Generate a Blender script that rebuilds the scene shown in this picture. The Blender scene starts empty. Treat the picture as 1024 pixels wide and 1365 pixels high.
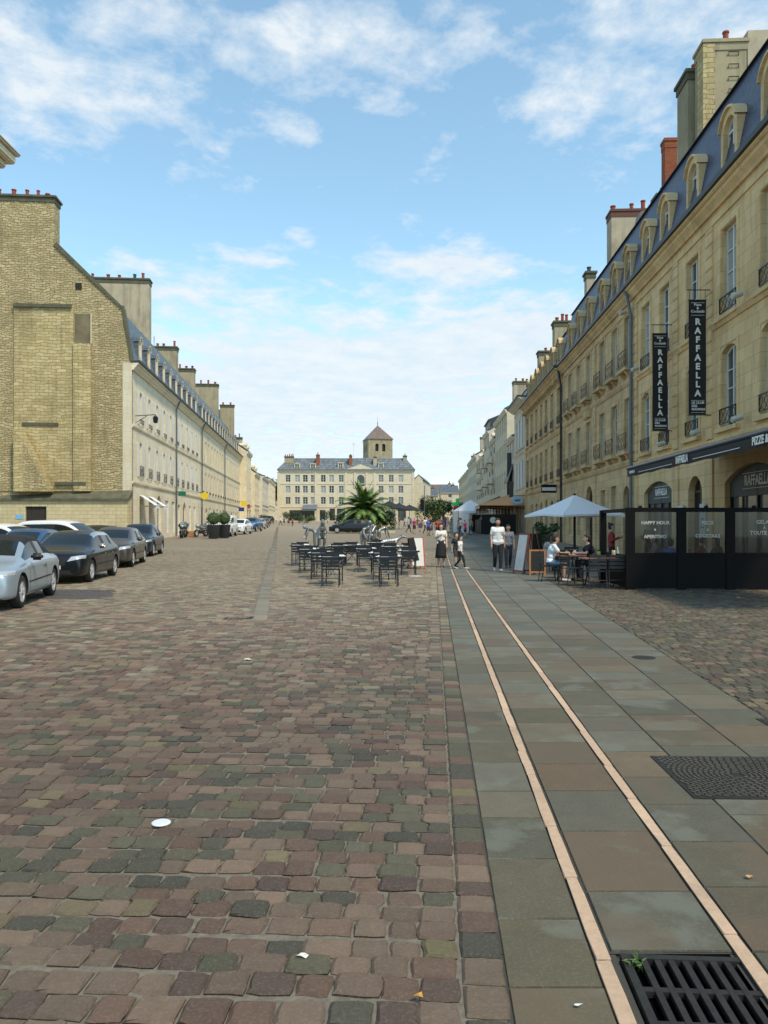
import bpy, bmesh, math, random
import numpy as np
from mathutils import Vector, Matrix
from mathutils.bvhtree import BVHTree
random.seed(7); RN = np.random.RandomState(11)
SC = bpy.context.scene; COL = SC.collection
PI = math.pi; R = math.radians
FOC = 1050.0; HZ = 698.0; CH = 1.65
def wx(px, Y): return (px-512)/FOC*Y
def wz(py, Y): return CH+(HZ-py)/FOC*Y
GY = [0,26,50,70,100,130,165,200,320,800]; GZ = [0,0,.28,.55,.85,1.1,1.7,2.3,3.4,6]
def g(Y): return float(np.interp(Y, GY, GZ))

# ---------------------------------------------------------------- materials
MATS = {}
def nt(m):
    return m.node_tree.nodes, m.node_tree.links
def new_mat(name):
    m = bpy.data.materials.new(name); m.use_nodes = True
    n, l = nt(m); n.clear()
    o = n.new('ShaderNodeOutputMaterial'); b = n.new('ShaderNodeBsdfPrincipled')
    l.new(b.outputs[0], o.inputs[0])
    return m, n, l, b
def plain(name, col, rough=.6, metal=0, noise=.25, scale=6, bump=0, spec=None, coat=0):
    if name in MATS: return MATS[name]
    m, n, l, b = new_mat(name)
    b.inputs['Roughness'].default_value = rough; b.inputs['Metallic'].default_value = metal
    if coat: b.inputs['Coat Weight'].default_value = coat; b.inputs['Coat Roughness'].default_value = .04
    if spec is not None: b.inputs['Specular IOR Level'].default_value = spec
    tc = n.new('ShaderNodeTexCoord'); nz = n.new('ShaderNodeTexNoise')
    nz.inputs['Scale'].default_value = scale; nz.inputs['Detail'].default_value = 5
    l.new(tc.outputs['Object'], nz.inputs['Vector'])
    mx = n.new('ShaderNodeMix'); mx.data_type = 'RGBA'
    c = Vector(col)
    mx.inputs[6].default_value = (*(c*(1-noise)), 1); mx.inputs[7].default_value = (*[min(1, x*(1+noise)) for x in c], 1)
    l.new(nz.outputs[0], mx.inputs[0]); l.new(mx.outputs[2], b.inputs['Base Color'])
    if bump:
        bp = n.new('ShaderNodeBump'); bp.inputs['Strength'].default_value = bump; bp.inputs['Distance'].default_value = .02
        l.new(nz.outputs[0], bp.inputs['Height']); l.new(bp.outputs[0], b.inputs['Normal'])
    MATS[name] = m; return m
def math_node(n, l, op, a, b=None, c=None):
    q = n.new('ShaderNodeMath'); q.operation = op
    for i, v in enumerate((a, b, c)):
        if v is None: continue
        if isinstance(v, (int, float)): q.inputs[i].default_value = v
        else: l.new(v, q.inputs[i])
    return q.outputs[0]
def mixc(n, l, f, a, b, mode='MIX'):
    q = n.new('ShaderNodeMix'); q.data_type = 'RGBA'; q.blend_type = mode
    for i, v in ((0, f), (6, a), (7, b)):
        if isinstance(v, (int, float)): q.inputs[i].default_value = v
        elif isinstance(v, tuple): q.inputs[i].default_value = (*v, 1)
        else: l.new(v, q.inputs[i])
    return q.outputs[2]
def noise(n, l, vec, scale, detail=4, rough=.55, dist=0):
    q = n.new('ShaderNodeTexNoise'); q.inputs['Scale'].default_value = scale; q.inputs['Detail'].default_value = detail
    q.inputs['Roughness'].default_value = rough; q.inputs['Distortion'].default_value = dist
    if vec is not None: l.new(vec, q.inputs['Vector'])
    return q.outputs[0]
def ramp(n, l, f, p0, p1):
    q = n.new('ShaderNodeMapRange'); q.inputs[1].default_value = p0; q.inputs[2].default_value = p1
    l.new(f, q.inputs[0]); return q.outputs[0]
def masonry(name, c1, c2, cm, bw, bh, mortar=.012, dirt=.5, dirtcol=(.07,.06,.045), irregular=0.0, bump=.5, grime_h=0):
    """stone blocks laid in courses; u = x+y, v = z of the object's own frame"""
    if name in MATS: return MATS[name]
    m, n, l, b = new_mat(name)
    b.inputs['Roughness'].default_value = .9; b.inputs['Specular IOR Level'].default_value = .2
    tc = n.new('ShaderNodeTexCoord'); sp = n.new('ShaderNodeSeparateXYZ'); l.new(tc.outputs['Object'], sp.inputs[0])
    u = math_node(n, l, 'ADD', sp.outputs[0], sp.outputs[1])
    cb = n.new('ShaderNodeCombineXYZ'); l.new(u, cb.inputs[0]); l.new(sp.outputs[2], cb.inputs[1])
    vec = cb.outputs[0]
    if irregular:
        nn = n.new('ShaderNodeTexNoise'); nn.inputs['Scale'].default_value = 1.3; nn.inputs['Detail'].default_value = 3
        l.new(vec, nn.inputs['Vector'])
        vm = n.new('ShaderNodeVectorMath'); vm.operation = 'SCALE'; vm.inputs['Scale'].default_value = irregular
        l.new(nn.outputs['Color'], vm.inputs[0])
        va = n.new('ShaderNodeVectorMath'); va.operation = 'ADD'; l.new(vec, va.inputs[0]); l.new(vm.outputs[0], va.inputs[1]); vecb = va.outputs[0]
    else: vecb = vec
    br = n.new('ShaderNodeTexBrick'); l.new(vecb, br.inputs['Vector'])
    br.inputs['Scale'].default_value = 1; br.inputs['Brick Width'].default_value = bw; br.inputs['Row Height'].default_value = bh
    br.inputs['Mortar Size'].default_value = mortar; br.inputs['Mortar Smooth'].default_value = .3; br.inputs['Bias'].default_value = -.1
    br.inputs['Color1'].default_value = (*c1, 1); br.inputs['Color2'].default_value = (*c2, 1); br.inputs['Mortar'].default_value = (*cm, 1)
    big = noise(n, l, tc.outputs['Object'], .3, 8, .68, .3)
    st = n.new('ShaderNodeMapping'); st.inputs['Scale'].default_value = (2.2, 2.2, .25); l.new(tc.outputs['Object'], st.inputs[0])
    streak = noise(n, l, st.outputs[0], 1.4, 5, .6)
    fine = noise(n, l, tc.outputs['Object'], 9, 6, .7)
    c = mixc(n, l, math_node(n, l, 'MULTIPLY', ramp(n, l, big, .5, .75), dirt), br.outputs['Color'], dirtcol)
    c = mixc(n, l, math_node(n, l, 'MULTIPLY', ramp(n, l, streak, .52, .8), dirt), c, dirtcol)
    c = mixc(n, l, math_node(n, l, 'MULTIPLY', ramp(n, l, fine, .3, .75), .35), c, (.9, .85, .75), 'MULTIPLY')
    low = noise(n, l, tc.outputs['Object'], 1.1, 7, .7, .2)
    c = mixc(n, l, math_node(n, l, 'MULTIPLY', ramp(n, l, low, .42, .7), dirt*.55), c, tuple(x*1.5 for x in dirtcol))
    l.new(c, b.inputs['Base Color'])
    h = math_node(n, l, 'SUBTRACT', math_node(n, l, 'MULTIPLY', fine, .5), br.outputs['Fac'])
    bp = n.new('ShaderNodeBump'); bp.inputs['Strength'].default_value = bump; bp.inputs['Distance'].default_value = .03
    l.new(h, bp.inputs['Height']); l.new(bp.outputs[0], b.inputs['Normal'])
    MATS[name] = m; return m
def slate(name, col):
    if name in MATS: return MATS[name]
    m, n, l, b = new_mat(name); b.inputs['Roughness'].default_value = .45
    tc = n.new('ShaderNodeTexCoord'); sp = n.new('ShaderNodeSeparateXYZ'); l.new(tc.outputs['Object'], sp.inputs[0])
    cb = n.new('ShaderNodeCombineXYZ'); l.new(math_node(n, l, 'ADD', sp.outputs[0], 0), cb.inputs[0])
    l.new(math_node(n, l, 'SUBTRACT', sp.outputs[2], math_node(n, l, 'MULTIPLY', sp.outputs[1], .5)), cb.inputs[1])
    br = n.new('ShaderNodeTexBrick'); l.new(cb.outputs[0], br.inputs['Vector']); br.inputs['Scale'].default_value = 1
    br.inputs['Brick Width'].default_value = .26; br.inputs['Row Height'].default_value = .17; br.inputs['Mortar Size'].default_value = .012
    c = Vector(col)
    br.inputs['Color1'].default_value = (*(c*.7), 1); br.inputs['Color2'].default_value = (*(c*1.35), 1); br.inputs['Mortar'].default_value = (*(c*.25), 1)
    big = noise(n, l, tc.outputs['Object'], .8, 5)
    cc = mixc(n, l, math_node(n, l, 'MULTIPLY', ramp(n, l, big, .5, .8), .5), br.outputs['Color'], (.12, .11, .08))
    l.new(cc, b.inputs['Base Color'])
    bp = n.new('ShaderNodeBump'); bp.inputs['Strength'].default_value = .6; bp.inputs['Distance'].default_value = .02; bp.invert = True
    l.new(br.outputs['Fac'], bp.inputs['Height']); l.new(bp.outputs[0], b.inputs['Normal'])
    MATS[name] = m; return m
def attr_mat(name, rough=.75, bump=.35, scale=14, patch=0.25, spec=.35, stain=0):
    """colour comes from the per-stone attribute, roughened with noise"""
    m, n, l, b = new_mat(name); b.inputs['Roughness'].default_value = rough; b.inputs['Specular IOR Level'].default_value = spec
    a = n.new('ShaderNodeAttribute'); a.attribute_name = 'stone'
    tc = n.new('ShaderNodeTexCoord')
    f = noise(n, l, tc.outputs['Object'], scale, 8, .7, .4); f2 = noise(n, l, tc.outputs['Object'], 70, 4, .7); big = noise(n, l, tc.outputs['Object'], .9, 5, .65)
    c = mixc(n, l, math_node(n, l, 'MULTIPLY', ramp(n, l, f, .35, .7), .45), a.outputs['Color'], (.55, .55, .53), 'MULTIPLY')
    c = mixc(n, l, math_node(n, l, 'MULTIPLY', ramp(n, l, f2, .5, .75), .25), c, (.28, .26, .22))
    c = mixc(n, l, math_node(n, l, 'MULTIPLY', ramp(n, l, big, .5, .75), patch), c, (.07, .075, .06))
    if stain:
        vo = n.new('ShaderNodeVectorMath'); vo.operation = 'MULTIPLY_ADD'; l.new(a.outputs['Color'], vo.inputs[0]); vo.inputs[1].default_value = (170, 230, 90); l.new(tc.outputs['Object'], vo.inputs[2])
        s1_ = noise(n, l, vo.outputs[0], 1.1, 6, .6, .1); s2_ = noise(n, l, vo.outputs[0], .9, 6, .6, .1)
        c = mixc(n, l, math_node(n, l, 'MULTIPLY', ramp(n, l, s1_, .55, .60), stain), c, (.15,.16,.13))
        c = mixc(n, l, math_node(n, l, 'MULTIPLY', ramp(n, l, s2_, .53, .59), stain), c, (.125,.092,.065))
    l.new(c, b.inputs['Base Color'])
    rr = math_node(n, l, 'MULTIPLY_ADD', f, -.35, rough+.17); l.new(rr, b.inputs['Roughness'])
    bp = n.new('ShaderNodeBump'); bp.inputs['Strength'].default_value = bump; bp.inputs['Distance'].default_value = .012
    l.new(math_node(n, l, 'ADD', f, math_node(n, l, 'MULTIPLY', f2, .3)), bp.inputs['Height']); l.new(bp.outputs[0], b.inputs['Normal'])
    return m
def pane_mat(name, col, rough=.08):
    if name in MATS: return MATS[name]
    m = plain(name, col, rough, 0, .5, .9, 0, .8); return m
M = {}
M['stoneA'] = masonry('stone warm ashlar', (.70,.505,.265), (.80,.605,.345), (.34,.235,.12), .95, .42, .006, .55, (.27,.19,.10), bump=.25)
M['stoneB'] = masonry('stone brown ashlar', (.60,.435,.235), (.71,.53,.30), (.28,.195,.105), .9, .40, .007, .65, (.19,.14,.085), bump=.3)
M['stoneC'] = masonry('stone grey white', (.62,.56,.44), (.68,.62,.50), (.45,.4,.32), .9, .4, .005, .4, (.25,.22,.18), bump=.2)
M['stoneL'] = masonry('stone cream left', (.74,.65,.47), (.82,.73,.55), (.52,.45,.32), .9, .42, .006, .4, (.38,.32,.22), bump=.2)
M['stoneM'] = masonry('stone cream yellow', (.68,.59,.41), (.76,.67,.49), (.47,.39,.26), .9, .42, .006, .4, (.3,.25,.16), bump=.2)
M['stoneF'] = masonry('stone far cream', (.62,.55,.41), (.68,.61,.47), (.44,.38,.27), .9, .42, .006, .25, (.3,.26,.18), bump=.2)
M['rubble'] = masonry('rubble gable stone', (.38,.305,.16), (.56,.465,.275), (.2,.16,.09), .42, .16, .018, .85, (.19,.155,.085), irregular=.55, bump=1.0)
M['rubbleP'] = masonry('coursed panel stone', (.44,.345,.17), (.60,.50,.28), (.24,.185,.095), .55, .21, .014, .75, (.2,.16,.085), irregular=.35, bump=.8)
M['render'] = masonry('old render', (.36,.31,.2), (.40,.345,.23), (.35,.3,.2), 3, 3, .001, .8, (.14,.12,.085), bump=.3)
M['renderP'] = masonry('pale old render', (.45,.39,.28), (.48,.42,.31), (.42,.37,.27), 3, 3, .001, .95, (.17,.145,.11), bump=.3)
M['brick'] = masonry('red brick', (.30,.085,.045), (.38,.12,.06), (.2,.1,.07), .24, .08, .01, .3, (.1,.05,.03), bump=.4)
M['coping'] = plain('mossy coping', (.10,.095,.06), .95, 0, .6, 2.5, .5)
M['slate'] = slate('slate blue', (.036,.052,.105))
M['slateg'] = slate('slate grey', (.10,.125,.155)); M['slatef'] = slate('slate pale', (.15,.17,.185))
M['zinc'] = plain('dark zinc gutter', (.05,.05,.055), .5, .4)
M['pipe'] = plain('grey drainpipe', (.13,.15,.17), .5, .3)
M['iron'] = plain('black iron', (.012,.013,.016), .45, .3)
M['white'] = plain('white joinery', (.62,.62,.58), .5, 0, .08)
M['shutter'] = plain('white shutter', (.66,.66,.63), .6, 0, .12)
M['brownwood'] = plain('brown wood', (.10,.05,.025), .6)
M['pane'] = pane_mat('window glass', (.035,.045,.055))
M['pane2'] = pane_mat('curtained glass', (.32,.33,.32), .15)
M['pane3'] = pane_mat('pale glass', (.10,.13,.15), .08)
M['pot'] = plain('red chimney pot', (.27,.055,.035), .85, 0, .4)
M['dark'] = plain('dark opening', (.012,.011,.01), .8)
M['black'] = plain('black satin', (.006,.006,.007), .5, 0, .2, 6, 0, .25)
M['whitetxt'] = plain('white lettering', (.8,.8,.78), .6, 0, .03)
M['tile'] = slate('brown roof tile', (.17,.12,.095))

# ---------------------------------------------------------------- mesh helpers
def link(name, me, mat=None, parent=None, smooth=False, kind=None):
    o = bpy.data.objects.new(name, me); COL.objects.link(o)
    if mat is not None and me is not None and len(me.materials) == 0:
        me.materials.append(mat)
    if smooth:
        me.polygons.foreach_set('use_smooth', [True]*len(me.polygons))
    if parent is not None: o.parent = parent
    if kind: o['kind'] = kind
    return o
def bm_obj(name, bm, mat=None, parent=None, smooth=False, kind=None):
    me = bpy.data.meshes.new(name); bm.to_mesh(me); bm.free()
    return link(name, me, mat, parent, smooth, kind)
def bm_mesh(bm, name, mat, smooth=False):
    me = bpy.data.meshes.new(name); bm.to_mesh(me); bm.free(); me.materials.append(mat)
    if smooth: me.polygons.foreach_set('use_smooth', [True]*len(me.polygons))
    return me
def thing(name, label, cat, loc=(0,0,0), rz=0, group=None):
    o = bpy.data.objects.new(name, None); COL.objects.link(o); o.location = loc; o.rotation_euler = (0,0,rz)
    o.empty_display_size = .3
    return tag(o, label, cat, group)
def tag(o, label, cat, group=None):
    o['label'] = label; o['category'] = cat
    if group: o['group'] = group
    return o
def kids(o): return [c for c in bpy.data.objects if c.parent == o]
def dup(root, loc, rz, label, group=None, kidmap=None):
    def rec(o, par):
        c = o.copy(); COL.objects.link(c)
        if par is not None: c.parent = par
        for ch in kidmap.get(o.name, []): rec(ch, c)
        return c
    if kidmap is None:
        kidmap = {}
        for ch in bpy.data.objects:
            if ch.parent: kidmap.setdefault(ch.parent.name, []).append(ch)
    r = rec(root, None); r.location = loc; r.rotation_euler = (0,0,rz); r['label'] = label
    if group: r['group'] = group
    return r
def box(bm, x0, x1, y0, y1, z0, z1, rot=None):
    v = [bm.verts.new(p) for p in ((x0,y0,z0),(x1,y0,z0),(x1,y1,z0),(x0,y1,z0),(x0,y0,z1),(x1,y0,z1),(x1,y1,z1),(x0,y1,z1))]
    if rot is not None:
        for q in v: q.co = rot @ q.co
    for f in ((0,3,2,1),(4,5,6,7),(0,1,5,4),(1,2,6,5),(2,3,7,6),(3,0,4,7)): bm.faces.new([v[i] for i in f])
    return v
def tube(bm, pts, rad, seg=6, cap=True):
    pts = [Vector(p) for p in pts]; rings = []
    if not hasattr(rad, '__len__'): rad = [rad]*len(pts)
    for i, p in enumerate(pts):
        d = (pts[min(i+1, len(pts)-1)]-pts[max(i-1, 0)])
        if d.length < 1e-9: d = Vector((0,0,1))
        d.normalize(); a = Vector((0,0,1)) if abs(d.z) < .9 else Vector((1,0,0))
        e1 = d.cross(a).normalized(); e2 = d.cross(e1)
        rings.append([bm.verts.new(p+(e1*math.cos(2*PI*k/seg)+e2*math.sin(2*PI*k/seg))*rad[i]) for k in range(seg)])
    for a, b in zip(rings, rings[1:]):
        for k in range(seg): bm.faces.new((a[k], b[k], b[(k+1)%seg], a[(k+1)%seg]))
    if cap:
        bm.faces.new(rings[0]); bm.faces.new(rings[-1][::-1])
def lathe(bm, prof, seg=16, c=(0,0,0), axis='z', cap=True):
    rings = []
    for r, h in prof:
        ring = []
        for k in range(seg):
            a = 2*PI*k/seg; x, y = r*math.cos(a), r*math.sin(a)
            p = (x, y, h) if axis == 'z' else (x, h, y)
            ring.append(bm.verts.new((p[0]+c[0], p[1]+c[1], p[2]+c[2])))
        rings.append(ring)
    for a, b in zip(rings, rings[1:]):
        for k in range(seg): bm.faces.new((a[k], a[(k+1)%seg], b[(k+1)%seg], b[k]))
    if cap and prof[0][0] > 1e-4: bm.faces.new(rings[0][::-1])
    if cap and prof[-1][0] > 1e-4: bm.faces.new(rings[-1])
    bmesh.ops.remove_doubles(bm, verts=[v for r in rings for v in r], dist=1e-5)
def extr(bm, prof, u0, u1, axis='x'):
    """closed profile [(y,z)] extruded along local x"""
    a = [bm.verts.new((u0, p[0], p[1]) if axis == 'x' else (p[0], u0, p[1])) for p in prof]
    b = [bm.verts.new((u1, p[0], p[1]) if axis == 'x' else (p[0], u1, p[1])) for p in prof]
    k = len(prof)
    for i in range(k): bm.faces.new((a[i], b[i], b[(i+1)%k], a[(i+1)%k]))
    bm.faces.new(a[::-1]); bm.faces.new(b)
def arc(u0, u1, z1, rise, n=10):
    """arch points from left springing to right springing, crown at z1"""
    if rise <= 0: return [(u0, z1), (u1, z1)]
    w = (u1-u0)/2; c = (u0+u1)/2
    if rise >= w*.98:
        return [(c-w*math.cos(PI*i/n), z1-rise+rise*math.sin(PI*i/n)) for i in range(n+1)]
    rad = (w*w+rise*rise)/(2*rise); t = math.asin(w/rad)
    return [(c+rad*math.sin(-t+2*t*i/n), z1-rad+rad*math.cos(-t+2*t*i/n)) for i in range(n+1)]
def facade(bm, U0, U1, Z0, Z1, holes, depth=.28, y=0):
    us = sorted({round(x, 4) for x in [U0, U1]+[h[0] for h in holes]+[h[1] for h in holes]})
    zs = sorted({round(x, 4) for x in [Z0, Z1]+[h[2] for h in holes]+[h[3] for h in holes]})
    V = {}
    def vv(a, b, yy=y):
        k = (round(a, 4), round(b, 4), yy)
        if k not in V: V[k] = bm.verts.new((a, yy, b))
        return V[k]
    for i in range(len(us)-1):
        # merge vertical runs so that thin slivers do not multiply
        for j in range(len(zs)-1):
            cu, cz = (us[i]+us[i+1])/2, (zs[j]+zs[j+1])/2
            if any(h[0] < cu < h[1] and h[2] < cz < h[3] for h in holes): continue
            bm.faces.new((vv(us[i], zs[j]), vv(us[i], zs[j+1]), vv(us[i+1], zs[j+1]), vv(us[i+1], zs[j])))
    for h in holes:
        u0, u1, z0, z1 = h[:4]; rise = h[4] if len(h) > 4 else 0
        ap = arc(u0, u1, z1, rise)
        if rise > 0:
            k = len(ap)//2
            for i in range(k): bm.faces.new((bm.verts.new((u0, y, z1)), bm.verts.new((ap[i+1][0], y, ap[i+1][1])), bm.verts.new((ap[i][0], y, ap[i][1]))))
            for i in range(k, len(ap)-1): bm.faces.new((bm.verts.new((u1, y, z1)), bm.verts.new((ap[i+1][0], y, ap[i+1][1])), bm.verts.new((ap[i][0], y, ap[i][1]))))
            c = ap[k]
            bm.faces.new((bm.verts.new((u0, y, z1)), bm.verts.new((u1, y, z1)), bm.verts.new((c[0], y, c[1]))))
        out = [(u0, z0)]+ap+[(u1, z0)]
        for i in range(len(out)):
            a, b = out[i], out[(i+1) % len(out)]
            if a == b: continue
            bm.faces.new((bm.verts.new((a[0], y, a[1])), bm.verts.new((b[0], y, b[1])), bm.verts.new((b[0], y-depth, b[1])), bm.verts.new((a[0], y-depth, a[1]))))
def text_mesh(s, size, mat, name='lettering', extrude=.004, bold=0, align='CENTER', shear=0):
    cu = bpy.data.curves.new('t', 'FONT'); cu.body = s; cu.size = size; cu.extrude = extrude; cu.offset = bold
    cu.align_x = align; cu.align_y = 'CENTER'; cu.shear = shear; cu.resolution_u = 2
    o = bpy.data.objects.new('t', cu); COL.objects.link(o)
    dg = bpy.context.evaluated_depsgraph_get(); dg.update()
    me = bpy.data.meshes.new_from_object(o.evaluated_get(dg)); me.name = name
    bpy.data.objects.remove(o); bpy.data.curves.remove(cu)
    me.materials.clear(); me.materials.append(mat); return me
def put_text(s, size, parent, loc, rot, mat=None, name='lettering', sx=1, bold=0, **k):
    o = link(name, text_mesh(s, size, mat or M['whitetxt'], name, bold=bold, **k), None, parent)
    o.location = loc; o.rotation_euler = rot; o.scale = (sx, 1, 1); return o
def eval_mesh(o):
    dg = bpy.context.evaluated_depsgraph_get(); dg.update()
    return bpy.data.meshes.new_from_object(o.evaluated_get(dg))
# ---------------------------------------------------------------- camera, light, sky
cam = bpy.data.cameras.new('camera'); co = bpy.data.objects.new('camera', cam); COL.objects.link(co)
co.location = (0,0,CH); co.rotation_euler = (R(90),0,0)
cam.sensor_fit = 'VERTICAL'; cam.sensor_height = 36; cam.lens = FOC/1365*36; cam.shift_y = (HZ-682.5)/1365
cam.clip_start = .1; cam.clip_end = 5000; SC.camera = co
SC.view_settings.view_transform = 'Standard'; SC.view_settings.look = 'None'; SC.view_settings.exposure = 0
SUN_EL, SUN_AZ = R(54), R(40)          # azimuth measured from straight behind the camera towards its right
sd = Vector((math.sin(SUN_AZ)*math.cos(SUN_EL), -math.cos(SUN_AZ)*math.cos(SUN_EL), math.sin(SUN_EL)))
sl = bpy.data.lights.new('sun', 'SUN'); sl.energy = 3.6; sl.angle = R(7); sl.color = (1, .87, .66)
so = bpy.data.objects.new('sun', sl); COL.objects.link(so); so.rotation_euler = (-sd).to_track_quat('-Z', 'Y').to_euler(); so.location = (5,-20,40)
W = bpy.data.worlds.new('World'); SC.world = W; W.use_nodes = True
n, l = W.node_tree.nodes, W.node_tree.links; n.clear()
wo = n.new('ShaderNodeOutputWorld'); bg = n.new('ShaderNodeBackground'); l.new(bg.outputs[0], wo.inputs[0])
sky = n.new('ShaderNodeTexSky'); sky.sky_type = 'NISHITA'; sky.sun_disc = False
sky.sun_elevation = SUN_EL; sky.sun_rotation = math.atan2(sd.x, sd.y); sky.air_density = 1.0; sky.dust_density = .6; sky.ozone_density = 1.2
tc = n.new('ShaderNodeTexCoord'); sp = n.new('ShaderNodeSeparateXYZ'); l.new(tc.outputs['Generated'], sp.inputs[0])
dz = math_node(n, l, 'MAXIMUM', sp.outputs[2], 0.0)
# flat cloud layer: the direction meets a plane high above
k = math_node(n, l, 'ADD', dz, .09)
cv = n.new('ShaderNodeCombineXYZ'); l.new(math_node(n, l, 'DIVIDE', sp.outputs[0], k), cv.inputs[0]); l.new(math_node(n, l, 'DIVIDE', sp.outputs[1], k), cv.inputs[1])
mp = n.new('ShaderNodeMapping'); mp.inputs['Location'].default_value = (1.3, 4.4, 0); mp.inputs['Rotation'].default_value = (0,0,R(-24)); mp.inputs['Scale'].default_value = (1.0, .9, 1)
l.new(cv.outputs[0], mp.inputs[0])
nb = noise(n, l, mp.outputs[0], 1.0, 3, .5, .3); nd = noise(n, l, mp.outputs[0], 6.0, 12, .62, .1)
# heights and bearings of the cloud fields
yy = math_node(n, l, 'MAXIMUM', sp.outputs[1], .05)
a_ = math_node(n, l, 'DIVIDE', sp.outputs[0], yy); b_ = math_node(n, l, 'DIVIDE', sp.outputs[2], yy)
def field(px, py, rx, ry, amp, rot=0):
    ca, sa = math.cos(R(rot)), math.sin(R(rot))
    da = math_node(n, l, 'SUBTRACT', a_, (px-512)/FOC); db = math_node(n, l, 'SUBTRACT', b_, (HZ-py)/FOC)
    u = math_node(n, l, 'ADD', math_node(n, l, 'MULTIPLY', da, ca), math_node(n, l, 'MULTIPLY', db, sa))
    v = math_node(n, l, 'SUBTRACT', math_node(n, l, 'MULTIPLY', db, ca), math_node(n, l, 'MULTIPLY', da, sa))
    u = math_node(n, l, 'MULTIPLY', u, FOC/rx); v = math_node(n, l, 'MULTIPLY', v, FOC/ry)
    d = math_node(n, l, 'ADD', math_node(n, l, 'MULTIPLY', u, u), math_node(n, l, 'MULTIPLY', v, v))
    e = math_node(n, l, 'POWER', 2.718, math_node(n, l, 'MULTIPLY', d, -1.0))
    return math_node(n, l, 'MULTIPLY', e, amp)
tot = None
for f_ in ((60,80,230,130,.42,0),(430,60,210,120,.30,30),(760,110,110,70,.26,20),(900,40,260,70,.25,0),(560,355,105,30,.42,0),(640,345,60,25,.22,0),(330,345,70,28,.34,12),
           (190,365,110,30,.2,-10),(450,490,360,80,.62,4),(740,440,120,50,.4,0),(250,400,110,50,.22,-15),(430,600,620,80,.42,0),(860,190,110,60,.2,0),(960,20,150,60,.15,0)):
    q = field(*f_); tot = q if tot is None else math_node(n, l, 'ADD', tot, q)
dens = math_node(n, l, 'ADD', math_node(n, l, 'ADD', math_node(n, l, 'MULTIPLY', nb, .28), math_node(n, l, 'MULTIPLY', nd, 1.35)), tot)
cm = ramp(n, l, dens, .97, 1.32)
cm = math_node(n, l, 'MULTIPLY', cm, .92)
haze = math_node(n, l, 'POWER', math_node(n, l, 'SUBTRACT', 1, math_node(n, l, 'MINIMUM', dz, 1)), 9)
tint = mixc(n, l, 1.0, sky.outputs[0], (1.62, 1.86, 1.66), 'MULTIPLY')
tint = mixc(n, l, .10, tint, (4.0, 5.6, 6.4))
c1 = mixc(n, l, math_node(n, l, 'MULTIPLY', haze, .7), tint, (4.6, 5.75, 6.2))
shade = mixc(n, l, ramp(n, l, nd, .35, .65), (4.9, 5.7, 6.3), (5.9, 6.25, 6.5))
c2 = mixc(n, l, cm, c1, shade)
l.new(c2, bg.inputs[0]); bg.inputs[1].default_value = .15

# ---------------------------------------------------------------- ground
def far_setts(name):
    m, n, l, b = new_mat(name); b.inputs['Roughness'].default_value = .85; b.inputs['Specular IOR Level'].default_value = .25
    tc = n.new('ShaderNodeTexCoord')
    mp = n.new('ShaderNodeMapping'); mp.inputs['Rotation'].default_value = (0,0,R(3.6)); l.new(tc.outputs['Object'], mp.inputs[0])
    br = n.new('ShaderNodeTexBrick'); l.new(mp.outputs[0], br.inputs['Vector']); br.inputs['Scale'].default_value = 1
    br.inputs['Brick Width'].default_value = .2; br.inputs['Row Height'].default_value = .17; br.inputs['Mortar Size'].default_value = .012
    br.inputs['Color1'].default_value = (.165,.128,.09,1); br.inputs['Color2'].default_value = (.235,.195,.14,1); br.inputs['Mortar'].default_value = (.15,.13,.1,1)
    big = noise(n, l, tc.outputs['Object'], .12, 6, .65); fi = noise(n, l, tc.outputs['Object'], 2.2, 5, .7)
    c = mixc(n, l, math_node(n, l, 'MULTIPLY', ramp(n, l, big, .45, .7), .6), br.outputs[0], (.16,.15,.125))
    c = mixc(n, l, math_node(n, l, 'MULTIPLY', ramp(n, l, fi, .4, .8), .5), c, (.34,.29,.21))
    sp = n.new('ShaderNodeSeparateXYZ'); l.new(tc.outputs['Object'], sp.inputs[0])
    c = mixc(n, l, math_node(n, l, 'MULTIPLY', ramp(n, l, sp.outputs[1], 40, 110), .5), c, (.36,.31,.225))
    l.new(c, b.inputs['Base Color']); return m
def sheet(name, xf0, xf1, ys, dz, mat, kind='structure'):
    bm = bmesh.new(); prev = None
    for Y in ys:
        a = bm.verts.new((xf0(Y), Y, g(Y)+dz)); b = bm.verts.new((xf1(Y), Y, g(Y)+dz))
        if prev: bm.faces.new((prev[0], prev[1], b, a))
        prev = (a, b)
    return bm_obj(name, bm, mat, kind=kind)
M['setts'] = attr_mat('sett stone', .74, .5, 16, .25, .3)
M['slabs'] = attr_mat('slab stone', .78, .25, 7, .5, .18, .55)
M['farsetts'] = far_setts('distant setts')
ys_all = [-60,-20,0,10,20,26,32,40,50,60,70,85,100,115,130,147,165,182,200,240,280,320,420,600,800]
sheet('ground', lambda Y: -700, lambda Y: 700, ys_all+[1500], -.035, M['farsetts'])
TH = math.atan(.0629); cT, sT = math.cos(TH), math.sin(TH)
S_EDGE = .27*cT
def st(s, t): return s*cT+t*sT, t*cT-s*sT
M['mortar'] = plain('sandy joint fill', (.15,.13,.10), .95, 0, .55, 30, .5)
xL = lambda Y: .27+.0629*Y
e3 = lambda Y: 2.60+.095*Y
sheet('joint_bed', lambda Y: -.56*Y-2.6, lambda Y: xL(Y)-.005, [1.0,10,20,26,30,38,46], -.012, M['mortar'])
sheet('joint_bed', lambda Y: e3(Y)+.005, lambda Y: .56*Y+3, [1.0,10,20,24.5], -.016, M['mortar'])

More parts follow.
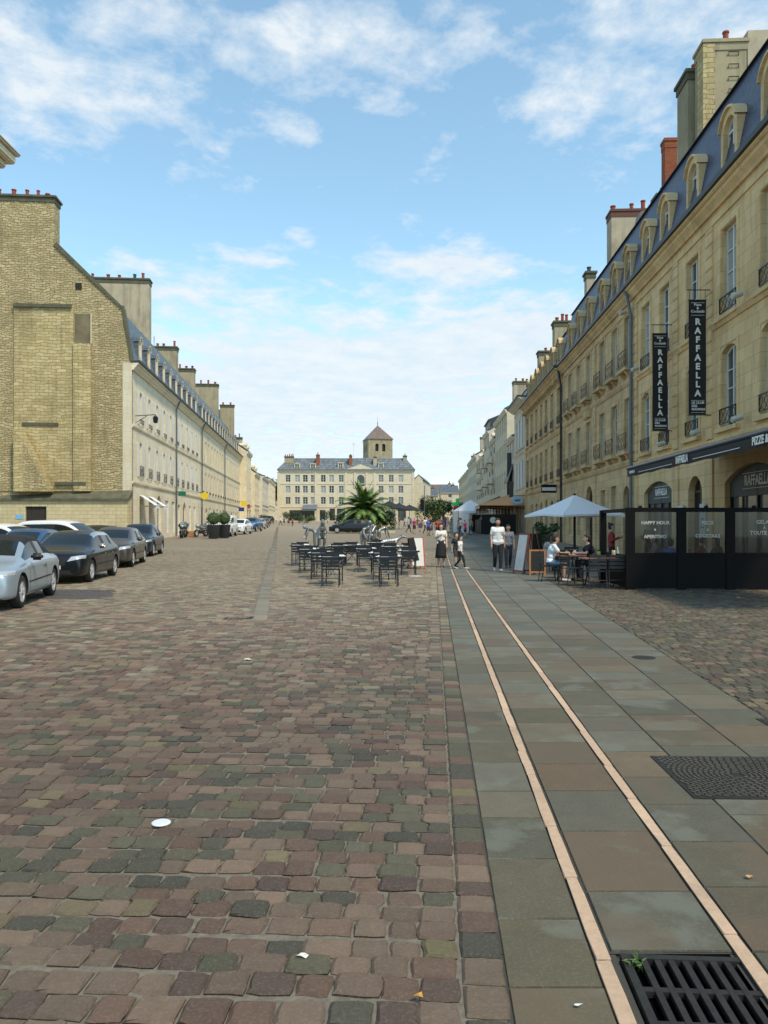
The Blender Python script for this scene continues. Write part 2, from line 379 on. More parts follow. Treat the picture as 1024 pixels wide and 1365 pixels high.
class Stones:
    def __init__(s): s.v = []; s.f = []; s.c = []
    def add(s, quad, z, col, near, gap, drop=.009, chip=.012, seg=1, rnd=0):
        """quad: four plan corners; a pillow-topped stone with ragged edges"""
        cx = sum(p[0] for p in quad)/4; cy = sum(p[1] for p in quad)/4
        pts = []
        for i in range(4):
            a, b = quad[i], quad[(i+1) % 4]
            for q in range(seg):
                t = q/seg; pts.append((a[0]*(1-t)+b[0]*t, a[1]*(1-t)+b[1]*t, rnd if q == 0 else -rnd*.25))
        hx = max(abs(p[0]-cx) for p in pts); hy = max(abs(p[1]-cy) for p in pts)
        def ring(shr, zz, jit, jz=0):
            base = len(s.v)
            for p in pts:
                dx, dy = p[0]-cx, p[1]-cy; q_ = shr+p[2]*(1 if shr > gap*.45 else 0)
                dx = math.copysign(max(0, abs(dx)-(q_ if abs(dx) > hx*.8 else 0)), dx); dy = math.copysign(max(0, abs(dy)-(q_ if abs(dy) > hy*.8 else 0)), dy)
                s.v.append((cx+dx+random.uniform(-jit, jit), cy+dy+random.uniform(-jit, jit), zz+random.uniform(-jz, jz)))
            return base
        N = len(pts); r0 = ring(gap*.4, z-.04, 0); r1 = ring(gap*.5, z-drop, chip*.5)
        if near:
            r2 = ring(gap+.009, z, chip*.3, .001)
            ce = len(s.v); s.v.append((cx+random.uniform(-.02,.02), cy+random.uniform(-.02,.02), z+random.uniform(-.0015,.002)))
        else: r2 = ring(gap+(.009 if chip > .005 else .002), z, chip*.3, .001 if chip > .005 else 0)
        for i in range(N):
            j = (i+1) % N
            s.f.append((r0+i, r0+j, r1+j, r1+i)); s.f.append((r1+i, r1+j, r2+j, r2+i)); e_ = .85 if (rnd or (chip > .005 and not near)) else .62; s.c += [tuple(q*(.22 if near or chip < .005 else .6) for q in col), tuple(q*e_ for q in col)]
        if near:
            for i in range(N): s.f.append((r2+i, r2+(i+1) % N, ce)); s.c.append(col)
        else: s.f.append(tuple(r2+i for i in range(N))); s.c.append(col)
    def build(s, name, mat):
        me = bpy.data.meshes.new(name); me.from_pydata(s.v, [], s.f); me.update()
        at = me.attributes.new('stone', 'FLOAT_COLOR', 'FACE')
        at.data.foreach_set('color', np.array([(*c, 1) for c in s.c], dtype=np.float32).ravel())
        return link(name, me, mat, None, False, 'structure')
# smooth random field for colour patches
gridn = RN.rand(64, 64)
def fld(x, y, sc):
    x, y = x/sc+100, y/sc+100; i, j = int(math.floor(x)), int(math.floor(y)); fx, fy = x-i, y-j
    fx, fy = fx*fx*(3-2*fx), fy*fy*(3-2*fy)
    q = lambda a, b: gridn[a % 64, b % 64]
    return (q(i,j)*(1-fx)+q(i+1,j)*fx)*(1-fy)+(q(i,j+1)*(1-fx)+q(i+1,j+1)*fx)*fy
RED = [(.19,.118,.083),(.225,.148,.105),(.16,.10,.074),(.235,.168,.118),(.135,.09,.07),(.255,.178,.125),(.205,.143,.103)]
GRN = [(.135,.122,.078),(.115,.105,.072),(.15,.135,.09),(.098,.09,.065)]
YEL = [(.21,.175,.09),(.24,.19,.11)]
GRY = [(.21,.18,.125),(.25,.215,.15),(.175,.15,.11),(.28,.24,.17)]
def sett_col(x, y, right=False):
    f = fld(x, y, 1.6)*.6+fld(x+9, y+4, .5)*.4; r = random.random()
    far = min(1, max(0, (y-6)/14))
    if right:
        c = random.choice(RED[2:5]+GRN+GRY[2:3]) if r < .9 else random.choice(YEL); k = .66
    else:
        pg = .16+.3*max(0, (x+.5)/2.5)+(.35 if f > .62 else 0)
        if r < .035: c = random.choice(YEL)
        elif random.random() < far*.55: c = random.choice(GRY)
        elif random.random() < pg: c = random.choice(GRN)
        else: c = random.choice(RED)
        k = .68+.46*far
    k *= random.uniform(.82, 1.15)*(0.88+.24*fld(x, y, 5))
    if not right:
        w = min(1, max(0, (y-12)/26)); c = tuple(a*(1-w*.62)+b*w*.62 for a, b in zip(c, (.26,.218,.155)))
    return tuple(min(.6, a*k) for a in c)
S = Stones()
dark_patch = lambda x, y: -8.3+.0*y < x < -6.4 and 17.2 < y < 19.6 and abs((x+7.35)+(y-18.4)*.35) < .95
chan = lambda Y: -.1324*Y-.34
t = 1.35
while t < 45.8:
    dep = random.uniform(.122, .15) if t < 12 else random.uniform(.135, .17)
    s0 = -(.53*t+1.6); s = S_EDGE-.175; ph = random.random()*6
    while s > s0:
        w = random.uniform(.12, .19) if t < 12 else random.uniform(.135, .215)
        tt = t+.025*math.sin(s*.9+ph*.2)+.012*math.sin(s*3+ph)
        q = [st(s-w, tt), st(s, tt), st(s, tt+dep), st(s-w, tt+dep)]
        cx, cy = q[0]; s -= w
        if cy > 13.5 and chan(cy)-.22 < cx+.1 < chan(cy)+.14: continue
        if cy < 1.2: continue
        near = cy < 10
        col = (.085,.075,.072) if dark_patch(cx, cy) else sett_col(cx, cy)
        q = [(a+random.uniform(-.006,.006), b+random.uniform(-.006,.006)) for a, b in q]
        S.add(q, g(cy)+random.uniform(-.004, .004), col, near, random.uniform(.003,.009) if near else .004, seg=3 if cy < 5 else (2 if near else 1), chip=.011, rnd=.0035 if near else 0)
    t += dep
# header course beside the slabs
t = 1.3
while t < 46:
    dep = random.uniform(.13, .2)
    q = [st(S_EDGE-.168, t), st(S_EDGE-.004, t), st(S_EDGE-.004, t+dep), st(S_EDGE-.168, t+dep)]
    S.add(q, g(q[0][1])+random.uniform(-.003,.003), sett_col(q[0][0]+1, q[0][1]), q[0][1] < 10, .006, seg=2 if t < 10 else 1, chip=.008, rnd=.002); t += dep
S.build('setts', M['setts'])
S = Stones()
t = 1.8
while t < 24.5:
    dep = random.uniform(.125, .16); s = .56*t+2.6; ph = random.random()*6
    while True:
        w = random.uniform(.12, .19); s -= w
        x0 = s; y0 = t+.02*math.sin(s*1.1+ph*.2)+.05*(s-4)
        if x0 < e3(y0)+.02:
            if x0+w > e3(y0)+.06: S.add([(e3(y0)+.01, y0), (x0+w, y0), (x0+w, y0+dep), (e3(y0+dep)+.01, y0+dep)], random.uniform(-.004,.004), sett_col(x0, y0, True), False, .005)
            break
        if y0 < 1.3: continue
        S.add([(x0, y0), (x0+w, y0), (x0+w, y0+dep), (x0, y0+dep)], g(y0)+random.uniform(-.004,.003), sett_col(x0, y0, True), y0 < 8, .006, seg=2 if y0 < 9 else 1)
    t += dep
S.build('setts', M['setts'])
# slab pavement with two light stone strips
S = Stones(); ST = Stones()
b0 = xL; s1 = lambda Y: .645+.0629*Y; s2 = lambda Y: 1.195+.0622*Y
e1 = lambda Y: 1.66+.066*Y; e2 = lambda Y: 2.12+.085*Y
HW = .034
cols = [(lambda Y: b0(Y)-.006, lambda Y: s1(Y)-HW, .52), (lambda Y: s1(Y)+HW+.004, lambda Y: s2(Y)-HW, .6), (lambda Y: s2(Y)+HW, e1, .5), (e1, e2, .5), (e2, e3, .55)]
SLC = [(.155,.135,.088),(.175,.152,.105),(.185,.145,.098),(.145,.138,.102),(.165,.122,.08),(.19,.168,.118),(.14,.122,.084),(.165,.155,.118)]
for ci, (fa, fb, L) in enumerate(cols):
    Y = 1.2+random.random()*.3
    if ci == 1: Y = 3.04
    while Y < 120:
        dl = L*random.uniform(.8, 1.2)*(1 if Y < 40 else 2)
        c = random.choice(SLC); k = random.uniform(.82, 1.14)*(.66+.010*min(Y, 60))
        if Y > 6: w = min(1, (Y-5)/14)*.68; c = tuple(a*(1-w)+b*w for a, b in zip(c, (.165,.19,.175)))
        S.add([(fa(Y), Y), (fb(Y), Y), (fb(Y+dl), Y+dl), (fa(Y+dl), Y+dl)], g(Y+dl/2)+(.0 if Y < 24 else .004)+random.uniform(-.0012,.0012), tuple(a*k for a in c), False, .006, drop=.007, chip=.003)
        Y += dl
for f in (s1, s2):
    Y = 1.2
    while Y < 90:
        dl = random.uniform(.5, .95)*(1 if Y < 40 else 2); k = random.uniform(.86, 1.06)
        nsub = 1
        for q in range(nsub):
            ya, yb = Y+dl*q/nsub, Y+dl*(q+1)/nsub
            j = (.006 if Y < 8 else .002)
            ST.add([(f(ya)-HW+random.uniform(-j,j), ya), (f(ya)+HW-.01, ya), (f(yb)+HW-.01, yb), (f(yb)-HW+random.uniform(-j,j), yb)], g(Y)+.007, (.56*k,.395*k,.275*k), False, .003, drop=.004, chip=.004, seg=4 if Y < 9 else 1)
        Y += dl
S.build('pavement', M['slabs'])
M['strip'] = attr_mat('light kerb stone', .85, .5, 22, .4, .15)
ST.build('stone_strip', M['strip'])
sheet('joint_bed', lambda Y: xL(Y)-.02, lambda Y: e3(Y)+.02, [3.035]+[10,20,26,30,38,50,60,70,85,100,120], -.008, plain('dark slab joint', (.05,.047,.04), .95))
JB = plain('dark slab joint', (.05,.047,.04), .95)
sheet('joint_bed', lambda Y: xL(Y)-.02, lambda Y: s1(Y)+HW+.02, [1.0, 3.03], -.008, JB)
sheet('joint_bed', lambda Y: s2(Y)-HW-.02, lambda Y: e3(Y)+.02, [1.0, 3.03], -.008, JB)
# channel of smooth stone on the left
S = Stones(); Y = 13.55
while Y < 130:
    dl = random.uniform(.5,.8)*(1 if Y < 40 else 3); k = random.uniform(.9,1.1)
    S.add([(chan(Y)-.14, Y), (chan(Y)+.13, Y), (chan(Y+dl)+.13, Y+dl), (chan(Y+dl)-.14, Y+dl)], g(Y+dl/2)+.004, (.23*k,.205*k,.16*k), False, .004)
    Y += dl
S.build('gutter_channel', M['slabs'])

# ---------------------------------------------------------------- ironwork in the ground
M['castiron'] = plain('worn cast iron', (.035,.033,.03), .6, .5, .5, 20, .5)
def grate(name, label, x0, y0, w, d, nx, ny, rz=0, frame=.03, z=.004):
    t = thing(name, label, 'drain grate', (x0, y0, g(y0)), rz)
    bm = bmesh.new(); box(bm, 0, w, 0, d, z-.042, z-.032); bm_obj('pit', bm, plain('black pit', (.002,.002,.002), 1, 0, .2, 6, 0, 0), t)  # shallow plate; near-black colour stands in for the deep shade below the bars
    bm = bmesh.new()
    box(bm, 0, frame, 0, d, z-.031, z); box(bm, w-frame, w, 0, d, z-.031, z)
    box(bm, frame, w-frame, 0, frame, z-.031, z-.001); box(bm, frame, w-frame, d-frame, d, z-.031, z-.001)
    bm_obj('frame', bm, M['castiron'], t)
    bm = bmesh.new(); iw = w-2*frame; idp = d-2*frame
    for i in range(1, nx):
        x = frame+iw*i/nx; box(bm, x-iw/nx*.23, x+iw/nx*.23, frame, d-frame, z-.028, z-.003)
    for j in range(1, ny):
        y = frame+idp*j/ny; box(bm, frame, w-frame, y-.014, y+.014, z-.028, z-.0045)
    bm_obj('bars', bm, M['castiron'], t); return t
gr = grate('drain_grate', 'large cast iron drain grate between the two light stone strips at the bottom of the photo', s1(2.6)+HW+.02, 2.38, .47, .64, 8, 3, -TH)
bm = bmesh.new()
for i in range(14):
    a = random.uniform(0, 6.28); x, y = s1(2.95)+.12+random.uniform(-.03,.03), 2.96+random.uniform(-.03,.03)
    tube(bm, [(x,y,-.02), (x+.012*math.cos(a), y+.012*math.sin(a), .012), (x+.035*math.cos(a), y+.035*math.sin(a), .014)], [.002,.005,.001], 4)
tag(bm_obj('weed', bm, plain('weed leaf', (.06,.11,.02), .6)), 'small green weed sprouting in the corner of the large drain grate', 'plant')
grate('drain_grate', 'small rectangular drain grate at the near end of the stone channel', -2.78, 13.62, .5, .34, 9, 1)
grate('drain_grate', 'thin far drain grate in the left roadway among the setts', -6.9, 34.2, 1.0, .6, 9, 1)
def manhole(label, x0, y0, w):
    t = thing('manhole_cover', label, 'manhole cover', (x0, y0, 0), -.03)
    bm = bmesh.new(); box(bm, 0, w, 0, w, -.03, .006)
    bm_obj('plate', bm, M['castiron'], t)
    bm = bmesh.new(); c = w/2
    r = .05
    while r < w*.72:
        nseg = max(6, int(2*PI*r/.045))
        for k in range(nseg):
            a0 = 2*PI*k/nseg; a1 = 2*PI*(k+.72)/nseg
            ps = [(c+rr*math.cos(a), c+rr*math.sin(a)) for rr, a in ((r, a0), (r, a1), (r+.02, a1), (r+.02, a0))]
            if any(not (.01 < p[0] < w-.01 and .01 < p[1] < w-.01) for p in ps): continue
            lo = [bm.verts.new((*p, .006)) for p in ps]; hi = [bm.verts.new((*p, .013)) for p in ps]
            bm.faces.new(hi)
            for i in range(4): bm.faces.new((lo[i], lo[(i+1)%4], hi[(i+1)%4], hi[i]))
        r += .033
    bm_obj('raised_pattern', bm, plain('worn iron studs', (.09,.08,.065), .5, .4, .4, 20), t)
manhole('square manhole cover with rings of studs set in the slabs at right', 1.86, 4.72, .86)
manhole('manhole cover cut off by the right edge of the photo among dark setts', 3.12, 6.05, .6)
bm = bmesh.new(); lathe(bm, [(.14,-.01),(.14,.004),(.12,.007),(0,.007)], 24); o = bm_obj('manhole_cover', bm, M['castiron']); o.location = (3.2,9.7,0)
tag(o, 'small round iron cover near the edge between slabs and dark setts', 'manhole cover')
def disc(name, x, y, r, col, label, cat, r2=None):
    bm = bmesh.new(); lathe(bm, [(r,0),(r,.004),(r*.9,.007),(0,.007)], 20); o = bm_obj(name, bm, plain(name+' face', col, .5, 0, .1, 20)); o.location = (x, y, g(y)+.004)
    return tag(o, label, cat)
disc('survey_marker', -1.225, 4.33, .052, (.62,.64,.68), 'pale round marker disc lying among the setts at lower left', 'marker')
disc('survey_marker', .98, 24.7, .22, (.62,.64,.66), 'pale round plate on the setts beside the right cafe chairs', 'marker')
def scrap(name, px, py, r, col, label, cat, n_=7):
    Y = CH*FOC/(py-HZ); bm = bmesh.new()
    vs = [bm.verts.new((r*random.uniform(.5,1.2)*math.cos(6.283*k/n_), r*random.uniform(.4,1)*math.sin(6.283*k/n_), random.uniform(.004,.018))) for k in range(n_)]
    c = bm.verts.new((0,0,.006))
    for k in range(n_): bm.faces.new((vs[k], vs[(k+1)%n_], c))
    o = bm_obj(name, bm, plain(name+str(col[0])+' surface', col, .8, 0, .3, 60)); o.location = (wx(px, Y), Y, g(Y)+.004); return tag(o, label, cat)
scrap('fallen_leaf', 559, 1333, .022, (.42,.22,.05), 'yellow fallen leaf on the setts at the bottom of the photo', 'leaf')
scrap('fallen_leaf', 999, 1172, .018, (.5,.27,.12), 'orange fallen leaf on the slabs right of the light strips', 'leaf')
scrap('bird_dropping', 403, 1277, .024, (.62,.6,.56), 'white splat on a reddish sett near the bottom of the photo', 'splat')  # bird dropping on a reddish sett
scrap('paper_scrap', 331, 880, .05, (.66,.66,.63), 'white paper scrap on the setts in the middle distance', 'litter')
scrap('paper_scrap', 771, 1344, .015, (.7,.7,.66), 'tiny white speck of litter on the slab left of the drain grate', 'litter')
scrap('paper_scrap', 984, 797, .06, (.6,.5,.4), 'small pale scrap on the setts before the black terrace screen', 'litter')
# ---------------------------------------------------------------- facade pieces (meshes are cached and shared by repeats)
CACHE = {}
def frame_mesh(w, h, rise, mat, rows=4, th=.07, leaves=2):
    k = ('fr', w, h, rise, mat.name, rows, leaves)
    if k in CACHE: return CACHE[k]
    bm = bmesh.new(); ap = arc(-w/2, w/2, h, rise, 8)
    out = [(-w/2, 0)]+ap+[(w/2, 0)]
    inn = [(x*(w/2-th)/(w/2), max(th, z-th) if z > 0 else th) for x, z in out]
    y0, y1 = -.03, .03
    O = [[bm.verts.new((x, y, z)) for x, z in out] for y in (y0, y1)]; I = [[bm.verts.new((x, y, z)) for x, z in inn] for y in (y0, y1)]
    N = len(out)
    for i in range(N):
        j = (i+1) % N
        bm.faces.new((O[1][j], O[1][i], I[1][i], I[1][j])); bm.faces.new((I[1][i], I[0][i], I[0][j], I[1][j]))
    ztop = h-rise-th
    if leaves == 2: box(bm, -.045, .045, -.02, .045, th, h-th-.01)
    for r_ in range(1, rows):
        z = th+(h-rise*.5-th*2)*r_/rows
        box(bm, -w/2+th, w/2-th, -.02, .022, z-.018, z+.018)
    if rise > .25*w: box(bm, -w/2+th, w/2-th, -.02, .04, h-rise-.04, h-rise+.04)
    CACHE[k] = bm_mesh(bm, 'window_frame', mat); return CACHE[k]
def pane_mesh(w, h, rise, mat):
    k = ('pn', w, h, rise, mat.name)
    if k in CACHE: return CACHE[k]
    bm = bmesh.new(); out = [(-w/2, 0)]+arc(-w/2, w/2, h, rise, 8)+[(w/2, 0)]
    bm.faces.new([bm.verts.new((x, 0, z)) for x, z in out][::-1])
    CACHE[k] = bm_mesh(bm, 'pane', mat); return CACHE[k]
def railing_mesh(w, h, style=0):
    k = ('rl', w, h, style)
    if k in CACHE: return CACHE[k]
    bm = bmesh.new(); y = 0
    box(bm, -w/2, w/2, -.02, .02, h-.035, h); box(bm, -w/2, w/2, -.012, .012, .03, .055)
    box(bm, -w/2, -w/2+.03, -.012, .012, .03, h); box(bm, w/2-.03, w/2, -.012, .012, .03, h)
    n_ = max(3, int(w/.3))
    for i in range(n_):
        x0 = -w/2+w*i/n_; x1 = -w/2+w*(i+1)/n_; c = (x0+x1)/2; r = (x1-x0)*.36
        if style == 0:
            tube(bm, [(c+r*math.cos(a), 0, h*.62+r*math.sin(a)) for a in [2*PI*q/8 for q in range(9)]], .011, 3, False)
            tube(bm, [(x0+.02, 0, .05), (c-.02, 0, h*.3), (c, 0, h*.62-r)], .011, 3); tube(bm, [(x1-.02, 0, .05), (c+.02, 0, h*.3), (c, 0, h*.62-r)], .011, 3)
            tube(bm, [(c, 0, h*.62+r), (c, 0, h-.03)], .01, 3)
        else:
            box(bm, c-.009, c+.009, -.009, .009, .05, h-.03); box(bm, x1-.009, x1+.009, -.009, .009, .05, h-.03)
            tube(bm, [(c, 0, h*.45), (c+r, 0, h*.6), (c, 0, h*.8)], .008, 3)
    CACHE[k] = bm_mesh(bm, 'railing', M['iron']); return CACHE[k]
def shutter_mesh(w, h):
    k = ('sh', w, h)
    if k in CACHE: return CACHE[k]
    bm = bmesh.new(); box(bm, 0, w, 0, .035, 0, h)
    nl = int(h/.16)
    for i in range(nl):
        z = .06+(h-.12)*i/nl; box(bm, .05, w-.05, .035, .048, z, z+.07)
    box(bm, 0, .05, .035, .05, 0, h); box(bm, w-.05, w, .035, .05, 0, h)
    CACHE[k] = bm_mesh(bm, 'shutter', M['shutter']); return CACHE[k]
def window(par, u, z, w, h, rise=0, y=-.2, fm=None, pane=None, rows=4, rail=0, railz=0, raily=.02, shut=0, rstyle=0, railw=None, leaves=2):
    f = link('window', frame_mesh(round(w,3), round(h,3), rise, fm or M['white'], rows, leaves=leaves), None, par); f.location = (u, y, z)
    p = link('pane', pane_mesh(round(w,3), round(h,3), rise, pane or M['pane']), None, f); p.location = (0, -.025, 0)
    if rail:
        r = link('railing', railing_mesh(round(railw or w,2), rail, rstyle), None, f); r.location = (0, -y+raily, railz)
    if shut:
        for s in (-1, 1):
            q = link('shutter', shutter_mesh(round(w/2,2), round(h,2)), None, f); q.location = ((-w-.03 if s < 0 else w/2+.03), -y+.012, 0)
    return f
def dormer(par, u, z, w=1.3, h=1.75, yf=-.12, deep=1.3, arched=True, stone=None, cheek=None):
    """stone dormer with an arched head; the window and its pane are its sub-parts"""
    k = ('dm', w, h, deep, arched, stone.name, cheek.name if cheek else '')
    if k not in CACHE:
        bm = bmesh.new(); ow, iw = w/2, w/2-.2; n_ = 10
        if arched:
            out = [(-ow, 0)]+arc(-ow, ow, h, ow*.75, n_)+[(ow, 0)]; inn = [(-iw, .12)]+arc(-iw, iw, h-.24, iw*.8, n_)+[(iw, .12)]
        else:
            out = [(-ow, 0), (-ow, h), (ow, h), (ow, 0)]; inn = [(-iw, .12), (-iw, h-.22), (iw, h-.22), (iw, .12)]
        N = len(out)
        fo = [bm.verts.new((x, 0, q)) for x, q in out]; fi = [bm.verts.new((x, 0, q)) for x, q in inn]
        bo = [bm.verts.new((x, -deep, q)) for x, q in out]; bi = [bm.verts.new((x, -.3, q)) for x, q in inn]
        for i in range(N):
            j = (i+1) % N
            bm.faces.new((fo[j], fo[i], fi[i], fi[j])); bm.faces.new((fo[i], fo[j], bo[j], bo[i])).material_index = 1 if cheek else 0; bm.faces.new((fi[i], bi[i], bi[j], fi[j]))
        hood = arc(-ow-.08, ow+.08, h+.07, (ow+.08)*.75, n_) if arched else [(-ow-.1, h+.08), (ow+.1, h+.08)]
        hin = arc(-ow, ow, h+.0, ow*.75, n_) if arched else [(-ow-.1, h-.04), (ow+.1, h-.04)]
        if arched: hin = [(x*.999, q+.002) for x, q in hin]
        a = [[bm.verts.new((x, yy, q)) for x, q in hood] for yy in (.1, -deep)]; b = [[bm.verts.new((x, yy, q)) for x, q in hin] for yy in (.1, .003)]
        for i in range(len(hood)-1):
            bm.faces.new((a[0][i], a[0][i+1], b[0][i+1], b[0][i])); bm.faces.new((a[0][i+1], a[0][i], a[1][i], a[1][i+1])).material_index = 1 if cheek else 0; bm.faces.new((b[0][i], b[0][i+1], b[1][i+1], b[1][i]))
        CACHE[k] = bm_mesh(bm, 'dormer', stone)
        if cheek: CACHE[k].materials.append(cheek)
    d = link('dormer', CACHE[k], None, par); d.location = (u, yf, z)
    iw = w-.34; hh = h-.36
    f = link('window', frame_mesh(round(iw,3), round(hh,3), round(iw*.4,3) if arched else 0, M['white'], 3), None, d); f.location = (0, -.2, .12)
    p = link('pane', pane_mesh(round(iw,3), round(hh,3), round(iw*.4,3) if arched else 0, M['pane']), None, d); p.location = (0, -.225, .12)
    return d
def chimney(par, u0, u1, y0, y1, z0, z1, mat, pots=3, cap=.12, capmat=None, along='y', potmat=None, poth=.6):
    bm = bmesh.new(); box(bm, u0, u1, y0, y1, z0, z1); c = bm_obj('chimney', bm, mat, par)
    bm = bmesh.new(); box(bm, u0-cap, u1+cap, y0-cap, y1+cap, z1+.003, z1+.14); box(bm, u0-cap*.4, u1+cap*.4, y0-cap*.4, y1+cap*.4, z1-.3, z1-.002)
    bm_obj('cap', bm, capmat or M['coping'], c)
    bm = None
    for i in range(pots):
        t_ = (i+.5+random.uniform(-.25,.25))/max(1, pots); hh = poth*random.uniform(.6, 1.15); r = random.uniform(.12, .17)
        k = ('pot', round(hh, 1), round(r, 2))
        if k not in CACHE:
            b2 = bmesh.new(); lathe(b2, [(r,0),(r*.85,.1),(r*.8,hh-.08),(r*1.05,hh-.06),(r*1.0,hh),(r*.7,hh),(r*.7,hh-.12),(0,hh-.12)], 10); CACHE[k] = bm_mesh(b2, 'chimney_pot', potmat or M['pot'])
        o = link('chimney_pot', CACHE[k], None, c)
        o.location = ((u0+u1)/2, y0+(y1-y0)*t_, z1+.143) if along == 'y' else (u0+(u1-u0)*t_, (y0+y1)/2, z1+.143)
    return c
def antenna(par, x, y, z, h=1.6):
    bm = bmesh.new(); tube(bm, [(x,y,z),(x,y,z+h)], .02, 4)
    for i in range(5): tube(bm, [(x-.35+.03*i, y, z+h-.12*i), (x+.35-.03*i, y, z+h-.12*i)], .012, 3)
    bm_obj('antenna', bm, M['pipe'], par)
def cornice(bm, u0, u1, z, h, out, steps=3):
    pr = [(-.02, z)]
    for i in range(steps):
        o = out*(i+1)/steps; zz = z+h*i/steps
        pr += [(o*.72, zz+.001), (o, zz+h/steps*.55)]
    pr += [(out, z+h), (-.02, z+h)]
    extr(bm, pr, u0, u1)
def roof_profile(bm, u0, u1, prof, mat_i=0):
    extr(bm, prof, u0, u1)
def rustic_pilaster(bm, u, w, z0, z1, step=.42, out=.07):
    z = z0
    while z < z1-.05:
        box(bm, u-w/2, u+w/2, -.01, out, z, min(z+step-.035, z1)); z += step
    box(bm, u-w/2+.012, u+w/2-.012, -.01, out-.035, z0, z1)

# ================================================================ right side
DR, SR = 10.0, .0486
AR = math.atan(SR); nR = math.cos(AR)
def right_root(name, label, Y, cat='building', group=None, D=DR):
    """empty on the facade line; local x runs away from the camera, local y points to the street"""
    return thing(name, label, cat, (D+SR*Y, Y, 0), math.atan2(1, SR), group)
def uR(Y, Y0): return (Y-Y0)/nR
UR_Y = lambda px: 10500/(px-563)
EAVE = 12.72
def right_building(name, label, Y0, Y1, cols, stone, pil=(), f2=(8.55, 2.9), f1=(4.85, 2.65), ww=1.3, string=(4.35, 8.35), dorm=None, eave=EAVE, rail=True, arch1=.18, ground=None,
                   roofh=3.7, blue=True, group=None, cornice_out=.42, railh=.55, dentils=False, shutters=False, pipe=None, balc=False, depth=11, f3=None, D=DR):
    b = right_root(name, label, Y0, D=D, group=group); L = uR(Y1, Y0)
    cu = [uR(y, Y0) for y in cols]
    holes = []; W_ = []
    for i, u in enumerate(cu):
        for fi, (z, h) in enumerate((f1, f2)+((f3,) if f3 else ())):
            rise = arch1 if fi == 0 else 0
            holes.append((u-ww/2, u+ww/2, z, z+h, rise)); W_.append((u, z, h, rise, fi))
    gh = []
    for q in (ground or []):
        u = uR(q[0], Y0); holes.append((u-q[1]/2, u+q[1]/2, q[2], q[3], q[4])); gh.append((u, *q[1:]))
    bm = bmesh.new(); facade(bm, 0, L, -.6, eave, holes, .34)
    # ends, back and a dark core behind the openings
    v = lambda *p: bm.verts.new(p)
    bm.faces.new((v(0,0,-.6), v(0,0,eave), v(0,-depth,eave), v(0,-depth,-.6))); bm.faces.new((v(L,0,-.6), v(L,-depth,-.6), v(L,-depth,eave), v(L,0,eave)))
    bm.faces.new((v(0,-depth,-.6), v(0,-depth,eave), v(L,-depth,eave), v(L,-depth,-.6)))
    bm_obj('wall', bm, stone, b)
    bm = bmesh.new()
    cornice(bm, .0, L, eave-.45, .45, cornice_out, 3)
    if dentils:
        u = .2
        while u < L-.2: box(bm, u, u+.28, .0, cornice_out*.72, eave-.75, eave-.455); u += .85
    bm_obj('cornice', bm, stone, b); bm = bmesh.new()
    extr(bm, [(-.02, eave-.86), (.06, eave-.84), (.06, eave-.76), (-.02, eave-.74)], 0, L)
    bm_obj('frieze_moulding', bm, stone, b)
    bm = bmesh.new()
    for z in string: extr(bm, [(-.02, z-.12), (.05, z-.1), (.13, z+.08), (.13, z+.16), (-.02, z+.2)], 0, L)
    bm_obj('string_course', bm, stone, b)
    bm = bmesh.new()
    for y in pil: rustic_pilaster(bm, uR(y, Y0), .62, string[0]+.22, eave-.87)
    for y in pil:
        u = uR(y, Y0); box(bm, u-.36, u+.36, -.01, .07, 0, string[0]-.13)
    # window surrounds
    for (u, z, h, rise, fi) in W_:
        for s in (-1, 1): box(bm, u+s*(ww/2+.13)-.09, u+s*(ww/2+.13)+.09, -.01, .028, z-.05, z+h+.16)
        box(bm, u-ww/2-.04, u+ww/2+.04, -.01, .025, z+h+.03, z+h+.16)
        box(bm, u-ww/2-.28, u+ww/2+.28, -.01, .16 if not balc else .38, z-.17, z-.035)
        if balc:
            for s in (-1, 1): extr(bm, [(-.01, z-.6), (.1, z-.5), (.32, z-.18), (-.01, z-.18)], u+s*.5-.07, u+s*.5+.07)
    bm_obj('pilasters_and_surrounds', bm, stone, b)
    for j, (u, z, h, rise, fi) in enumerate(W_):
        pn = M['pane2'] if (j*7+3) % 6 < 1 else (M['pane3'] if j % 4 == 0 else M['pane'])
        window(b, u, z, ww-.02, h-.01, rise, pane=pn, rail=railh if rail else 0, railz=.06, raily=.05 if not balc else .3, railw=ww+.1 if not balc else ww+.35, shut=shutters)
    for j, q in enumerate(gh):
        u, w, z0, z1, rise = q[:5]; kind = q[5] if len(q) > 5 else 'win'
        if kind == 'win': window(b, u, z0, w-.02, z1-z0-.01, rise, y=-.26, rows=2, pane=M['pane'] if j % 2 else M['pane3'])
        elif kind == 'door':
            f = link('door', frame_mesh(round(w-.02,3), round(z1-z0-.01,3), rise, M['brownwood'], 1, leaves=2), None, b); f.location = (u, -.26, z0)
            p = link('pane', pane_mesh(round(w-.02,3), round(z1-z0-.01,3), rise, M['dark'] if j % 2 else M['pane']), None, f); p.location = (0,-.02,0)
    # mansard
    sl = M['slate'] if blue else M['slateg']
    z0, z1 = eave+.02, eave+roofh
    bm = bmesh.new(); extr(bm, [(.1, z0), (-.62, z1), (-depth/2, z1+1.5), (-depth+.6, z1), (-depth-.1, z0)], .02, L-.02); bm_obj('roof', bm, sl, b)
    bm = bmesh.new(); extr(bm, [(cornice_out-.05, eave+.003), (cornice_out+.1, eave+.02), (cornice_out+.12, eave+.17), (cornice_out-.0, eave+.2), (-.02, eave+.12), (-.02, eave+.003)], -.02, L+.02)
    extr(bm, [(-.5, z1-.03), (-.55, z1+.06), (-.8, z1+.14), (-.8, z1+.03)], 0, L)
    bm_obj('gutter', bm, M['zinc'], b)
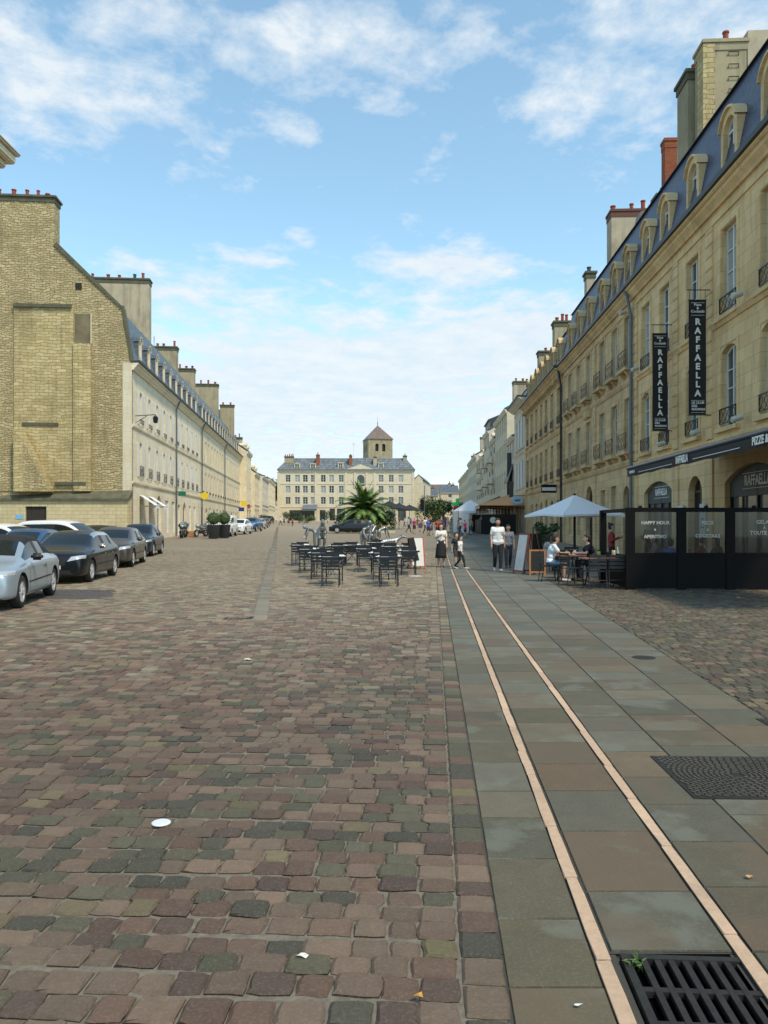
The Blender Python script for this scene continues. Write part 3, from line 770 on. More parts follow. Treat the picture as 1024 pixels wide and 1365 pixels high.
    for y in (dorm if dorm is not None else cols): dormer(b, uR(y, Y0), eave+.16, 1.35, 2.3, yf=.0, deep=1.3, stone=stone)
    for y, col in (pipe or []):
        u = uR(y, Y0); bm = bmesh.new(); tube(bm, [(u+.3, cornice_out, eave-.05), (u+.25, cornice_out-.1, eave-.3), (u, .2, eave-1.3), (u, .2, 0)], .075, 8)
        for zz in (11, 9, 7, 5, 3): lathe(bm, [(.095, zz), (.095, zz+.06)], 8, (u, .2, 0))
        bm_obj('drainpipe', bm, M[col], b)
    return b, L
LIT = 'pale stone wall and dark slate mansard roof'
A, LA = right_building('terraced_house', 'warm yellow stone house over the restaurant, with tall rusticated pilasters and blue slate mansard', 19.2, 37.1,
    [22.6, 25.7, 29.15, 32.5, 35.25], M['stoneA'], pil=[20.9, 27.35, 31.0, 36.8], ww=1.28, pipe=[(37.0, 'pipe')],
    ground=[(23.9, 4.3, .1, 3.5, .5, 'shop'), (28.9, 1.45, .1, 3.4, .55, 'door'), (33.5, 4.0, .1, 3.45, .45, 'shop')])
B, LB = right_building('terraced_house', 'brown stone terraced house between two drainpipes, with a carved balcony over its middle window', 37.1, 55.9,
    [38.3, 41.0, 43.8, 47.4, 50.4, 53.3], M['stoneB'], pil=[37.5, 45.6, 55.4], ww=1.22, f2=(9.15, 2.6), f1=(5.15, 2.6), string=(4.55, 8.45), arch1=0, balc=True, railh=.8,
    ground=[(38.6, 1.3, .1, 3.5, .6, 'door'), (41.2, 1.1, .9, 3.6, 0), (43.6, 1.1, .9, 3.5, 0), (47.2, 1.9, .1, 3.9, .9, 'door'), (50.4, 1.0, .9, 3.4, 0), (53.3, 1.0, .9, 3.4, 0)], pipe=[(55.7, 'iron')], dorm=[38.4, 41.0, 43.8, 47.2, 50.3, 53.4])
# carved cartouche over the middle window
bm = bmesh.new(); u = uR(47.4, 37.1); extr(bm, [(-.01, 7.95), (.12, 8.0), (.3, 8.5), (.3, 8.62), (-.01, 8.62)], u-.9, u+.9); lathe(bm, [(.05, -.1), (.32, 0), (.25, .12), (0, .18)], 10, (u, .1, 8.2), 'y'); bm_obj('carved_bracket', bm, M['stoneB'], B)
B2, LB2 = right_building('terraced_house', 'long narrow-windowed brown stone house with bracketed eaves, farthest of the slate mansard houses at right', 55.9, 76.0,
    [57.7, 60.7, 63.5, 66.2, 69.0, 71.9, 74.6], M['stoneB'], pil=[56.2, 75.7], ww=1.15, f2=(8.9, 2.7), f1=(5.0, 2.6), string=(4.4, 8.3), arch1=0, dentils=True, roofh=3.0, cornice_out=.6, railh=.6,
    ground=[(58.0, 1.2, .5, 3.4, 0), (60.7, 1.2, .5, 3.4, .2), (63.5, 1.3, .2, 3.6, .6, 'door'), (66.2, 1.2, .5, 3.4, 0), (69, 1.2, .5, 3.4, .2), (71.9, 1.2, .5, 3.4, 0)])
# nearer stretch of the first house beyond the right edge of the photo
# chimneys of the right side
uu = uR(33, 19.2)
c = chimney(A, uu-1.2, uu-.15, -3.05, -1.35, 13.5, 21.0, M['render'], 1, cap=.08, capmat=M['render'])
for i in range(7):
    bm = bmesh.new()
    z = 17.6+i*.5; x = uu-1.2; yv = -2.5
    tube(bm, [(x, yv-.2, z-.12), (x-.07, yv-.2, z), (x-.07, yv+.2, z), (x, yv+.2, z-.12)], .02, 4)
    bm_obj('rung', bm, M['iron'], c)
bm = bmesh.new(); box(bm, uu-1.27, uu-.6, -1.75, -1.29, 13.5, 20.92); bm_obj('quoin_strip', bm, M['rubbleP'], c)
bm = bmesh.new(); box(bm, uu-1.24, uu-.1, -3.9, -3.06, 13.5, 21.45); bm_obj('flue', bm, M['renderP'], c)
chimney(A, uu+.0, uu+1.35, -2.2, -1.1, 13.5, 20.5, M['render'], 1)
chimney(A, uR(37, 19.2)-.6, uR(37, 19.2)-.05, -1.75, -1.2, 13.4, 19.3, M['brick'], 0, cap=.05, capmat=M['brick'])
chimney(A, uR(25, 19.2), uR(25, 19.2)+.5, -3.6, -2.7, 14.5, 18.3, M['brick'], 1, potmat=M['zinc'])
c = chimney(B, uR(44.6, 37.1), uR(45.7, 37.1), -2.95, -.7, 13.4, 19.3, M['renderP'], 3, cap=.07, capmat=plain('dark tile cap', (.12,.05,.035), .85))
chimney(B, uR(40.9, 37.1), uR(41.7, 37.1), -3.2, -2.2, 15.4, 18.6, M['brick'], 1, potmat=M['zinc'])
for y, z in ((39.6, 17.2), (43.0, 16.9), (50.5, 16.9)):
    bm = bmesh.new(); u = uR(y, 37.1); extr(bm, [(-1.9, z-.5), (-1.9, z+.25), (-.85, z-.05), (-.75, z-.6)], u-.45, u+.45); bm_obj('roof_hatch', bm, M['tile'], B)
chimney(B, uR(51.5, 37.1), uR(52.3, 37.1), -1.3, -.75, 14.5, 18.0, M['renderP'], 1, potmat=M['zinc'])
chimney(B2, uR(62.5, 55.9), uR(63.6, 55.9), -1.75, -.5, 13.4, 17.6, M['render'], 3)
chimney(B2, uR(71.5, 55.9), uR(72.6, 55.9), -1.6, -.6, 13.4, 17.2, M['render'], 1)
# grey-white shuttered house
C_, LC = right_building('terraced_house', 'pale grey house with closed shutters and a plain overhanging tiled eave, beside the brown stone houses', 76.0, 85.5,
    [78.0, 80.4, 82.8], M['stoneC'], ww=1.1, f2=(9.3, 2.9), f1=(5.3, 2.6), string=(4.6, 8.7), arch1=0, dorm=[], roofh=1.4, rail=False, shutters=1, eave=13.9, blue=False, cornice_out=.75,
    ground=[(78.2, 1.2, .2, 3.6, .5, 'door'), (80.4, 1.2, .2, 3.6, .5, 'door'), (82.8, 1.2, .2, 3.6, .5, 'door')])
# houses farther along the right side
far_r = [(85.5, 93, 11.2, 'stoneC', 'narrow low house with a steep pointed black gable beside the pale shuttered house', 1),
         (93, 108, 15.2, 'stoneF', 'tall cream house with a pale chimney stack and rows of narrow openings', 2),
         (108, 118, 13.4, 'stoneF', 'cream post-war block with ribbed upper storeys behind the orange awnings', 0),
         (118, 128, 15.6, 'stoneC', 'cream block with a dark mono-pitch attic box on its roof', 3),
         (128, 146, 12.6, 'stoneF', 'stone house with deep balconies above the white tent', 0),
         (146, 172, 14.4, 'stoneC', 'far pale house with red pots on its chimney, past the white tent', 2),
         (172, 215, 13.2, 'stoneF', 'farthest tall stone house of the right row', 2)]
def simple_house(root, L, depth, h, stone, nf, pitch, win=(1.0, 1.7), sp=2.6, roof='slateg', base=-.6, shop=True, rails=False, chim=(), fm=None, top=None, gz=0, eave_out=.3, pane=None, dorm=0, solid=False):
    """plain terraced house for the middle and far distance, its front on local y=0"""
    nwin = max(1, int(L/sp)); holes = []; ws = []
    fh = (h-4.0)/nf
    for i in range(nwin):
        u = L*(i+.5)/nwin
        for f in range(nf):
            z = gz+4.0+fh*f+fh*.28; holes.append((u-win[0]/2, u+win[0]/2, z, z+fh*.6, 0)); ws.append((u, z, fh*.6))
    gd = []
    if shop:
        ng = max(1, int(L/3.6))
        for i in range(ng):
            u = L*(i+.5)/ng; holes.append((u-1.1, u+1.1, gz+.15, gz+3.0, .35)); gd.append(u)
    bm = bmesh.new(); facade(bm, 0, L, base, gz+h, holes, .25)
    v = lambda *p: bm.verts.new(p)
    H = gz+h
    for x, rev in ((0, 0), (L, 1)):
        vs = [v(x,0,base), v(x,0,H), v(x,-depth/2,H+pitch), v(x,-depth,H), v(x,-depth,base)]
        bm.faces.new(vs[::-1] if rev else vs)
    bm.faces.new((v(0,-depth,base), v(0,-depth,H), v(L,-depth,H), v(L,-depth,base)))
    bm_obj('wall', bm, stone, root)
    bm = bmesh.new(); extr(bm, [(eave_out, H-.02), (eave_out, H+.12), (-depth/2, H+pitch+.25), (-depth-eave_out, H+.12), (-depth-eave_out, H-.02), (-depth/2, H+pitch+.02)], -.05, L+.05); bm_obj('roof', bm, M[roof], root)
    bm = bmesh.new(); cornice(bm, 0, L, H-.45, .43, .3, 2); bm_obj('cornice', bm, stone, root); bm = bmesh.new(); extr(bm, [(-.01, gz+3.6), (.12, gz+3.62), (.12, gz+3.78), (-.01, gz+3.8)], 0, L); bm_obj('string_course', bm, stone, root)
    for j, (u, z, hh) in enumerate(ws):
        window(root, u, z, win[0]-.02, hh-.01, 0, y=-.18, rows=2, fm=fm, pane=pane or (M['pane'] if j % 3 else M['pane2']), rail=.8 if rails and j % 2 == 0 else 0, railz=.02, rstyle=1)
    for u in gd:
        f = link('shopfront', frame_mesh(2.18, 2.84, .35, M['brownwood'], 1), None, root); f.location = (u, -.16, gz+.15)
        p = link('pane', pane_mesh(2.18, 2.84, .35, M['pane']), None, f); p.location = (0, -.02, 0)
    for (u, w, y, d, zt) in chim: chimney(root, u, u+w, y-d, y, H-.5, zt, M['renderP'], 2, cap=.08)
    for i in range(dorm): dormer(root, L*(i+.5)/dorm, H+.1, 1.1, 1.4, yf=-.25, deep=1.5, stone=stone)
for i, (ya, yb, h, stn, lab, sty) in enumerate(far_r):
    r_ = right_root('terraced_house', lab, ya); L = uR(yb, ya); gz = g((ya+yb)/2)
    hh = h-gz
    simple_house(r_, L, 10, hh, M[stn], 3 if h > 11.5 else 2, 2.8 if sty != 1 else 1.2, sp=2.1, gz=gz, rails=sty in (0, 3), dorm=2 if sty in (0,) else 0,
        chim=[(.3, 1.2, -.8, 1.6, h+3.2), (2.6, .8, -2.5, 1.0, h+3.4)] if sty == 2 else ([(L*.3, .9, -2, 1.1, h+2.6)] if sty == 0 else []))
    if sty == 1:
        bm = bmesh.new(); H = h
        extr(bm, [(0.6, 6.2), (.6, 6.4), (-1.0, 11.4), (-2.6, 6.4), (-2.6, 6.2), (-1.0, 11.1)], 1.0, 5.2); bm_obj('pointed_gable', bm, M['zinc'], r_)
        bm = bmesh.new(); box(bm, 1.0, 1.05, -2.4, .45, 4.4, 6.3); box(bm, 2.8, 2.86, -1.4, .5, 4.6, 9.6); bm_obj('glazed_infill', bm, M['pane'], r_)
    if sty == 3:
        bm = bmesh.new(); extr(bm, [(-.2, h), (-.2, h+1.6), (.1, h+1.75), (-5, h+3.8), (-5, h)], .6, L-.6); bm_obj('attic_box', bm, M['zinc'], r_)
    if sty in (0, 3):
        for f in range(2):
            bm = bmesh.new(); u0 = L*(.15+.1*f); box(bm, u0, u0+3.2, 0, .9, 7.2+3*f, 7.34+3*f); box(bm, u0, u0+3.2, .86, .9, 7.34+3*f, 8.3+3*f); bm_obj('balcony', bm, M["stoneC"], r_)

# ================================================================ left side
SL = -.0876; DLc = -12.6
def left_root(name, label, Y, group=None, off=0, cat='building'):
    """local x runs towards the camera, local y points to the street (right)"""
    return thing(name, label, cat, (DLc+SL*Y+off, Y, 0), math.atan2(-1, -SL), group)
nL = math.cos(math.atan(SL))
def uL(Y, Y0): return -(Y-Y0)/nL
EL = 12.75
def left_building(label, Yn, Yf, stone, cols, blue, roofh=3.6, gable=False, shutters=0, rails=1, ground=(), pipes=()):
    b = left_root('terraced_house', label, Yf); L = (Yf-Yn)/nL
    u = lambda Y: L-(Y-Yn)/nL
    holes = []; W_ = []
    gz = g((Yn+Yf)/2)
    for Y in cols:
        for fi, (z, h) in enumerate(((5.0, 2.5), (8.75, 2.35))): holes.append((u(Y)-.5, u(Y)+.5, z, z+h, .12)); W_.append((u(Y), z, h, fi))
    gq = []
    for (Y, w, z0, z1, rise, kd) in ground: holes.append((u(Y)-w/2, u(Y)+w/2, z0+gz, z1, rise)); gq.append((u(Y), w, z0+gz, z1, rise, kd))
    depth = 11.5
    bm = bmesh.new(); facade(bm, 0, L, -.6, EL, holes, .3)
    v = lambda *p: bm.verts.new(p)
    bm.faces.new((v(0,0,-.6), v(0,0,EL), v(0,-depth,EL), v(0,-depth,-.6)))
    if not gable: bm.faces.new((v(L,0,-.6), v(L,-depth,-.6), v(L,-depth,EL), v(L,0,EL)))
    bm.faces.new((v(0,-depth,-.6), v(0,-depth,EL), v(L,-depth,EL), v(L,-depth,-.6)))
    bm_obj('wall', bm, stone, b)
    bm = bmesh.new(); cornice(bm, 0, L, EL-.5, .48, .45, 3)
    bm_obj('cornice', bm, stone, b)
    bm = bmesh.new()
    for z in (4.45, 8.35): extr(bm, [(-.01, z-.08), (.1, z), (.12, z+.12), (-.01, z+.15)], 0, L)
    bm_obj('string_course', bm, stone, b)
    for j, (uu_, z, h, fi) in enumerate(W_):
        window(b, uu_, z, .98, h-.01, .12, y=-.2, rows=3, pane=M['pane2'] if (j*5) % 7 < 2 else (M['pane'] if j % 2 else M['pane3']), rail=.75 if (rails and fi == 0) else (.3 if fi == 0 else .35 if rails else 0), railz=.02, raily=.12, railw=1.2, shut=shutters)
    for (uu_, w, z0, z1, rise, kd) in gq:
        if kd == 'blank':
            o = link('ground_shutter', shutter_mesh(round(w-.04,2), round(z1-z0-.04,2)), None, b); o.location = (uu_-w/2+.02, -.15, z0+.02)
        else:
            f = link('door', frame_mesh(round(w-.02,3), round(z1-z0-.01,3), rise, M['white'] if kd == 'w' else M['brownwood'], 3 if kd == 'w' else 1), None, b); f.location = (uu_, -.2, z0)
            p = link('pane', pane_mesh(round(w-.02,3), round(z1-z0-.01,3), rise, M['pane']), None, f); p.location = (0, -.02, 0)
    bm = bmesh.new(); z1 = EL+roofh
    extr(bm, [(.1, EL+.02), (-.75, z1), (-5.2, z1+4.0), (-6.3, z1+4.0), (-10.75, z1), (-11.6, EL+.02)], .02, L-.02); bm_obj('roof', bm, M['slate' if blue else 'slateg'], b)
    bm = bmesh.new(); extr(bm, [(.42, EL+.0), (.55, EL+.02), (.58, EL+.15), (.46, EL+.17), (-.02, EL+.1), (-.02, EL)], -.02, L+.02); bm_obj('gutter', bm, M['zinc'], b)
    for Y in cols: dormer(b, u(Y), EL+.17, 1.0, 2.15, yf=-.02, deep=1.4, stone=M['stoneL'], cheek=M['slateg'])
    for Y in pipes:
        bm = bmesh.new(); tube(bm, [(u(Y), .5, EL), (u(Y), .14, EL-.8), (u(Y), .14, 0)], .07, 6); bm_obj('drainpipe', bm, M['pipe'], b)
    return b, L, u
colsL1 = [56.9+2.95*i for i in range(10)]
grL1 = [(57.2, 1.2, .1, 3.5, .1, 'w'), (60.3, 1.1, .1, 3.5, .1, 'w'), (63.6, 1.9, .1, 3.9, .95, 'w'), (67.0, 1.5, .3, 3.6, 0, 'blank'), (70.0, 1.5, .3, 3.6, 0, 'blank'), (73.0, 1.2, .1, 3.4, 0, 'w'), (76, 1.5, .1, 3.7, .75, 'b'), (79.2, 1.2, .3, 3.4, 0, 'blank'), (82.5, 1.2, .3, 3.4, 0, 'blank')]
L1, LL1, u1 = left_building('cream stone terraced house with white shutters, balconies and the big blank gable end', 54.2, 86.5, M['stoneL'], colsL1, False, gable=True, shutters=1, ground=grL1, pipes=[70.9])
colsL2 = [88.2+2.75*i for i in range(16)]
grL2 = [(88.0+3.4*i, 1.5, .1, 3.5, [0,.5,0,.7][i % 4], ['b','w','blank'][i % 3]) for i in range(13)]
L2, LL2, u2 = left_building('long yellowish stone terrace with plain tall windows and dormers, beyond the white shuttered house', 86.5, 132, M['stoneM'], colsL2, False, rails=0, ground=grL2, pipes=[87, 109])
# gable end of L1: the profile stands on local x = LL1, local y = across the house
bm = bmesh.new(); xg = LL1
prof = [(0,-.6), (0, EL+.05), (-.62, 16.4), (-5.2, 20.6), (-6.3, 20.6), (-10.9, 16.4), (-11.5, EL), (-11.5, -.6)]
a_v = [bm.verts.new((xg, *p)) for p in prof]; b_v = [bm.verts.new((xg-.5, *p)) for p in prof]
bm.faces.new(a_v[::-1]); bm.faces.new(b_v)
for i in range(len(prof)): bm.faces.new((a_v[i], a_v[(i+1) % 8], b_v[(i+1) % 8], b_v[i]))
bm_obj('gable_wall', bm, M['rubble'], L1)
def gbox(name, px0, px1, py0, py1, out, mat, y0=None):
    """a raised piece of the gable given where it stands on that wall (metres)"""
    bm = bmesh.new(); Y = 54.2
    a = wx(px0, Y)-(DLc+SL*Y); b = wx(px1, Y)-(DLc+SL*Y)
    box(bm, xg-.01, xg+out, a, b, wz(py1, Y), wz(py0, Y)); return bm_obj(name, bm, mat, L1)
gbox('raised_panel', 25, 101, 411, 655, .14, M['rubbleP'])
gbox('raised_panel', -20, 24, 272, 655, .05, M['rubble'])
gbox('flue_breast', 101.5, 124, 460, 655, .3, M['rubbleP'])
gbox('corner_quoin', 164, 176, 484, 655, .05, M['stoneF'])
gbox('soot_stained_recess', 102, 122.5, 420, 459.5, .02, plain('soot', (.17,.14,.085), .95, 0, .6, 1.2))
gbox('ledge', 25, 99, 409, 413.5, .3, M['coping'])
gbox('ledge', 36, 82, 565, 569, .22, M['coping'])
gbox('ledge', 78, 118, 643, 647, .34, M['coping'])
gbox('small_opening', 103, 111, 379, 388, .03, M['dark'])
gbox('niche_edge', 122.8, 124, 420, 459, .1, M['stoneF'])
# sloping brace with a sunk triangle
bm = bmesh.new(); Y = 54.2; yy0 = DLc+SL*Y
tri = [(29, 575), (40, 578), (76, 652), (76, 656), (29, 656)]
ps = [(wx(px, Y)-yy0, wz(py, Y)) for px, py in tri]
a_v = [bm.verts.new((xg+.12, *p)) for p in ps]; b_v = [bm.verts.new((xg+.75, *p)) for p in ps]
bm.faces.new(b_v)
for i in range(5): bm.faces.new((a_v[i], b_v[i], b_v[(i+1)%5], a_v[(i+1)%5]))
bmesh.ops.recalc_face_normals(bm, faces=bm.faces[:]); bm_obj('buttress', bm, M['rubbleP'], L1)
bm = bmesh.new(); ps = [(wx(px, Y)-yy0, wz(py, Y)) for px, py in [(41, 592), (41, 654), (72, 654)]]
a_v = [bm.verts.new((xg+.76, *p)) for p in ps]; bm.faces.new(a_v); bmesh.ops.recalc_face_normals(bm, faces=bm.faces[:])
bm_obj('sunk_triangle', bm, M['rubble'], L1)
gbox('coping_verge', 161, 166, 408, 411, .06, M['coping'])
bm = bmesh.new()
pv = [(.08, EL+.05), (-.55, 16.5), (-5.0, 20.85), (-5.2, 20.62), (-.66, 16.38), (-.06, EL+.05)]
a_v = [bm.verts.new((xg+.1, *p)) for p in pv]; b_v = [bm.verts.new((xg-.55, *p)) for p in pv]
bm.faces.new(a_v); bm.faces.new(b_v[::-1])
for i in range(6): bm.faces.new((a_v[i], b_v[i], b_v[(i+1)%6], a_v[(i+1)%6]))
bmesh.ops.recalc_face_normals(bm, faces=bm.faces[:]); bm_obj('verge', bm, M['coping'], L1)
def yl(px, Y): return wx(px, Y)-(DLc+SL*Y)
chimney(L1, xg-1.1, xg+.04, yl(-70, 54.2), yl(76, 54.2), 16, wz(268, 54.2), M['rubble'], 9, cap=.16)
c = chimney(L1, u1(67), u1(66), yl(120, 66), yl(199, 66), 13, wz(374, 66), M['renderP'], 5, cap=.1)
chimney(L1, u1(85.5), u1(84.4), yl(204, 84.4), yl(236, 84.4), 13, wz(464, 84.4), M['render'], 3, cap=.1)
antenna(L1, u1(69), yl(206, 69), 15.8, 2.2); antenna(L1, u1(64), -1.4, 15.9, 1.2)
for Y, a, b, t_ in ((95, 238, 260, 494), (110.5, 262, 291, 514)):
    chimney(L2, u2(Y)-.6, u2(Y)+.5, yl(a, Y), yl(b, Y), 13, wz(t_, Y), M['render'], 3, cap=.1)
bm = bmesh.new(); a_, b_ = u2(131.5), u2(122.5); zt_ = wz(549, 126)
lo = [bm.verts.new(p) for p in ((a_,-.5,EL+2.5),(b_,-.5,EL+2.5),(b_,-6.5,EL+2.5),(a_,-6.5,EL+2.5))]; hi = [bm.verts.new(p) for p in ((a_+1,-1.6,zt_),(b_-1,-1.6,zt_),(b_-1,-5,zt_),(a_+1,-5,zt_))]
for i in range(4): bm.faces.new((lo[i], hi[i], hi[(i+1)%4], lo[(i+1)%4]))
bm.faces.new(hi); bmesh.ops.recalc_face_normals(bm, faces=bm.faces[:]); bm_obj('pavilion_roof', bm, M['slateg'], L2)
chimney(L2, u2(121.5), u2(120.8), yl(294, 121), yl(312, 121), 15, wz(541, 121), M['render'], 2, cap=.1)
chimney(L2, u2(126)-.6, u2(126)+.5, -2.4, -.9, 13, 18.6, M['render'], 2, cap=.1)
# lean-to wall at the foot of the gable
ax = thing('outbuilding', 'low yellow stone outbuilding with mossy sloping top below the blank gable', 'outbuilding', (DLc+SL*53.3, 53.3, 0), 0)
bm = bmesh.new(); Wd = 24
facade(bm, -Wd, -.1, -.6, wz(666, 53.3), [(wx(34, 53.3)-(DLc+SL*53.3), wx(62, 53.3)-(DLc+SL*53.3), wz(698, 53.3), wz(675, 53.3))], .2)
for v_ in bm.verts: v_.co.y = -v_.co.y
bmesh.ops.reverse_faces(bm, faces=bm.faces[:])
bm.faces.new([bm.verts.new(p) for p in ((-.1,0,-.6),(-.1,.9,-.6),(-.1,.9,4.2),(-.1,0,wz(666,53.3)))])
bm_obj('wall', bm, masonry('lean-to stone', (.56,.47,.28), (.64,.55,.35), (.36,.3,.18), .55, .25, .01, .4, (.2,.17,.1), bump=.5), ax)
bm = bmesh.new(); z_ = wz(666, 53.3); vs = [[bm.verts.new((x, *p)) for p in ((-.15, z_-.08), (-.15, z_+.08), (.85, z_+.68), (.85, z_+.3))] for x in (-Wd, .0)]
for i in range(4): bm.faces.new((vs[0][i], vs[1][i], vs[1][(i+1)%4], vs[0][(i+1)%4]))
bm.faces.new(vs[0][::-1]); bm.faces.new(vs[1]); bmesh.ops.recalc_face_normals(bm, faces=bm.faces[:])
bm_obj('coping', bm, M['coping'], ax)
bm = bmesh.new(); a = wx(34, 53.3)-(DLc+SL*53.3); b = wx(62, 53.3)-(DLc+SL*53.3); z0 = wz(698, 53.3)
for i in range(8): box(bm, a+(b-a)*i/8+.01, a+(b-a)*(i+1)/8-.01, .12, .15, z0, wz(675, 53.3))
box(bm, a, b, .16, .18, z0, wz(675, 53.3)); bm_obj('wooden_gate', bm, plain('dark old wood', (.03,.025,.02), .8), ax)
bm = bmesh.new(); a = wx(21, 53.3)-(DLc+SL*53.3); box(bm, a, a+.5, -.03, -.004, wz(692, 53.3), wz(686, 53.3)); bm_obj('blue_plate', bm, plain('blue plate', (.18,.42,.62), .5), ax)
# corner of the near left house: only its cornice tip reaches the photo
nl_ = thing('corner_house', 'stone moulded roof corner poking in at the upper left edge of the photo', 'building', (-12.92, 25.4, -.42), 0)
bm = bmesh.new(); box(bm, -8, 0, -12, 0, -.5, 13.4); bm_obj('wall', bm, M['stoneM'], nl_)
bm = bmesh.new()
for (o_, z0, z1) in ((.15, 13.1, 13.4), (.35, 13.402, 13.72), (.5, 13.722, 13.95), (.72, 13.952, 14.25), (.85, 14.252, 14.36)): box(bm, -8, o_, -12.4, o_, z0, z1)
bmesh.ops.bevel(bm, geom=bm.edges[:], offset=.05, segments=2, affect='EDGES'); bm_obj('cornice', bm, M['stoneM'], nl_)
bm = bmesh.new(); extr(bm, [(-12.4, 14.37), (.86, 14.37), (-6, 16.0)], -8, .0, 'x'); bm_obj('roof', bm, M['slateg'], nl_)

# farther houses of the left side
far_l = [(132, 141, 12.6, 'stoneM', 'house with a steep dark slate roof at the end of the long left terrace', 'slateg', 3, 2.9),
         (141, 152, 9.4, 'stoneM', 'brownish house with a pointed slate pavilion roof down the left street', 'slateg', 3.6, 3.6),
         (152, 172, 9.2, 'stoneC', 'white fronted house down the left street with low roof', 'slateg', 2.0, 4.3),
         (172, 200, 9.4, 'stoneL', 'farthest white house before the trees of the left street', 'slateg', 1.6, 4.4)]
for (ya, yb, h, stn, lab, rf, pitch, off) in far_l:
    r_ = left_root('terraced_house', lab, yb, off=off*0+ (off-1.6)*.9); gz = g((ya+yb)/2)
    simple_house(r_, (yb-ya)/nL, 9, h, M[stn], 3, pitch, sp=2.6, gz=gz, roof=rf, chim=[(.5, 1.0, -1.5, 1.4, gz+h+3.0)] if ya < 150 else [], dorm=2 if ya < 150 else 0)

# ================================================================ far side of the square
YF = 200.0; gf = g(YF)
F = thing('town_hall_block', 'long cream stone building with central pediment and grey slate roof closing the square', 'building', (wx(371, YF), YF, 0), 0)
LF = wx(552, YF)-wx(371, YF)
fx = lambda px: wx(px, YF)-wx(371, YF)
def ff(bm, *a, **k): facade(bm, *a, **k)
colF = [384, 396.5, 407, 417.5, 431, 442, 455, 508, 521.5, 534.5]
holes = []; wF = []
for px in colF:
    u = fx(px)
    for z0, z1 in ((wz(672, YF), wz(662.5, YF)), (wz(657, YF), wz(647.5, YF)), (wz(642.5, YF), wz(633, YF))):
        holes.append((u-.62, u+.62, z0, z1)); wF.append((u, z0, z1-z0))
uc = fx(481); holes.append((uc-.95, uc+.95, wz(648, YF), wz(633, YF), .95))
gdF = []
for px, w, t_ in ((391, 2, 680), (403, 2.6, 680), (416, 2.6, 680), (443, 1.4, 678), (455, 2.2, 678), (430, 1.4, 680), (508, 2, 680), (522, 2, 680), (536, 2, 680)):
    holes.append((fx(px)-w/2, fx(px)+w/2, gf+.1, wz(t_, YF), 0)); gdF.append((fx(px), w, wz(t_, YF)-gf-.1))
ztF = wz(627, YF)
# flip so that the front faces the camera (local -y)
def flip(bm):
    for v_ in bm.verts: v_.co.y = -v_.co.y
    bmesh.ops.reverse_faces(bm, faces=bm.faces[:])
bm = bmesh.new(); facade(bm, 0, LF, -.5, ztF, holes, .3)
v = lambda *p: bm.verts.new(p)
bm.faces.new((v(0,0,-.5), v(0,0,ztF), v(0,-12,ztF), v(0,-12,-.5))); bm.faces.new((v(LF,0,-.5), v(LF,-12,-.5), v(LF,-12,ztF), v(LF,0,ztF)))
flip(bm); bm_obj('wall', bm, M['stoneF'], F)
bm = bmesh.new(); cornice(bm, 0, LF, ztF-.4, .4, .4, 2)
for px in (371.3, 421, 461.5, 499.5, 551): box(bm, fx(px)-.3, fx(px)+.3, -.01, .12, 0, ztF-.42)
for py in (645, 676): z = wz(py, YF); box(bm, 0, LF, -.01, .1, z-.08, z+.08)
for s in (-1, 1): box(bm, uc+s*1.5-.25, uc+s*1.5+.25, -.01, .2, wz(650, YF), wz(630, YF))
flip(bm); bm_obj('cornice', bm, M['stoneF'], F)
bm = bmesh.new(); pp = [(fx(463), ztF+.02), (fx(497), ztF+.02), (fx(496.5), ztF+.4), (uc, wz(619, YF)), (fx(463.5), ztF+.4)]
a_v = [bm.verts.new((x, -.35, z)) for x, z in pp]; b_v = [bm.verts.new((x, 2.5, z)) for x, z in pp]
bm.faces.new(a_v)
for i in range(5): bm.faces.new((a_v[i], b_v[i], b_v[(i+1)%5], a_v[(i+1)%5]))
bmesh.ops.recalc_face_normals(bm, faces=bm.faces[:]); bm_obj('pediment', bm, M['stoneF'], F)
bm = bmesh.new(); zr = wz(609, YF)
rp = [(-.5, ztF+.02), (-.5, ztF+.2), (4.0, zr), (8.5, zr), (12.4, ztF)]
vs0 = [bm.verts.new((x, y, z)) for x, (y, z) in zip((-.3,-.3,2.2,2.2,-.3), rp)]; vs1 = [bm.verts.new((x, y, z)) for x, (y, z) in zip((LF+.3,LF+.3,LF-2.0,LF-2.0,LF+.3), rp)]
for i in range(5): bm.faces.new((vs0[i], vs1[i], vs1[(i+1)%5], vs0[(i+1)%5]))
bm.faces.new(vs0); bm.faces.new(vs1[::-1]); bmesh.ops.recalc_face_normals(bm, faces=bm.faces[:]); bm_obj('roof', bm, M['slatef'], F)
def fwindow(u, z0, w, h, rise=0, y=-.18, pane=None, fm=None, name='window', rows=3):
    f = link(name, frame_mesh(round(w,2), round(h,2), rise, fm or M['white'], rows), None, F); f.location = (u, -y, z0); f.rotation_euler = (0,0,PI)
    p = link('pane', pane_mesh(round(w,2), round(h,2), rise, pane or M['pane']), None, f); p.location = (0, -.03, 0)
for j, (u, z, h) in enumerate(wF): fwindow(u, z, 1.24, h, pane=[M['pane'], M['pane3'], M['pane'], M['pane2']][(j*3) % 4])
fwindow(uc, wz(648, YF), 1.9, wz(633, YF)-wz(648, YF), .95, fm=M['zinc'])
for u, w, h in gdF: fwindow(u, gf+.1, w, h, fm=M['brownwood'], name='ground_floor_door', pane=M['pane'], rows=1)
def fdorm(px, py, w, h, mat=None):
    d = dormer(F, fx(px), wz(py, YF), w, h, yf=.2, deep=2.2, stone=M['stoneF'], arched=False); d.rotation_euler = (0,0,PI)
for px in (396, 417): fdorm(px, 627, 1.5, 1.75)
fdorm(454, 626, 1.4, 1.8); fdorm(508, 626, 1.4, 1.7)
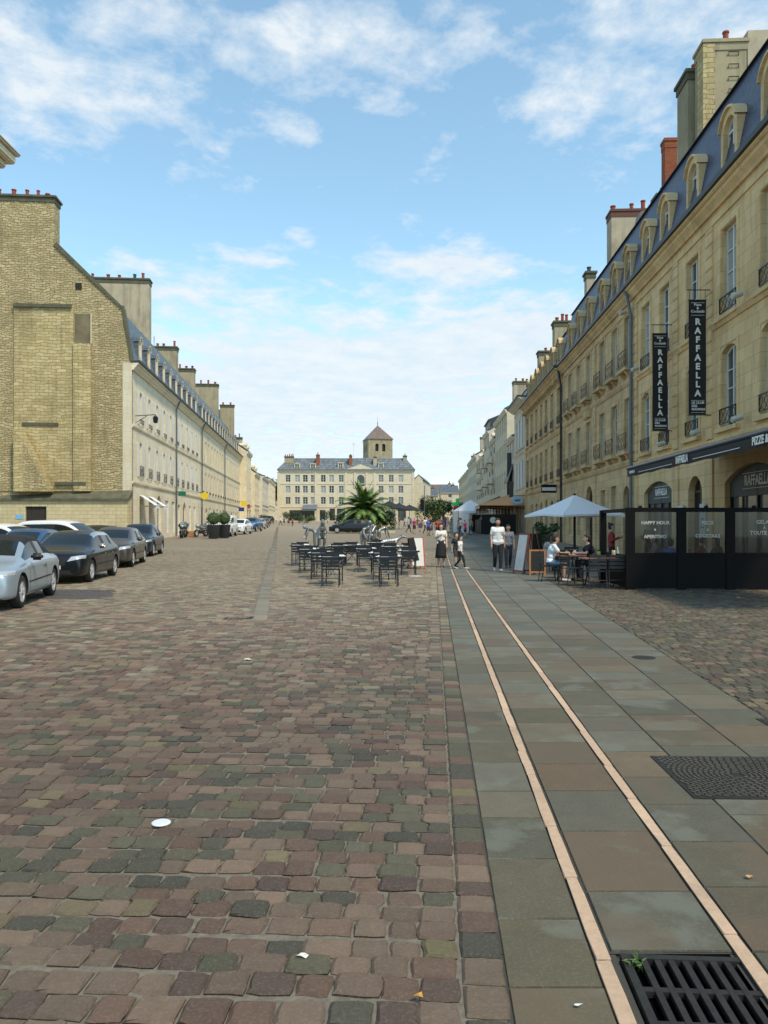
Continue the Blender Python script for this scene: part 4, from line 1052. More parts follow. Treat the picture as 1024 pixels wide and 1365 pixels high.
for px, w, t_ in ((423, .8, 606), (467, .7, 607), (500, .9, 609)):
    chimney(F, fx(px)-w/2, fx(px)+w/2, 1.0, 3.4, ztF, wz(t_, YF), M['brick'] if px < 470 else M['renderP'], 1, cap=.05)
chimney(F, fx(378), fx(390), 2, 3.2, ztF, wz(608, YF), M['render'], 5, along='x', cap=.1)
chimney(F, fx(538), fx(543), 3, 5, ztF, wz(606.5, YF), M['render'], 2, cap=.1)
antenna(F, fx(471), 3, zr-.2, 4)
# rear wing and side range turning away at its right
sr = thing('side_range', 'cream range turning the corner at the right end of the long far building', 'building', (wx(552.5, YF), YF+1, 0), math.atan2(1, .13))
simple_house(sr, 28, 2.2, 10.5, M['stoneF'], 3, 1.2, sp=3, gz=gf, shop=True)
# church tower
YT = 240; tw = thing('church_tower', 'square stone bell tower with brown pyramid roof rising behind the far building', 'church tower', (wx(503.5, YT), YT, 0), R(14))
hw = (wx(521, YT)-wx(486, YT))/2*.93; zb, zt_, za = 0, wz(587, YT), wz(567, YT)
bm = bmesh.new()
hs = [(-1.5,-.5,wz(603,YT),wz(593,YT),.4), (.6,1.6,wz(603,YT),wz(593,YT),.4)]
facade(bm, -hw, hw, zb, zt_, hs, .4, y=hw)
for k_ in range(1, 4):
    b2 = bmesh.new(); facade(b2, -hw, hw, zb, zt_, hs, .4, y=hw)
    for v_ in b2.verts: v_.co = Matrix.Rotation(PI/2*k_, 4, 'Z') @ v_.co
    me = bpy.data.meshes.new('tmp'); b2.to_mesh(me); b2.free(); bm.from_mesh(me); bpy.data.meshes.remove(me)
bm_obj('wall', bm, M['render'], tw)
bm = bmesh.new(); q = hw-.42; box(bm, -q, q, -q, q, zb, zt_-.1); bm_obj('dark_belfry', bm, M['dark'], tw)
bm = bmesh.new(); c = [bm.verts.new(p) for p in ((-hw-.3,-hw-.3,zt_),(hw+.3,-hw-.3,zt_),(hw+.3,hw+.3,zt_),(-hw-.3,hw+.3,zt_))]; t_ = bm.verts.new((0,0,za))
for i in range(4): bm.faces.new((c[i], c[(i+1)%4], t_))
bm.faces.new(c[::-1]); bm_obj('roof', bm, M['tile'], tw)
bm = bmesh.new(); tube(bm, [(0,0,za-.1),(0,0,za+1.0)], .1, 5); tube(bm, [(0,0,za+1),(0,0,za+2.6)], .03, 4); bm_obj('finial', bm, M['zinc'], tw)
# distant roofs between the square and the right row
for i, (px0, px1, Y, top, mt, rf, lab) in enumerate(((563, 606, 260, 650, 'stoneF', 'tile', 'distant low house with red tiled roof behind the crowd'), (566, 584, 235, 656, 'stoneM', 'slateg', 'distant small yellow house left of the red roofed one'),
                                       (588, 612, 225, 652, 'stoneC', 'slateg', 'distant pale house at the end of the right row'), (345, 375, 262, 660, 'stoneC', 'slateg', 'distant pale house closing the left street'))):
    x0, x1 = wx(px0, Y), wx(px1, Y); r_ = thing('distant_house', lab, 'house', (x1, Y, 0), PI); gz = g(Y)
    simple_house(r_, x1-x0, 8, wz(top, Y)-gz-1.0, M[mt], 2, 2.0, sp=2.8, gz=gz, roof=rf, shop=False, chim=[(1, .8, -3, 1, wz(top-6, Y))])
# ================================================================ restaurant front
lun = plain('green grey sign board', (.045,.06,.058), .6)
# arch shop windows of the first house
def shop_front(Yc, w, z1, rise, txt, size):
    u = uR(Yc, 19.2); h = z1-.1
    f = link('shop_window', frame_mesh(round(w-.04,2), round(h-.02,2), rise, M['black'], 1, .12), None, A); f.location = (u, -.2, .1)
    p = link('pane', pane_mesh(round(w-.04,2), round(h-.02,2), rise, M['pane3']), None, f); p.location = (0, -.03, 0)
    bm = bmesh.new(); zs = 2.42
    out = [(-w/2+.03, zs)]+[(x, z) for x, z in arc(-w/2+.03, w/2-.03, h-.03, rise, 12)]+[(w/2-.03, zs)]
    a = [bm.verts.new((x, .04, z)) for x, z in out]; b = [bm.verts.new((x, -.02, z)) for x, z in out]
    bm.faces.new(a[::-1]); N = len(out)
    for i in range(N): bm.faces.new((a[i], b[i], b[(i+1)%N], a[(i+1)%N]))
    bmesh.ops.recalc_face_normals(bm, faces=bm.faces[:])
    s = bm_obj('sign_board', bm, lun, f)
    bm = bmesh.new(); box(bm, -w*.25, w*.25, .041, .046, zs+.22, zs+.235); box(bm, -w*.25, w*.25, .041, .046, zs+.70, zs+.715); bm_obj('sign_rule', bm, M['whitetxt'], f)
    put_text(txt, size, f, (0, .05, zs+.46), (R(90), 0, PI), sx=.8, bold=.008)
    bm = bmesh.new(); box(bm, -w/4-.05, -w/4+.05, .0, .05, .05, zs); box(bm, w/4-.05, w/4+.05, .0, .05, .05, zs); box(bm, -w/2, w/2, -.01, .06, .0, .55); bm_obj('mullions', bm, M['black'], f)
shop_front(23.9, 4.3, 3.5, .5, 'RAFFAELLA', .46)
shop_front(33.5, 4.0, 3.45, .45, 'RAFFAELLA', .4)
# banners
def banner(Y, ztop, zbot, w, label):
    X = DR+SR*Y-.2
    t = thing('hanging_banner', label, 'banner', (X, Y, 0), 0, 'vertical banners of the restaurant')
    bm = bmesh.new(); n_ = 10
    gv = [[bm.verts.new((-w+w*i/2, .012*math.sin(j*.9+i*.6), zbot+(ztop-zbot)*j/n_)) for i in range(3)] for j in range(n_+1)]
    for j in range(n_):
        for i in range(2): bm.faces.new((gv[j][i], gv[j][i+1], gv[j+1][i+1], gv[j+1][i]))
    cloth = bm_obj('cloth', bm, plain('black banner cloth', (.012,.012,.014), .7, 0, .3, 3), t, True)
    bm = bmesh.new(); tube(bm, [(.2,0,ztop+.35), (-w-.05,0,ztop+.35)], .018, 5); tube(bm, [(-w+.03,0,ztop), (-w+.03,0,ztop+.35)], .008, 4); tube(bm, [(-.03,0,ztop), (-.03,0,ztop+.35)], .008, 4)
    tube(bm, [(.2,0,zbot-.02), (-w-.02,0,zbot-.02)], .018, 5); tube(bm, [(-w-.02,0,ztop+.0), (.02,0,ztop+.0)], .018, 5)
    bm_obj('bracket', bm, M['iron'], t)
    H = ztop-zbot; c = -w/2; sc = w/.6
    for i, s in enumerate(('Pizze', '&', 'Cocktails')): put_text(s, .125*sc, t, (c, -.03, ztop-.17-.115*i), (R(90),0,0), bold=.002)
    for z in (.10, .53): 
        bm = bmesh.new(); box(bm, -w+.07, -.07, -.031, -.026, ztop-z-.005, ztop-z+.005); bm_obj('rule', bm, M['whitetxt'], t)
    for i, ch in enumerate('RAFFAELLA'): put_text(ch, .30*sc, t, (c, -.03, ztop-.765-.308*H/3.95*i), (R(90),0,0), bold=.012)
    bm = bmesh.new(); box(bm, -w+.07, -.07, -.031, -.026, zbot+.475, zbot+.485); box(bm, -w+.07, -.07, -.031, -.026, zbot+.06, zbot+.07); bm_obj('rule', bm, M['whitetxt'], t)
    for i, s in enumerate(('LE CLUB', 'DES', 'MAMMAS')): put_text(s, .115*sc, t, (-w+.09, -.03, zbot+.40-.115*i), (R(90),0,0), bold=.003, align='LEFT')
    return t
banner(27.2, 9.37, 5.42, .6, 'larger black vertical banner with white letters, the one nearer the right edge')
banner(31.5, 9.25, 5.38, .6, 'smaller looking black vertical banner with white letters, left of the other')
# spotlights on the string course
bm = bmesh.new(); lathe(bm, [(.02,0),(.12,.03),(.13,.22),(.1,.25),(0,.25)], 10, (0,0,0), 'y'); 
me_sp = bm_mesh(bm, 'spotlight', plain('white lamp housing', (.5,.48,.42), .5))
for Y, z in ((24.2, 8.75), (27.9, 8.75), (31.9, 8.75), (35.8, 8.75), (24.2, 4.95), (27.9, 4.95), (31.9, 4.95), (38.0, 11.9)):
    o = link('spotlight', me_sp, None, A if Y < 37 else B); o.location = (uR(Y, 19.2 if Y < 37 else 37.1), .15, z); o.rotation_euler = (R(-20), 0, 0); o.scale = (1.2, 1.4, .8)
# awning
aw = right_root('restaurant_awning', 'long black folding awning with white lettering above the restaurant terrace', 26.7, 'awning')
Lw = 13.6; yf = 3.0
bm = bmesh.new()
vs = []
for i in range(25):
    u = -Lw*i/24; sag = .02*math.sin(i*.8)
    vs.append([bm.verts.new((u, 0.02, 4.15)), bm.verts.new((u, yf*.5, 3.84+sag-.02)), bm.verts.new((u, yf, 3.52)), bm.verts.new((u, yf+.012, 3.40+sag*.3)), bm.verts.new((u, yf+.02*math.sin(i*1.3), 3.23+.02*math.sin(i*2.1)))])
for a, b in zip(vs, vs[1:]):
    for j in range(4): bm.faces.new((a[j], b[j], b[j+1], a[j+1]))
bm_obj('canvas', bm, plain('black canvas', (.014,.014,.016), .75), aw, True)
bm = bmesh.new(); tube(bm, [(0,yf,3.53),(-Lw,yf,3.53)], .05, 8); box(bm, -Lw, 0, 0.01, .16, 4.08, 4.25)
for u in (-.5, -4.5, -9): tube(bm, [(u,.1,3.9),(u-.7,yf*.5,3.75),(u,yf-.05,3.5)], .03, 5)
bm_obj('frame', bm, plain('blue black aluminium', (.05,.06,.085), .35, .5), aw)
put_text('RAFFAELLA', .27, aw, (-(26.7-20.95), yf+.05, 3.37), (R(90),0,PI), sx=.72, bold=.01)
put_text('PIZZE & COCKTAILS', .24, aw, (-(26.7-15.4), yf+.05, 3.37), (R(90),0,PI), sx=.95, bold=.008)
put_text('RAFFAELLA', .12, aw, (-.75, yf+.05, 3.36), (R(90),0,PI), sx=1.1, bold=.004)
bm = bmesh.new()
for (a, b) in ((1.5, 4.9), (6.6, 9.6)): box(bm, -b, -a, yf+.035, yf+.045, 3.305, 3.32)
bm_obj('white_rule', bm, M['whitetxt'], aw)
# menu plates by the door
for Y, s in ((30.15, 'plain'), (27.75, 'marked')):
    t = right_root('menu_board', 'tall white menu board on the pier '+('left' if s == 'plain' else 'right')+' of the arched restaurant doorway', Y, 'menu board')
    bm = bmesh.new(); box(bm, -.3, .3, .08, .13, .6, 2.35); bm_obj('panel', bm, plain('white board', (.5,.54,.56), .5, 0, .1), t)
    bm = bmesh.new()
    for i in range(5): box(bm, -.16, .16, .131, .136, 2.1-.3*i, 2.14-.3*i)
    bm_obj('printed_lines', bm, M['black'], t)

# terrace screen: black lower panels, glass above, posts, corner running back along the street side
sc_ = thing('terrace_screen', 'black panelled terrace screen with lettered glass above it, in front of the restaurant', 'screen', (wx(840, 19.7), 19.7, 0), 0)
blk = plain('matt black panel', (.004,.004,.0045), .6, 0, .35, 1.5, 0, .12)
glass = bpy.data.materials.new('clear screen glass'); glass.use_nodes = True
n, l = nt(glass); n.clear(); o_ = n.new('ShaderNodeOutputMaterial'); tr = n.new('ShaderNodeBsdfTransparent'); gl = n.new('ShaderNodeBsdfGlossy'); mx = n.new('ShaderNodeMixShader'); fr = n.new('ShaderNodeFresnel')
tr.inputs[0].default_value = (.55,.58,.58,1); gl.inputs['Roughness'].default_value = .03; fr.inputs[0].default_value = 1.5
l.new(fr.outputs[0], mx.inputs[0]); l.new(tr.outputs[0], mx.inputs[1]); l.new(gl.outputs[0], mx.inputs[2]); l.new(mx.outputs[0], o_.inputs[0])
posts = [0, 1.28, 2.5, 3.8, 5.1]
bm = bmesh.new()
for a, b in zip(posts, posts[1:]): box(bm, a+.06, b-.06, -.03, .03, .04, .86)
bm_obj('lower_panel', bm, blk, sc_)
for i, x in enumerate(posts):
    bm = bmesh.new(); box(bm, x-.11, x+.11, -.05, .05, 0, 2.02); bm_obj('post', bm, blk, sc_)
bm = bmesh.new(); box(bm, -.12, 5.2, -.045, .045, 1.94, 2.05); box(bm, -.1, 5.2, -.04, .04, .84, .92); 
for x in (.25, 1.9, 3.1, 3.95): lathe(bm, [(.035,-.05),(.035,.06)], 8, (x, 0, 2.07), 'y')
bm_obj('rail', bm, blk, sc_)
for a, b in zip(posts, posts[1:]):
    bm = bmesh.new(); box(bm, a+.11, b-.11, -.006, .006, .92, 1.94); bm_obj('glass_pane', bm, glass, sc_)
dimtxt = plain('dim screen lettering', (.42,.42,.40), .7, 0, .15)
def gtxt(s, px, py, size, **k): put_text(s, size*1.0, sc_, (wx(px, 19.7)-wx(840, 19.7), -.02, wz(py, 19.7)), (R(90),0,0), dimtxt, bold=.003, **k)
gtxt('HAPPY HOUR', 873.5, 697, .115); gtxt('&', 873, 706, .07); gtxt('APERITIVO', 873, 715.5, .115)
gtxt('PIZZE', 943, 697, .115); gtxt('&', 943, 706, .07); gtxt('COCKTAILS', 943, 714.5, .115)
gtxt('GELATI', 1019, 696, .13); gtxt('À', 1018.5, 703.5, .09); gtxt('TOUTE HEURE', 1022, 710.5, .13)
# side return along the street
bm = bmesh.new(); xs = 0
box(bm, -.04, .02, .06, 2.4, .04, .86); bm_obj('lower_panel', bm, blk, sc_)
for y in (2.4,):
    bm = bmesh.new(); box(bm, -.09, .07, y-.08, y+.08, 0, 2.02); bm_obj('post', bm, blk, sc_)
bm = bmesh.new(); box(bm, -.05, .05, .06, 2.35, 1.94, 2.03); bm_obj('rail', bm, blk, sc_)

# parasol
pa = thing('parasol', 'large square white parasol open over the cafe tables at right', 'parasol', (wx(766, 37.5), 37.5, 0), R(20))
ap_z, rim_z, hw_ = wz(659.5, 37.5), wz(687, 37.5), 1.72
bm = bmesh.new()
top = bm.verts.new((0,0,ap_z)); ring = []
for i in range(8):
    a = PI/4*i; r = hw_*(1.414 if i % 2 else 1.0)
    ring.append(bm.verts.new((r*math.cos(a), r*math.sin(a), rim_z+(.0 if i % 2 else .06))))
mid = [bm.verts.new(((q.co.x)*.5, q.co.y*.5, (ap_z+q.co.z)/2-.05)) for q in ring]
low = [bm.verts.new((q.co.x, q.co.y, q.co.z-.09)) for q in ring]
for i in range(8):
    j = (i+1) % 8; bm.faces.new((top, mid[i], mid[j])); bm.faces.new((mid[i], ring[i], ring[j], mid[j])); bm.faces.new((ring[i], low[i], low[j], ring[j]))
bm_obj('canopy', bm, plain('white parasol cloth', (.80,.80,.82), .8, 0, .03), pa)
bm = bmesh.new(); tube(bm, [(0,0,.05),(0,0,ap_z+.06)], .06, 8)
bm_obj('pole', bm, M['black'], pa)
bm = bmesh.new()
for i in range(8): q = ring_ = (math.cos(PI/4*i)*hw_*(1.35 if i % 2 else .95), math.sin(PI/4*i)*hw_*(1.35 if i % 2 else .95)); tube(bm, [(0,0,ap_z-.12),(q[0],q[1],rim_z+.03)], .014, 4); tube(bm, [(0,0,ap_z-.75),(q[0]*.5,q[1]*.5,(ap_z+rim_z)/2-.06)], .012, 4)
bm_obj('ribs', bm, M['black'], pa)
bm = bmesh.new(); box(bm, -.4, .4, -.4, .4, 0, .09); lathe(bm, [(.09,.09),(.09,.35)], 8); bm_obj('base', bm, M['castiron'], pa)

# ================================================================ cafe furniture
chrome = plain('steel tube', (.45,.45,.46), .3, .9, .1)
blkmetal = plain('black metal slat', (.009,.010,.014), .45, .1, .2)
def make_chair(label):
    t = thing('cafe_chair', label, 'chair', (0,0,0))     # local +y is where the sitter looks
    bm = bmesh.new()
    for i in range(5): y = -.19+.085*i; box(bm, -.215, .215, y, y+.07, .44, .458)
    box(bm, -.225, -.2, -.2, .22, .43, .445); box(bm, .2, .225, -.2, .22, .43, .445); bm_obj('seat', bm, blkmetal, t)
    bm = bmesh.new()
    for i in range(4): z = .56+.095*i; box(bm, -.215, .215, -.222-.006*i, -.205-.006*i, z-.05, z+.018)
    bm_obj('backrest', bm, blkmetal, t)
    for sx in (-1, 1):
        bm = bmesh.new(); tube(bm, [(sx*.225,-.27,0),(sx*.225,-.20,.45),(sx*.225,-.24,.88)], .013, 5); bm_obj('leg', bm, blkmetal, t)
        bm = bmesh.new(); tube(bm, [(sx*.225,.23,0),(sx*.225,.20,.45)], .013, 5); bm_obj('leg', bm, blkmetal, t)
    bm = bmesh.new(); tube(bm, [(-.225,-.235,.22),(.225,-.235,.22)], .009, 4); bm_obj('stretcher', bm, blkmetal, t)
    return t
def make_table(label):
    t = thing('cafe_table', label, 'table', (0,0,0))
    bm = bmesh.new()
    for i in range(7): x = -.36+.104*i; box(bm, x, x+.095, -.36, .36, .745, .762)
    box(bm, -.36, .36, -.3, -.27, .72, .744); box(bm, -.36, .36, .27, .3, .72, .744); bm_obj('tabletop', bm, blkmetal, t)
    for sy in (-1, 1):
        bm = bmesh.new(); tube(bm, [(-.3, sy*.28, 0), (.3, sy*.28, .705)], .014, 5); tube(bm, [(.3, sy*.31, 0), (-.3, sy*.31, .705)], .014, 5); bm_obj('crossed_legs', bm, chrome, t)
    return t
kidmap = {}
def mkmap(*roots):
    for o in bpy.data.objects:
        if o.parent and o.parent.name not in kidmap: kidmap[o.parent.name] = [c for c in bpy.data.objects if c.parent == o.parent]
ch0 = make_chair('x'); tb0 = make_table('x')
bm = bmesh.new(); box(bm, -.17, .17, -.13, .13, 0, .012); box(bm, -.11, .13, -.05, .07, .013, .035)
nap_me = bm_mesh(bm, 'placemat', plain('white paper', (.75,.75,.75), .6, 0, .04))
mkmap()
sets = [  # x, y, rz, text for the table, its near chair and its far chair
    (-1.40, 21.35, .03, 'nearest of the left cafe row'), (-1.95, 24.1, .0, 'second from the front of the left cafe row'), (-2.55, 27.0, .05, 'third from the front of the left cafe row'), (-3.25, 30.6, -.04, 'fourth and farthest of the left cafe row'),
    (-1.75, 30.0, .02, 'behind the left cafe row, standing alone to its right'),
    (.12, 21.3, -.03, 'nearest of the middle cafe row'), (-.12, 24.0, .04, 'second from the front of the middle cafe row'), (-.62, 27.4, .0, 'third from the front of the middle cafe row'), (-1.25, 30.7, .03, 'fourth and farthest of the middle cafe row'),
    (.80, 25.9, .02, 'nearest of the right cafe row beside the white disc'), (.25, 29.3, .0, 'farther left one behind the right cafe row'), (.95, 29.6, .05, 'farther right one behind the right cafe row'), (-.35, 33.5, 0, 'rearmost of all beneath the silver figures')]
first = True
for i, (x, y, rz, s) in enumerate(sets):
    z = g(y)
    if first: t = tb0; t.location = (x,y,z); t['label'] = 'black slatted table, '+s; t['group'] = 'cafe tables on the square'
    else: t = dup(tb0, (x,y,z), rz, 'black slatted table, '+s, 'cafe tables on the square', kidmap)
    if first: c = ch0; c.location = (x,y-.62,z); c['label'] = 'black chair back towards camera, at table '+s; c['group'] = 'chairs of the cafe tables'
    else: c = dup(ch0, (x+random.uniform(-.05,.05), y-.66, z), rz+random.uniform(-.06,.06), 'black chair back towards camera, at table '+s, 'chairs of the cafe tables', kidmap)
    dup(ch0, (x+random.uniform(-.04,.04), y+.66, z), PI+rz+random.uniform(-.08,.08), 'black chair facing camera, at table '+s, 'chairs of the cafe tables', kidmap)
    for k_, (dx, dy) in enumerate(((-.17, -.2), (.18, .16))):
        o = link('placemat', nap_me); o.location = (x+dx, y+dy, z+.764); o.rotation_euler = (0,0,random.uniform(-.2,.2)+rz)
        tag(o, 'white '+('near' if k_ == 0 else 'far')+' paper menu on table '+s, 'menu', 'white papers on the cafe tables'); 
    first = False
# shorten labels later if they run over sixteen words

# terrace tables and chairs at right
def simple_chair(label, x, y, rz, group='dark chairs of the terrace'):
    return dup(ch0, (x, y, 0), rz, label, group, kidmap)
redtop = plain('dark red table top', (.22,.07,.05), .4, 0, .2)
def ttable(label, x, y, w, d, rz=0):
    t = thing('terrace_table', label, 'table', (x,y,0), rz)
    bm = bmesh.new(); box(bm, -w/2, w/2, -d/2, d/2, .72, .75); bmesh.ops.bevel(bm, geom=bm.edges[:], offset=.008, segments=1, affect='EDGES'); bm_obj('tabletop', bm, redtop, t)
    for sx in (-1, 1):
        bm = bmesh.new(); tube(bm, [(sx*w*.35, -d*.4, 0), (sx*w*.35, 0, .35), (sx*w*.35, d*.4, 0)], .018, 5); tube(bm, [(sx*w*.35, -d*.4, .71), (sx*w*.35, 0, .35), (sx*w*.35, d*.4, .71)], .018, 5); bm_obj('leg', bm, blkmetal, t)
    return t
ttable('dark red topped table between the two seated men', 5.32, 22.6, .8, .8)
ttable('dark red topped table nearest the black screen, holding a green drink', 5.75, 20.75, 1.1, .75)
simple_chair('dark chair nearest the camera, before the drink table by the screen', 5.35, 20.0, .1)
simple_chair('dark chair close beside the black screen post', 5.95, 20.1, -.15)
simple_chair('dark chair holding the man in white t-shirt', 4.72, 22.5, -PI/2)
simple_chair('dark chair holding the man in black t-shirt', 6.0, 22.7, PI/2)
simple_chair('dark empty chair left of the drink table', 5.05, 21.2, -PI/2+.3)
simple_chair('dark empty chair behind the seated men', 5.4, 23.7, PI)
ttable('dark red topped empty table farther back under the parasol', 6.3, 27.5, .8, .8)
simple_chair('dark chair left of the empty far terrace table', 5.6, 27.5, -PI/2)
simple_chair('dark chair in front of the empty far terrace table', 6.3, 26.7, 0)
def glassware(name, x, y, z, r, h, col, label, cat='glass', prof=None):
    bm = bmesh.new(); lathe(bm, prof or [(r*.7,0),(r,.02),(r,h*.9),(r*.9,h),(0,h)], 12); o = bm_obj(name, bm, plain(name+' '+label[:9], col, .15, 0, .1), None, True); o.location = (x,y,z); return tag(o, label, cat)
glassware('drink', 5.62, 20.6, .752, .045, .17, (.22,.30,.05), 'tall green drink on the dark red table by the screen', 'drink')
glassware('drink', 6.02, 20.65, .752, .05, .2, (.55,.45,.3), 'pale beige drink on the dark red table by the screen', 'drink')
glassware('bottle', 6.2, 20.9, .752, .035, .27, (.35,.38,.4), 'clear water bottle on the table beside the screen', 'bottle', [(.035,0),(.037,.02),(.037,.17),(.014,.22),(.014,.27),(0,.27)])
glassware('drink', 5.2, 22.45, .752, .04, .12, (.30,.34,.10), 'small yellow-green drink before the man in white', 'drink')
glassware('drink', 5.5, 22.7, .752, .04, .13, (.5,.5,.52), 'clear glass before the man in black', 'drink')
bm = bmesh.new(); lathe(bm, [(.05,0),(.13,.015),(.14,.022),(0,.012)], 16); o = bm_obj('plate', bm, M['white'], None, True); o.location = (5.35, 22.5, .752); tag(o, 'white plate on the table between the seated men', 'plate')

# boards
def aboard(name, label, x, y, rz, w, h, fcol, pcol, lean=.12, txt=None):
    t = thing(name, label, 'menu board', (x,y,0), rz); fm_ = plain(name+' frame'+str(fcol[0]), fcol, .6)
    for s, nm in ((1, 'front_panel'), (-1, 'back_panel')):
        bm = bmesh.new(); rot = Matrix.Translation((0, -s*lean*h, 0)) @ Matrix.Rotation(-s*lean, 4, 'X')
        box(bm, -w/2, -w/2+.05, -.015, .015, 0, h, rot); box(bm, w/2-.05, w/2, -.015, .015, 0, h, rot); box(bm, -w/2+.05, w/2-.05, -.014, .014, h-.05, h, rot); box(bm, -w/2+.05, w/2-.05, -.014, .014, .08, .13, rot)
        f = bm_obj('frame', bm, fm_, t)
        bm = bmesh.new(); box(bm, -w/2+.05, w/2-.05, -.008, .008, .13, h-.05, rot); bm_obj(nm, bm, plain(name+' face'+str(pcol[0]), pcol, .6, 0, .3, 3), f)
    return t
ob = aboard('chalkboard', 'low chalkboard in an orange wooden frame on the ground beside the terrace', wx(716.5, 25.2), 25.2, -.1, .52, .82, (.42,.17,.05), (.012,.013,.012), .07)
aboard('menu_board', 'tall red-framed menu board with white face seen nearly edge on, left of the chalkboard', wx(700, 25.6), 25.8, -1.15, .6, 1.35, (.20,.05,.035), (.6,.6,.6), .17)
t = thing('menu_board', 'black wooden easel holding a dark panel, behind the orange framed chalkboard', 'menu board', (wx(712, 27), 27, 0), .3)
bm = bmesh.new(); tube(bm, [(-.25,-.2,0),(-.05,.0,1.5)], .02, 4); tube(bm, [(.25,-.2,0),(.05,.0,1.5)], .02, 4); tube(bm, [(0,.4,0),(0,0,1.5)], .02, 4); bm_obj('easel', bm, M['brownwood'], t)
bm = bmesh.new(); box(bm, -.3, .3, -.14, -.10, .5, 1.3, Matrix.Rotation(-.12, 4, 'X')); bm_obj('panel', bm, M['black'], t)
# red and white sandwich board beside the right cafe row
t = thing('menu_board', 'white sandwich board with red edges and dark picture, behind the right cafe chairs', 'menu board', (wx(555, 28.5), 28.5, g(28.5)), .25)
for s in (-1, 1):
    bm = bmesh.new(); rot = Matrix.Translation((0, -s*.28, 0)) @ Matrix.Rotation(-s*.22, 4, 'X')
    box(bm, -.26, -.22, -.02, .02, 0, 1.15, rot); box(bm, .22, .26, -.02, .02, 0, 1.15, rot); f = bm_obj('frame', bm, plain('red board edge', (.5,.04,.03), .5), t)
    bm = bmesh.new(); box(bm, -.22, .22, -.012, .012, .1, 1.12, rot); bm_obj('panel', bm, M['white'], f)
    bm = bmesh.new(); box(bm, -.12, .1, -.02*s-.003, -.02*s+.003, .3, 1.15, rot @ Matrix.Rotation(-.18, 4, 'Y')); bm_obj('picture', bm, M['black'], f)
# ================================================================ vehicles
tyre_m = plain('tyre rubber', (.014,.014,.014), .85); rim_m = plain('alloy rim', (.55,.55,.56), .35, .25, .1)
cglass = plain('car glass', (.012,.018,.02), .05, 0, .5, .9, 0, .35); trim = plain('black trim', (.012,.012,.013), .5)
lampw = plain('headlamp lens', (.5,.52,.54), .12, .4, .2, 30); lampr = plain('tail lamp lens', (.35,.015,.01), .2)
platem = plain('number plate', (.65,.64,.58), .5)
def paint(name, col, metal=.35): return plain(name, col, .35, metal, .04, 3, 0, .2, .55)
def wheel_meshes(r, w):
    k = ('wheel', r, w)
    if k in CACHE: return CACHE[k]
    bm = bmesh.new(); lathe(bm, [(r*.62,-w/2+.01),(r*.9,-w/2),(r*.985,-w/2+.03),(r,0),(r*.985,w/2-.03),(r*.9,w/2),(r*.62,w/2-.01)], 28, axis='y', cap=False); ty = bm_mesh(bm, 'tyre', tyre_m, True)
    bm = bmesh.new(); lathe(bm, [(r*.63,w/2-.015),(r*.66,w/2-.005),(r*.6,w/2-.03),(r*.58,w/2-.08)], 24, axis='y', cap=False); lathe(bm, [(r*.5,-.03),(0,-.03)], 16, axis='y', cap=False)
    for i in range(5):
        a = 2*PI*i/5
        for da in (-.13, .13):
            ca, sa = math.cos(a+da), math.sin(a+da); rot = Matrix.Rotation(-(a+da), 4, 'Y')
            box(bm, .04, r*.62, w/2-.045, w/2-.015, -.022, .022, rot)
    lathe(bm, [(.06,w/2-.02),(.05,w/2-.008),(0,w/2-.008)], 12, axis='y'); ri = bm_mesh(bm, 'rim', rim_m)
    CACHE[k] = (ty, ri); return CACHE[k]
def split_loose(o, name):
    bm = bmesh.new(); bm.from_mesh(o.data); bm.faces.ensure_lookup_table(); seen = set(); comps = []
    for f in bm.faces:
        if f.index in seen: continue
        st_ = [f]; c = set()
        while st_:
            q = st_.pop()
            if q.index in c: continue
            c.add(q.index)
            for e in q.edges:
                for k_ in e.link_faces:
                    if k_.index not in c: st_.append(k_)
        seen |= c; comps.append(c)
    bm.free(); mat = o.data.materials[0]; par = o.parent
    for c in comps:
        b2 = bmesh.new(); b2.from_mesh(o.data); b2.faces.ensure_lookup_table()
        bmesh.ops.delete(b2, geom=[f for f in b2.faces if f.index not in c], context='FACES'); bm_obj(name, b2, mat, par, True)
    bpy.data.objects.remove(o)
def split_by_mat(me, mats, names, root, smooth=True):
    idx = {}
    for p in me.polygons: idx.setdefault(p.material_index, []).append(p.index)
    out = []
    for mi, polys in sorted(idx.items()):
        bm = bmesh.new(); bm.from_mesh(me); bm.faces.ensure_lookup_table(); keep = set(polys)
        bmesh.ops.delete(bm, geom=[f for f in bm.faces if f.index not in keep], context='FACES')
        # one object per connected side window
        isl = [bm] 
        m2 = bpy.data.meshes.new(names[mi]); bm.to_mesh(m2)
        bm.free()
        for p in m2.polygons: p.material_index = 0
        m2.materials.clear(); o = link(names[mi], m2, mats[mi], root, smooth)
        if names[mi] == 'side_windows': split_loose(o, 'side_window')
    return out
